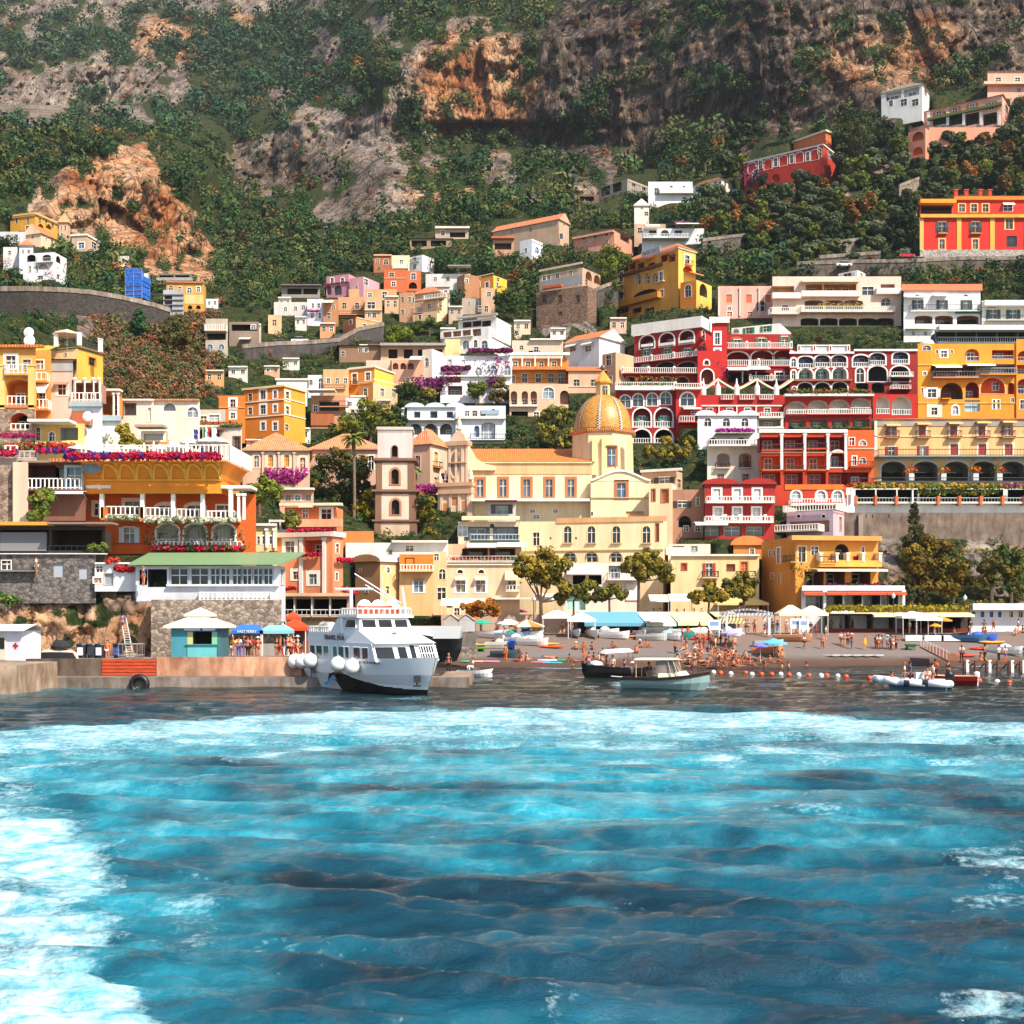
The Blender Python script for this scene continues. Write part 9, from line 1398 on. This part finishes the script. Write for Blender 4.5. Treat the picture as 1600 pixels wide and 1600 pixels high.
# ---- motorboats
def motorboat():
 d=99.;o=P(1036,960,d);o.z=0;h=(.93,-.37);Hh=Vector((h[0],h[1],0)).normalized();Wv=Vector((-Hh.y,Hh.x,0));U=Vector((0,0,1));r=thing('motor_launch','grey green wooden launch with a cream canopy heading right before the sunbathers','boat',o);b=MB();pt,S=hull(b,o,h,6.6,2.3,.95,'#8aa6a4/gloss','#a87848/wood',.55,.7,12,'#4a2e22/wood',deck=.12);b.build('hull',r,True)
 b=MB();T=lambda s,w,z:o+Hh*s+Wv*w+U*z
 for A,C in zip(S,S[1:]):
  for sg in (1,-1):b.poly([pt((A[0][0],A[0][1]+.03,A[0][2]+.02),sg),pt((C[0][0],C[0][1]+.03,C[0][2]+.02),sg),pt((C[0][0],C[0][1]+.02,C[0][2]-.22),sg),pt((A[0][0],A[0][1]+.02,A[0][2]-.22),sg)],'#2a1f1c/gloss')
 b.build('rubbing_strake',r);b=MB();b.box8([T(-.2,.85,.95),T(2.0,.75,1.15),T(2.0,-.75,1.15),T(-.2,-.85,.95),T(-.2,.8,1.3),T(1.7,.65,1.5),T(1.7,-.65,1.5),T(-.2,-.8,1.3)],'#e4dcc4/gloss');b.build('cabin',r)
 b=MB();b.box8([T(-2.2,1.0,2.35),T(1.2,.95,2.4),T(1.2,-.95,2.4),T(-2.2,-1.0,2.35),T(-2.0,.8,2.5),T(1.0,.8,2.52),T(1.0,-.8,2.52),T(-2.0,-.8,2.5)],'#e6dcbc/gloss');b.build('canopy',r);b=MB();[b.bar(T(s,w,.95),T(s+k,w,2.36),.035,'#c8b898/paint') for s,k in ((-2.0,0),(.9,-.3),(1.5,-.5)) for w in (.85,-.85)];b.build('canopy_post',r)
 b=MB();[b.poly([T(-.4,w,1.3),T(1.4,w,1.45),T(1.0,w,2.3),T(-.4,w,2.3)],'#8a7a70/glass') for w in (.78,-.78)];b.poly([T(1.45,.7,1.45),T(1.45,-.7,1.45),T(1.02,-.7,2.3),T(1.02,.7,2.3)],'#8a7a70/glass');b.build('windscreen',r);b=MB();b.bar(T(3.5,0,1.75),T(4.3,0,1.85),.12,'#3a2a24/wood',6);b.bar(T(-3.4,.2,.9),T(-4.4,.2,.95),.05,'#c8c4bc/paint');b.build('bowsprit',r)
 person(T(-2.6,.2,.35),'stand','white','navy','person in a white shirt and cap steering at the launch stern',1.2,'white');person(T(-1.1,-.2,.3),'stand','navy','grey','person in navy under the launch canopy',.5)
motorboat()
def blackboat():
 d=118.;o=P(962,960,d);o.z=0;h=(-.97,-.2);r=thing('wooden_boat','black hulled boat with a white sun canopy behind the launch','boat',o);b=MB();pt,S=hull(b,o,h,6.0,2.1,.95,'#1c1a1a/gloss','#7a5a40/wood',.5,.5,12,'#2a2020/paint',deck=.25);b.build('hull',r,True);b=MB();U=Vector((0,0,1));Hh=Vector((h[0],h[1],0));Wv=Vector((-Hh.y,Hh.x,0));T=lambda s,w,z:o+Hh*s+Wv*w+U*z
 b.box8([T(-1.6,.9,2.45),T(1.4,.9,2.3),T(1.4,-.9,2.3),T(-1.6,-.9,2.45),T(-1.2,.6,2.75),T(1.0,.6,2.65),T(1.0,-.6,2.65),T(-1.2,-.6,2.75)],'#e6e4de/cloth');b.build('canopy',r);b=MB();[b.bar(T(s,w,.8),T(s,w,2.4),.035,'#7a4a2c/paint') for s in (-1.5,1.3) for w in (.8,-.8)];b.build('canopy_post',r);b=MB();[b.ball(T(s,w,z),.28,'#1a1a1a/paint') for s,w,z in ((3.2,.2,1.35),(2.9,.5,1.2))];b.build('fender',r);b=MB();b.lathe(T(2.0,0,1.2),[(.7,0),(.6,.3),(.2,.4)],'#c8d0d4/cloth',10);b.build('bow_cover',r)
 for s,t,l in ((1.0,'red','person in a coral shirt under the black boat canopy'),(.4,'white','person in white under the black boat canopy'),(-.8,'blue','person in blue sitting at the black boat rail')):person(T(s,.3,.4),'stand' if t != 'blue' else 'bench',t,'navy',l)
blackboat()
def rib():
 d=99.5;o=P(1424,960,d);o.z=.1;Hh=Vector((-.96,.28,0)).normalized();Wv=Vector((-Hh.y,Hh.x,0));U=Vector((0,0,1));T=lambda s,w,z:o+Hh*s+Wv*w+U*z;r=thing('inflatable_boat','white inflatable boat with a black outboard engine and five people aboard','boat',o)
 path=[(-2.9,1,.4),(-1,1,.42),(1,.95,.5),(2.2,.6,.62),(2.8,0,.7),(2.2,-.6,.62),(1,-.95,.5),(-1,-1,.42),(-2.9,-1,.4)];b=MB();[b.bar(T(*p),T(*q),.29,'#dfe2e4/gloss',10) for p,q in zip(path,path[1:])];[b.ball(T(*p),.29,'#dfe2e4/gloss') for p in path];b.build('tube',r,True)
 b=MB();[b.bar(T(s-.22,w,.42),T(s+.22,w,.45),.3,'#1f2a3c/gloss',10) for s in (.4,-1.0) for w in (1,-1)];b.build('rubber_band',r);b=MB();b.box8([T(-2.6,.8,-.1),T(1.6,.7,-.1),T(1.6,-.7,-.1),T(-2.6,-.8,-.1),T(-2.6,.9,.35),T(1.8,.8,.4),T(1.8,-.8,.4),T(-2.6,-.9,.35)],'#3a5a78/gloss');b.build('hull',r);b=MB();b.box(T(-.6,0,.8),(.7,.6,.9),'#d8d8d8/gloss');b.build('console',r)
 b=MB();b.lathe(T(-2.9,.2,.35),[(.2,-.5),(.22,.2),(.36,.3),(.38,.8),(.25,1.0),(.05,1.05)],'#1c1c1e/gloss',10);b.build('outboard_engine',r)
 for s,w,ps,t,bo,l in ((1.5,.2,'sit','orange','grey','person in orange sitting in the inflatable bow'),(.55,.3,'stand','white','white','person in white standing mid inflatable boat'),(.1,-.3,'stand','blue','white','person in a bright blue shirt standing in the inflatable'),(-1.6,.1,'stand','white','red','person in white and red shorts standing tall at the inflatable helm'),(-1.2,.6,'bench','white','white','person in white sitting behind the inflatable console')):person(T(s,w,.36 if ps != 'stand' else .3),ps,t,bo,l)
rib()
def smallboat(px,py,L,B,H,c,ci,h,label,fn=bp,cover=None,name='rowing_boat',cat='boat',gp=None,engine=None,z=.25):
 o=fn(px,py)+Vector((0,0,z));r=thing(name,label,cat,o,gp);b=MB();hull(b,o,h,L,B,H,c+'/gloss',ci+'/paint');b.build('hull',r,True);b=MB();Hh=Vector((h[0],h[1],0)).normalized();Wv=Vector((-Hh.y,Hh.x,0))
 for s in (-.2,.12):p=o+Hh*L*s+Vector((0,0,H*.7));b.bar(p-Wv*B*.42,p+Wv*B*.42,.09,'#8a6a48/wood')
 b.build('thwart',r)
 if cover:
  b=MB();b.lathe(o+Vector((0,0,H*.85)),[(B*.5,0),(B*.42,.25),(B*.2,.45),(.05,.5)],cover+'/cloth',12,1+.0*L,1);q=b.build('cover',r)
 if engine:b=MB();p=o-Hh*L*.5;b.lathe(p,[(.12,-.3),(.14,.5),(.26,.6),(.26,1.0),(.05,1.1)],engine+'/gloss',8);b.build('outboard_engine',r)
 return r
wz=lambda a,b_:P(a,b_,HC*F/(b_-HY))
smallboat(1472,1069,5.6,2.0,.7,'#8a1f1c','#d8a878',(-.95,.3),'dark red speedboat with orange seats and a white engine beyond the inflatable',wz,engine='#e0e0e0',z=.05,name='speedboat')
for s,t,l in ((1462,'orange','person in orange in the dark red speedboat'),(1482,'black','person in black standing in the dark red speedboat')):person(wz(s,1068)+Vector((0,.1,.3)),'stand',t,'navy',l)
smallboat(742,1057,3.4,1.6,.55,'#dfe0e0','#2a2c30',(.95,-.2),'small white dinghy with a black tube moored at the landing stage',wz,z=.05,name='dinghy');person(P(737,1055,122)+Vector((0,0,.4)),'bench','white','white','person in white sitting in the small dinghy')
person(Vector((X(701,109),109,.86)),'stand','navy','black','person in dark clothes standing on the stone landing stage');
r=smallboat(672,1006,8,3,2.2,'#202022','#d8d8d8',(-.5,-.85),'big black and white boat hauled out behind the ferry bow',lambda a,b_:Vector((X(672,122),122,1.2)),name='hauled_boat');b=MB();b.box8([r.location+Vector(v) for v in ((-3,-2,2.2),(3,-2,2.2),(3,2,2.2),(-3,2,2.2),(-3.2,-2.2,3.4),(3.2,-2.2,3.4),(3.2,2.2,3.4),(-3.2,2.2,3.4))],'#cfd2d4/gloss');b.build('topside',r)
BT=[(762,997,4,'#d8dcdc','#6a7a8a',(.9,-.4),'white boat with grey inside at the edge of the boat heap',None),(778,996,4.2,'#e0dedc','#7a9ab0',(.8,-.6),'white boat with pale blue inside in the boat heap',None),(781,1005,3.2,'#e6e4e0','#d8742c',(.2,-1),'white boat with an orange inside standing apart from the heap',None),(800,999,4.2,'#8aa8c0','#4a6a8a',(1,-.2),'light blue boat in the middle of the boat heap','#2f8a78'),(822,998,4.2,'#d8d8d8','#3a5aa0',(1,.1),'white boat with a blue inside in the boat heap','#2a50a0'),(806,1006,4,'#e2e0dc','#c8c4bc',(.9,-.5),'white boat under a crumpled white cover','#dcdad4'),(780,1014,3.4,'#cfc8bc','#c8b898',(1,0),'low boat under a beige cover before the boat heap','#d0c4b0'),(798,1014,3,'#2450b0','#2450b0',(.3,-1),'bright blue small boat before the boat heap','#2450b0'),(832,1009,3.8,'#d8d6d2','#a8a8a8',(1,-.3),'white grey boat with a loose tarpaulin','#c8c6c4'),(900,995,3,'#c8ccd0','#3a5a90',(.2,-1),'rowing boat with a blue cover by the white tent','#2a4a8a'),(926,996,3.2,'#d8d4cc','#d8d4cc',(.3,-1),'grey white rowing boat stern to the sea','#dcd8ce'),(945,994,3.8,'#e4e2de','#d8d4cc',(.8,-.5),'white covered rowing boat behind the black boat','#e0dcd4'),(960,998,3.8,'#e4e2de','#a8b8c8',(.9,-.4),'white rowing boat with pale blue inside on the back beach',None),(1000,996,3.6,'#d0cac0','#c87a3c',(.2,-1),'pale rowing boat with orange cushions near the folded parasol',None),(1026,990,4.2,'#d8d4c8','#d8d0c0',(.9,.2),'cream covered boat beneath the folded parasol','#e0dac8'),(1018,1001,3.8,'#b8bcb8','#8a908c',(.9,-.2),'grey boat lying low before the cream covered boat',None),(1042,1000,4.4,'#dfe2e4','#6a5a50',(.7,-.6),'white speedboat with a pale blue windscreen among the beached boats','#8ab4d0'),(1062,1000,3.4,'#2a8a80','#3a6a60',(.9,-.2),'teal beached boat beside the speedboat',None),(1068,993,4,'#e4e4e2','#d8d8d8',(1,0),'long white boat behind the teal boat',None),(1100,995,3.6,'#dcd4c8','#e0d8c8',(.9,.3),'white tarpaulin covered boat by the red kayak','#e2dcd0'),(1137,994,3.4,'#e2e2de','#d8d8d4',(1,0),'white covered boat in front of the pergola','#e4e2dc'),(1238,1002,4.6,'#a87a58','#d8a888',(1,-.05),'brown boat with a dark keel in front of the sign boards',None),(788,1028,3.2,'#3a5058','#5a6a70',(1,-.2),'small dark boat alone on the open gravel',None),(1482,1000,4.6,'#2a2a2c','#d8d0b8',(.9,-.3),'dark boat with a cream deck beside the white tables',None),(1508,1003,5,'#2f6090','#3a5a78',(1,-.2),'blue boat with gear aboard on the gravel',None),(1528,1002,4.4,'#3a60c0','#3a60c0',(1,-.2),'bright blue covered boat at the water end of the gear boat','#3f66c8'),(1570,1022,4.6,'#e4e4e2','#3a3a3a',(.7,-.7),'white boat with a black underside beside the pier','#e0e0de'),(1198,1022,3.6,'#d88a60','#c85a30',(1,-.1),'orange rowing boat among the waterline bathers',None),(1200,1012,3.6,'#a8b8c0','#8aa0a8',(1,.1),'grey boat frame under the light blue parasol',None)]
for px,py,L,c,ci,h,l,cv in BT:smallboat(px,py,L,L*.36,.6,c,ci,h,l,cover=cv)
def kayak(px,py,c,h,label,gp=None,fn=bp,z=.2,L=3.6):
 o=fn(px,py)+Vector((0,0,z));b=MB();Hh=Vector((h[0],h[1],0)).normalized();Wv=Vector((-Hh.y,Hh.x,0));n=8;pr=[(-.5,.02),(-.4,.5),(-.15,.95),(.15,.95),(.4,.5),(.5,.02)];R_=[[o+Hh*L*s+Wv*.36*w*math.cos(2*math.pi*j/n)+Vector((0,0,.2*w*math.sin(2*math.pi*j/n)+.12*abs(s*2)**3)) for j in range(n)] for s,w in pr]
 for A,C in zip(R_,R_[1:]):
  for j in range(n):b.poly([A[j],A[(j+1) % n],C[(j+1) % n],C[j]],c+'/gloss')
 b.lathe(o+Vector((0,0,.14)),[(.3,0),(.28,.1),(.2,.04)],'#2a2a2a/paint',10,1.3,.8);tag(b.build('kayak',loc=o,smooth=True),label,'kayak',gp)
for i,(px,c,n) in enumerate(((703,'#2f6ac0','blue'),(711,'#3f78c8','mid blue'),(719,'#2a9a8a','teal'),(727,'#8ac8d8','pale blue'),(735,'#3aa8c8','light blue'),(743,'#4ab83a','green'),(749,'#5ac83c','bright green'))):kayak(px,1016,c,(.5,-.86),n+' kayak in the row beside the concrete boat shed')
for px,py,c,h,l in ((852,1009,'#d8a83a',(1,-.2),'yellow kayak in front of the tarpaulin boats'),(862,1013,'#d8602c',(.9,-.3),'orange kayak in front of the tarpaulin boats'),(752,1010,'#d8a04a',(1,0),'pale yellow float near the green kayaks'),(985,997,'#d87a3c',(1,-.05),'orange kayak behind the three seated bathers'),(1085,998,'#b8281c',(1,-.1),'red kayak on top of the kayak pile'),(1090,1001,'#a82a20',(1,-.1),'dark red kayak under the pile'),(1550,1006,'#e0a818',(1,.1),'yellow kayak near the pier end'),(1505,1027,'#d8481c',(1,-.05),'long orange kayak lying along the pier'),(1535,1016,'#c83a24',(1,0),'red kayak behind the pier people'),(1592,1020,'#3a66c8',(1,-.1),'blue kayak at the pier end')):kayak(px,py,c,h,l)
# ---- sheds, pier, signs
for x,c in ((705,'#b0aaa2'),(729,'#bab8b6')):
 d=134.;q=P(x,1003,d);b=MB();w,h,dp=1.6,2.4,3.;T=lambda a,e,z:q+Vector((a,e,z));z0=1.15;b.box8([T(-.82,0,z0),T(.82,0,z0),T(.82,dp,z0),T(-.82,dp,z0),T(-.82,0,h),T(.82,0,h),T(.82,dp,h),T(-.82,dp,h)],c)
 b.poly([T(-.82,-.02,h),T(.82,-.02,h),T(0,-.02,h+.55)],c);[b.poly([T(s*.95,-.15,h-.05),T(0,-.15,h+.6),T(0,dp,h+.6),T(s*.95,dp,h-.05)],'#c8c0b4') for s in (-1,1)];tag(b.build('boat_shed',loc=q),('beige' if c=='#b0aaa2' else 'pale grey')+' little gabled shed on the concrete base by the beach','shed')
b=MB();q=P(717,1012,134);b.box(q+Vector((0,1.5,.7)),(3.5,3.4,1.8),'#77706a/concrete');b.box(q+Vector((0,1.5,-.5)),(3.9,3.7,1.2),'#8a8078/stone');tag(b.build('concrete_base',loc=q),'grey concrete base under the two gabled sheds','base')
def pier():
 z=1.15;A=Vector((X(1452,146),146,2.2));B_=Vector((X(1500,128),128,z));C=Vector((X(1640,126),126,z));r=thing('pier','dark wooden bathing pier on posts with white fender boards','pier',B_);b=MB()
 for p,q in ((A,B_),(B_,C)):n=Vector((q.y-p.y,p.x-q.x,0)).normalized()*1.1;b.box8([p-n-Vector((0,0,.15)),q-n-Vector((0,0,.15)),q+n-Vector((0,0,.15)),p+n-Vector((0,0,.15)),p-n,q-n,q+n,p+n],'#7a4a34/wood')
 b.build('deck',r)
 for i in range(9):
  q=B_.lerp(C,i/8)+Vector((0,-1.05,0));b=MB();b.bar(q+Vector((0,0,-2)),q+Vector((0,0,.1)),.13,'#5a3424/wood',6);b.bar(q+Vector((.1,.1,-1.2)),q+Vector((1,.1,-.2)),.07,'#5a3424/wood');b.build('post',r)
  if i % 2==0 or i > 3:b=MB();b.box(q+Vector((.35,-.12,-.45)),(.28,.1,1.3),'#dcdad4/paint');b.build('fender_board',r)
 b=MB()
 for i in range(9):q=A.lerp(B_,i/9)+Vector((-1,0,0));b.bar(q,q+Vector((.0,0,1.0)),.04,'#d8d4cc/paint');b.bar(q+Vector((0,0,1)),q+Vector((.35,-.2,.55)),.03,'#d8d4cc/paint')
 b.build('hand_rail',r)
 for t,tp,bo,l in ((.0,'white','black','person in white at the shore end of the pier'),(.58,'white','black','person in white and black shorts on the pier'),(.68,'white','blue','person in white and blue shorts on the pier'),(.98,'black','grey','person in black on the far end of the pier'),(.3,'orange','red','person in orange crouching on the pier deck'),(.36,'orange','black','second person in orange on the pier deck')):person(B_.lerp(C,t*.72+.02),'stand' if 'crouch' not in l else 'sit',tp,bo,l)
pier()
for px,py,l,w in ((1244,994,'tall white notice board with two panels by the cream parasols',1.5),(1256,995,'white notice board beside the two panel board',1.2),(1116,996,'white board on two legs before the pergola',1.6)):
 q=bp(px,py);b=MB();b.box(q+Vector((0,0,1.6)),(w,.1,1.3),'#e0e2e4/paint');[b.box(q+Vector((s*w*.42,0,.5)),(.12,.12,1.1),'#d8d8d8/paint') for s in (-1,1)];b.box(q+Vector((0,-.06,1.75)),(w*.7,.02,.5),'#7a98b8/paint');tag(b.build('notice_board',loc=q),l,'sign')
q=bp(1423,1016);b=MB();b.box8([q+Vector(v) for v in ((-.45,-.25,.35),(.45,-.25,.35),(.45,.25,.35),(-.45,.25,.35),(-.7,-.4,.75),(.6,-.4,.75),(.6,.4,.75),(-.7,.4,.75))],'#1f6a3c/paint');b.bar(q+Vector((-.5,-.1,.2)),q+Vector((-.5,.1,.2)),.2,'#1a1a1a/paint',10);[b.bar(q+Vector((.4,s,.5)),q+Vector((1.2,s,.65)),.03,'#2a2a2a/paint') for s in (-.25,.25)];[b.bar(q+Vector((.4,s,0)),q+Vector((.4,s,.4)),.03,'#2a2a2a/paint') for s in (-.25,.25)];tag(b.build('wheelbarrow',loc=q),'green wheelbarrow on the gravel left of the pier','wheelbarrow')
q=bp(1441,1002)
for i in range(3):p=q+Vector((-1.2+i*2.4,0,0));b=MB();b.box(p+Vector((0,0,.72)),(2.1,.9,.08),'#e2e0dc/cloth');b.box(p+Vector((0,-.44,.4)),(2.1,.04,.7),'#d8d6d2/cloth');b.box(p+Vector((0,0,.35)),(1.6,.5,.7),'#c8c6c2/cloth');tag(b.build('table',loc=p),'white cloth covered table in front of the gazebos','table','white tables before the gazebos')
def car(px,py,d,c,label):
 q=P(px,py,d);r=thing('parked_car',label,'car',q);b=MB();b.box(q+Vector((0,0,.6)),(3.9,1.7,.6),c+'/gloss');b.box8([q+Vector(v) for v in ((-1.4,-.8,.9),(1.2,-.8,.9),(1.2,.8,.9),(-1.4,.8,.9),(-.9,-.7,1.45),(.7,-.7,1.45),(.7,.7,1.45),(-.9,.7,1.45))],'#22262a/glass');b.box(q+Vector((-.1,0,1.47)),(1.6,1.4,.05),c+'/gloss');b.build('body',r)
 for x in (-1.2,1.2):b=MB();b.bar(q+Vector((x,-.9,.32)),q+Vector((x,.9,.32)),.32,'#161616/paint',10);b.build('wheel',r)
car(428,541,287,'#d8d8d8','white car parked first on the coast road wall');car(441,541,286.5,'#8a8f94','grey car parked on the coast road');car(469,537,285,'#e0e0e0','long white van on the coast road');car(1318,418,311,'#d0d0d0','silver car on the road under the rock garden');car(1437,411,311,'#d8d8d8','white car before the bright red palace');car(1562,410,312,'#c8ccd0','silver car before the grey base of the bright red palace');car(1416,404,312,'#b01c18','red car in the shade beside the bright red palace')
for px,pb,pt,d,l in ((834,990,940,163,'tall lamp post beside the second tall pine'),(1396,1000,935,162,'lamp post before the beach restaurant'),(1508,985,938,165,'lamp post beside the bathing house')):
 a,c=P(px,pb,d),P(px,pt,d);b=MB();b.bar(a-Vector((0,0,.5)),c,.07,'#2a2a2c/paint',6);b.lathe(c,[(.1,0),(.25,.2),(.25,.5),(.1,.6),(.03,.8)],'#d8d4c8/glass',8);tag(b.build('street_lamp',loc=a),l,'street lamp')
 # ================================================================= camera, light, air
cam=bpy.data.cameras.new('camera');co=bpy.data.objects.new('camera',cam);COL.objects.link(co);co.location=(0,0,HC);co.rotation_euler=(math.pi/2,0,0)
cam.sensor_width=36;cam.lens=36*F/1600;cam.shift_y=(HY-800)/1600;cam.clip_end=5000;SC.camera=co
SUN=Vector((.46,-.52,.72)).normalized()
w=bpy.data.worlds.new('World');SC.world=w;w.use_nodes=True;nt=w.node_tree;sk=nt.nodes.new('ShaderNodeTexSky');sk.sky_type='NISHITA';sk.sun_disc=False
sk.sun_elevation=math.asin(SUN.z);sk.sun_rotation=math.atan2(SUN.x,SUN.y);nt.links.new(sk.outputs[0],nt.nodes['Background'].inputs['Color']);nt.nodes['Background'].inputs['Strength'].default_value=.13
sl=bpy.data.lights.new('sun','SUN');sl.energy=5;sl.angle=math.radians(.5);sl.color=(1,.89,.75);so=bpy.data.objects.new('sun',sl);COL.objects.link(so);so.rotation_euler=(-SUN).to_track_quat('-Z','Y').to_euler()
SC.view_settings.view_transform='Standard';SC.view_settings.look='None';SC.view_settings.exposure=.72;SC.view_settings.gamma=1;SC.view_settings.use_curve_mapping=False
SC.cycles.max_bounces=5;SC.cycles.diffuse_bounces=3;SC.cycles.glossy_bounces=3;SC.cycles.transmission_bounces=2;SC.cycles.volume_bounces=0
def haze():
 b=MB();b.box((0,900,395),(3600,3400,800),'#ffffff/haze');o=b.build('haze',loc=(0,900,-5));o['kind']='stuff';m,nt,bs=newmat('haze_air');nt.nodes.remove(bs);v=nt.nodes.new('ShaderNodeVolumePrincipled');v.inputs['Density'].default_value=0.00007;v.inputs['Color'].default_value=(.86,.93,1,1);v.inputs['Anisotropy'].default_value=.3
 nt.links.new(v.outputs[0],nt.nodes['Material Output'].inputs['Volume']);o.data.materials.clear();o.data.materials.append(m)
haze()
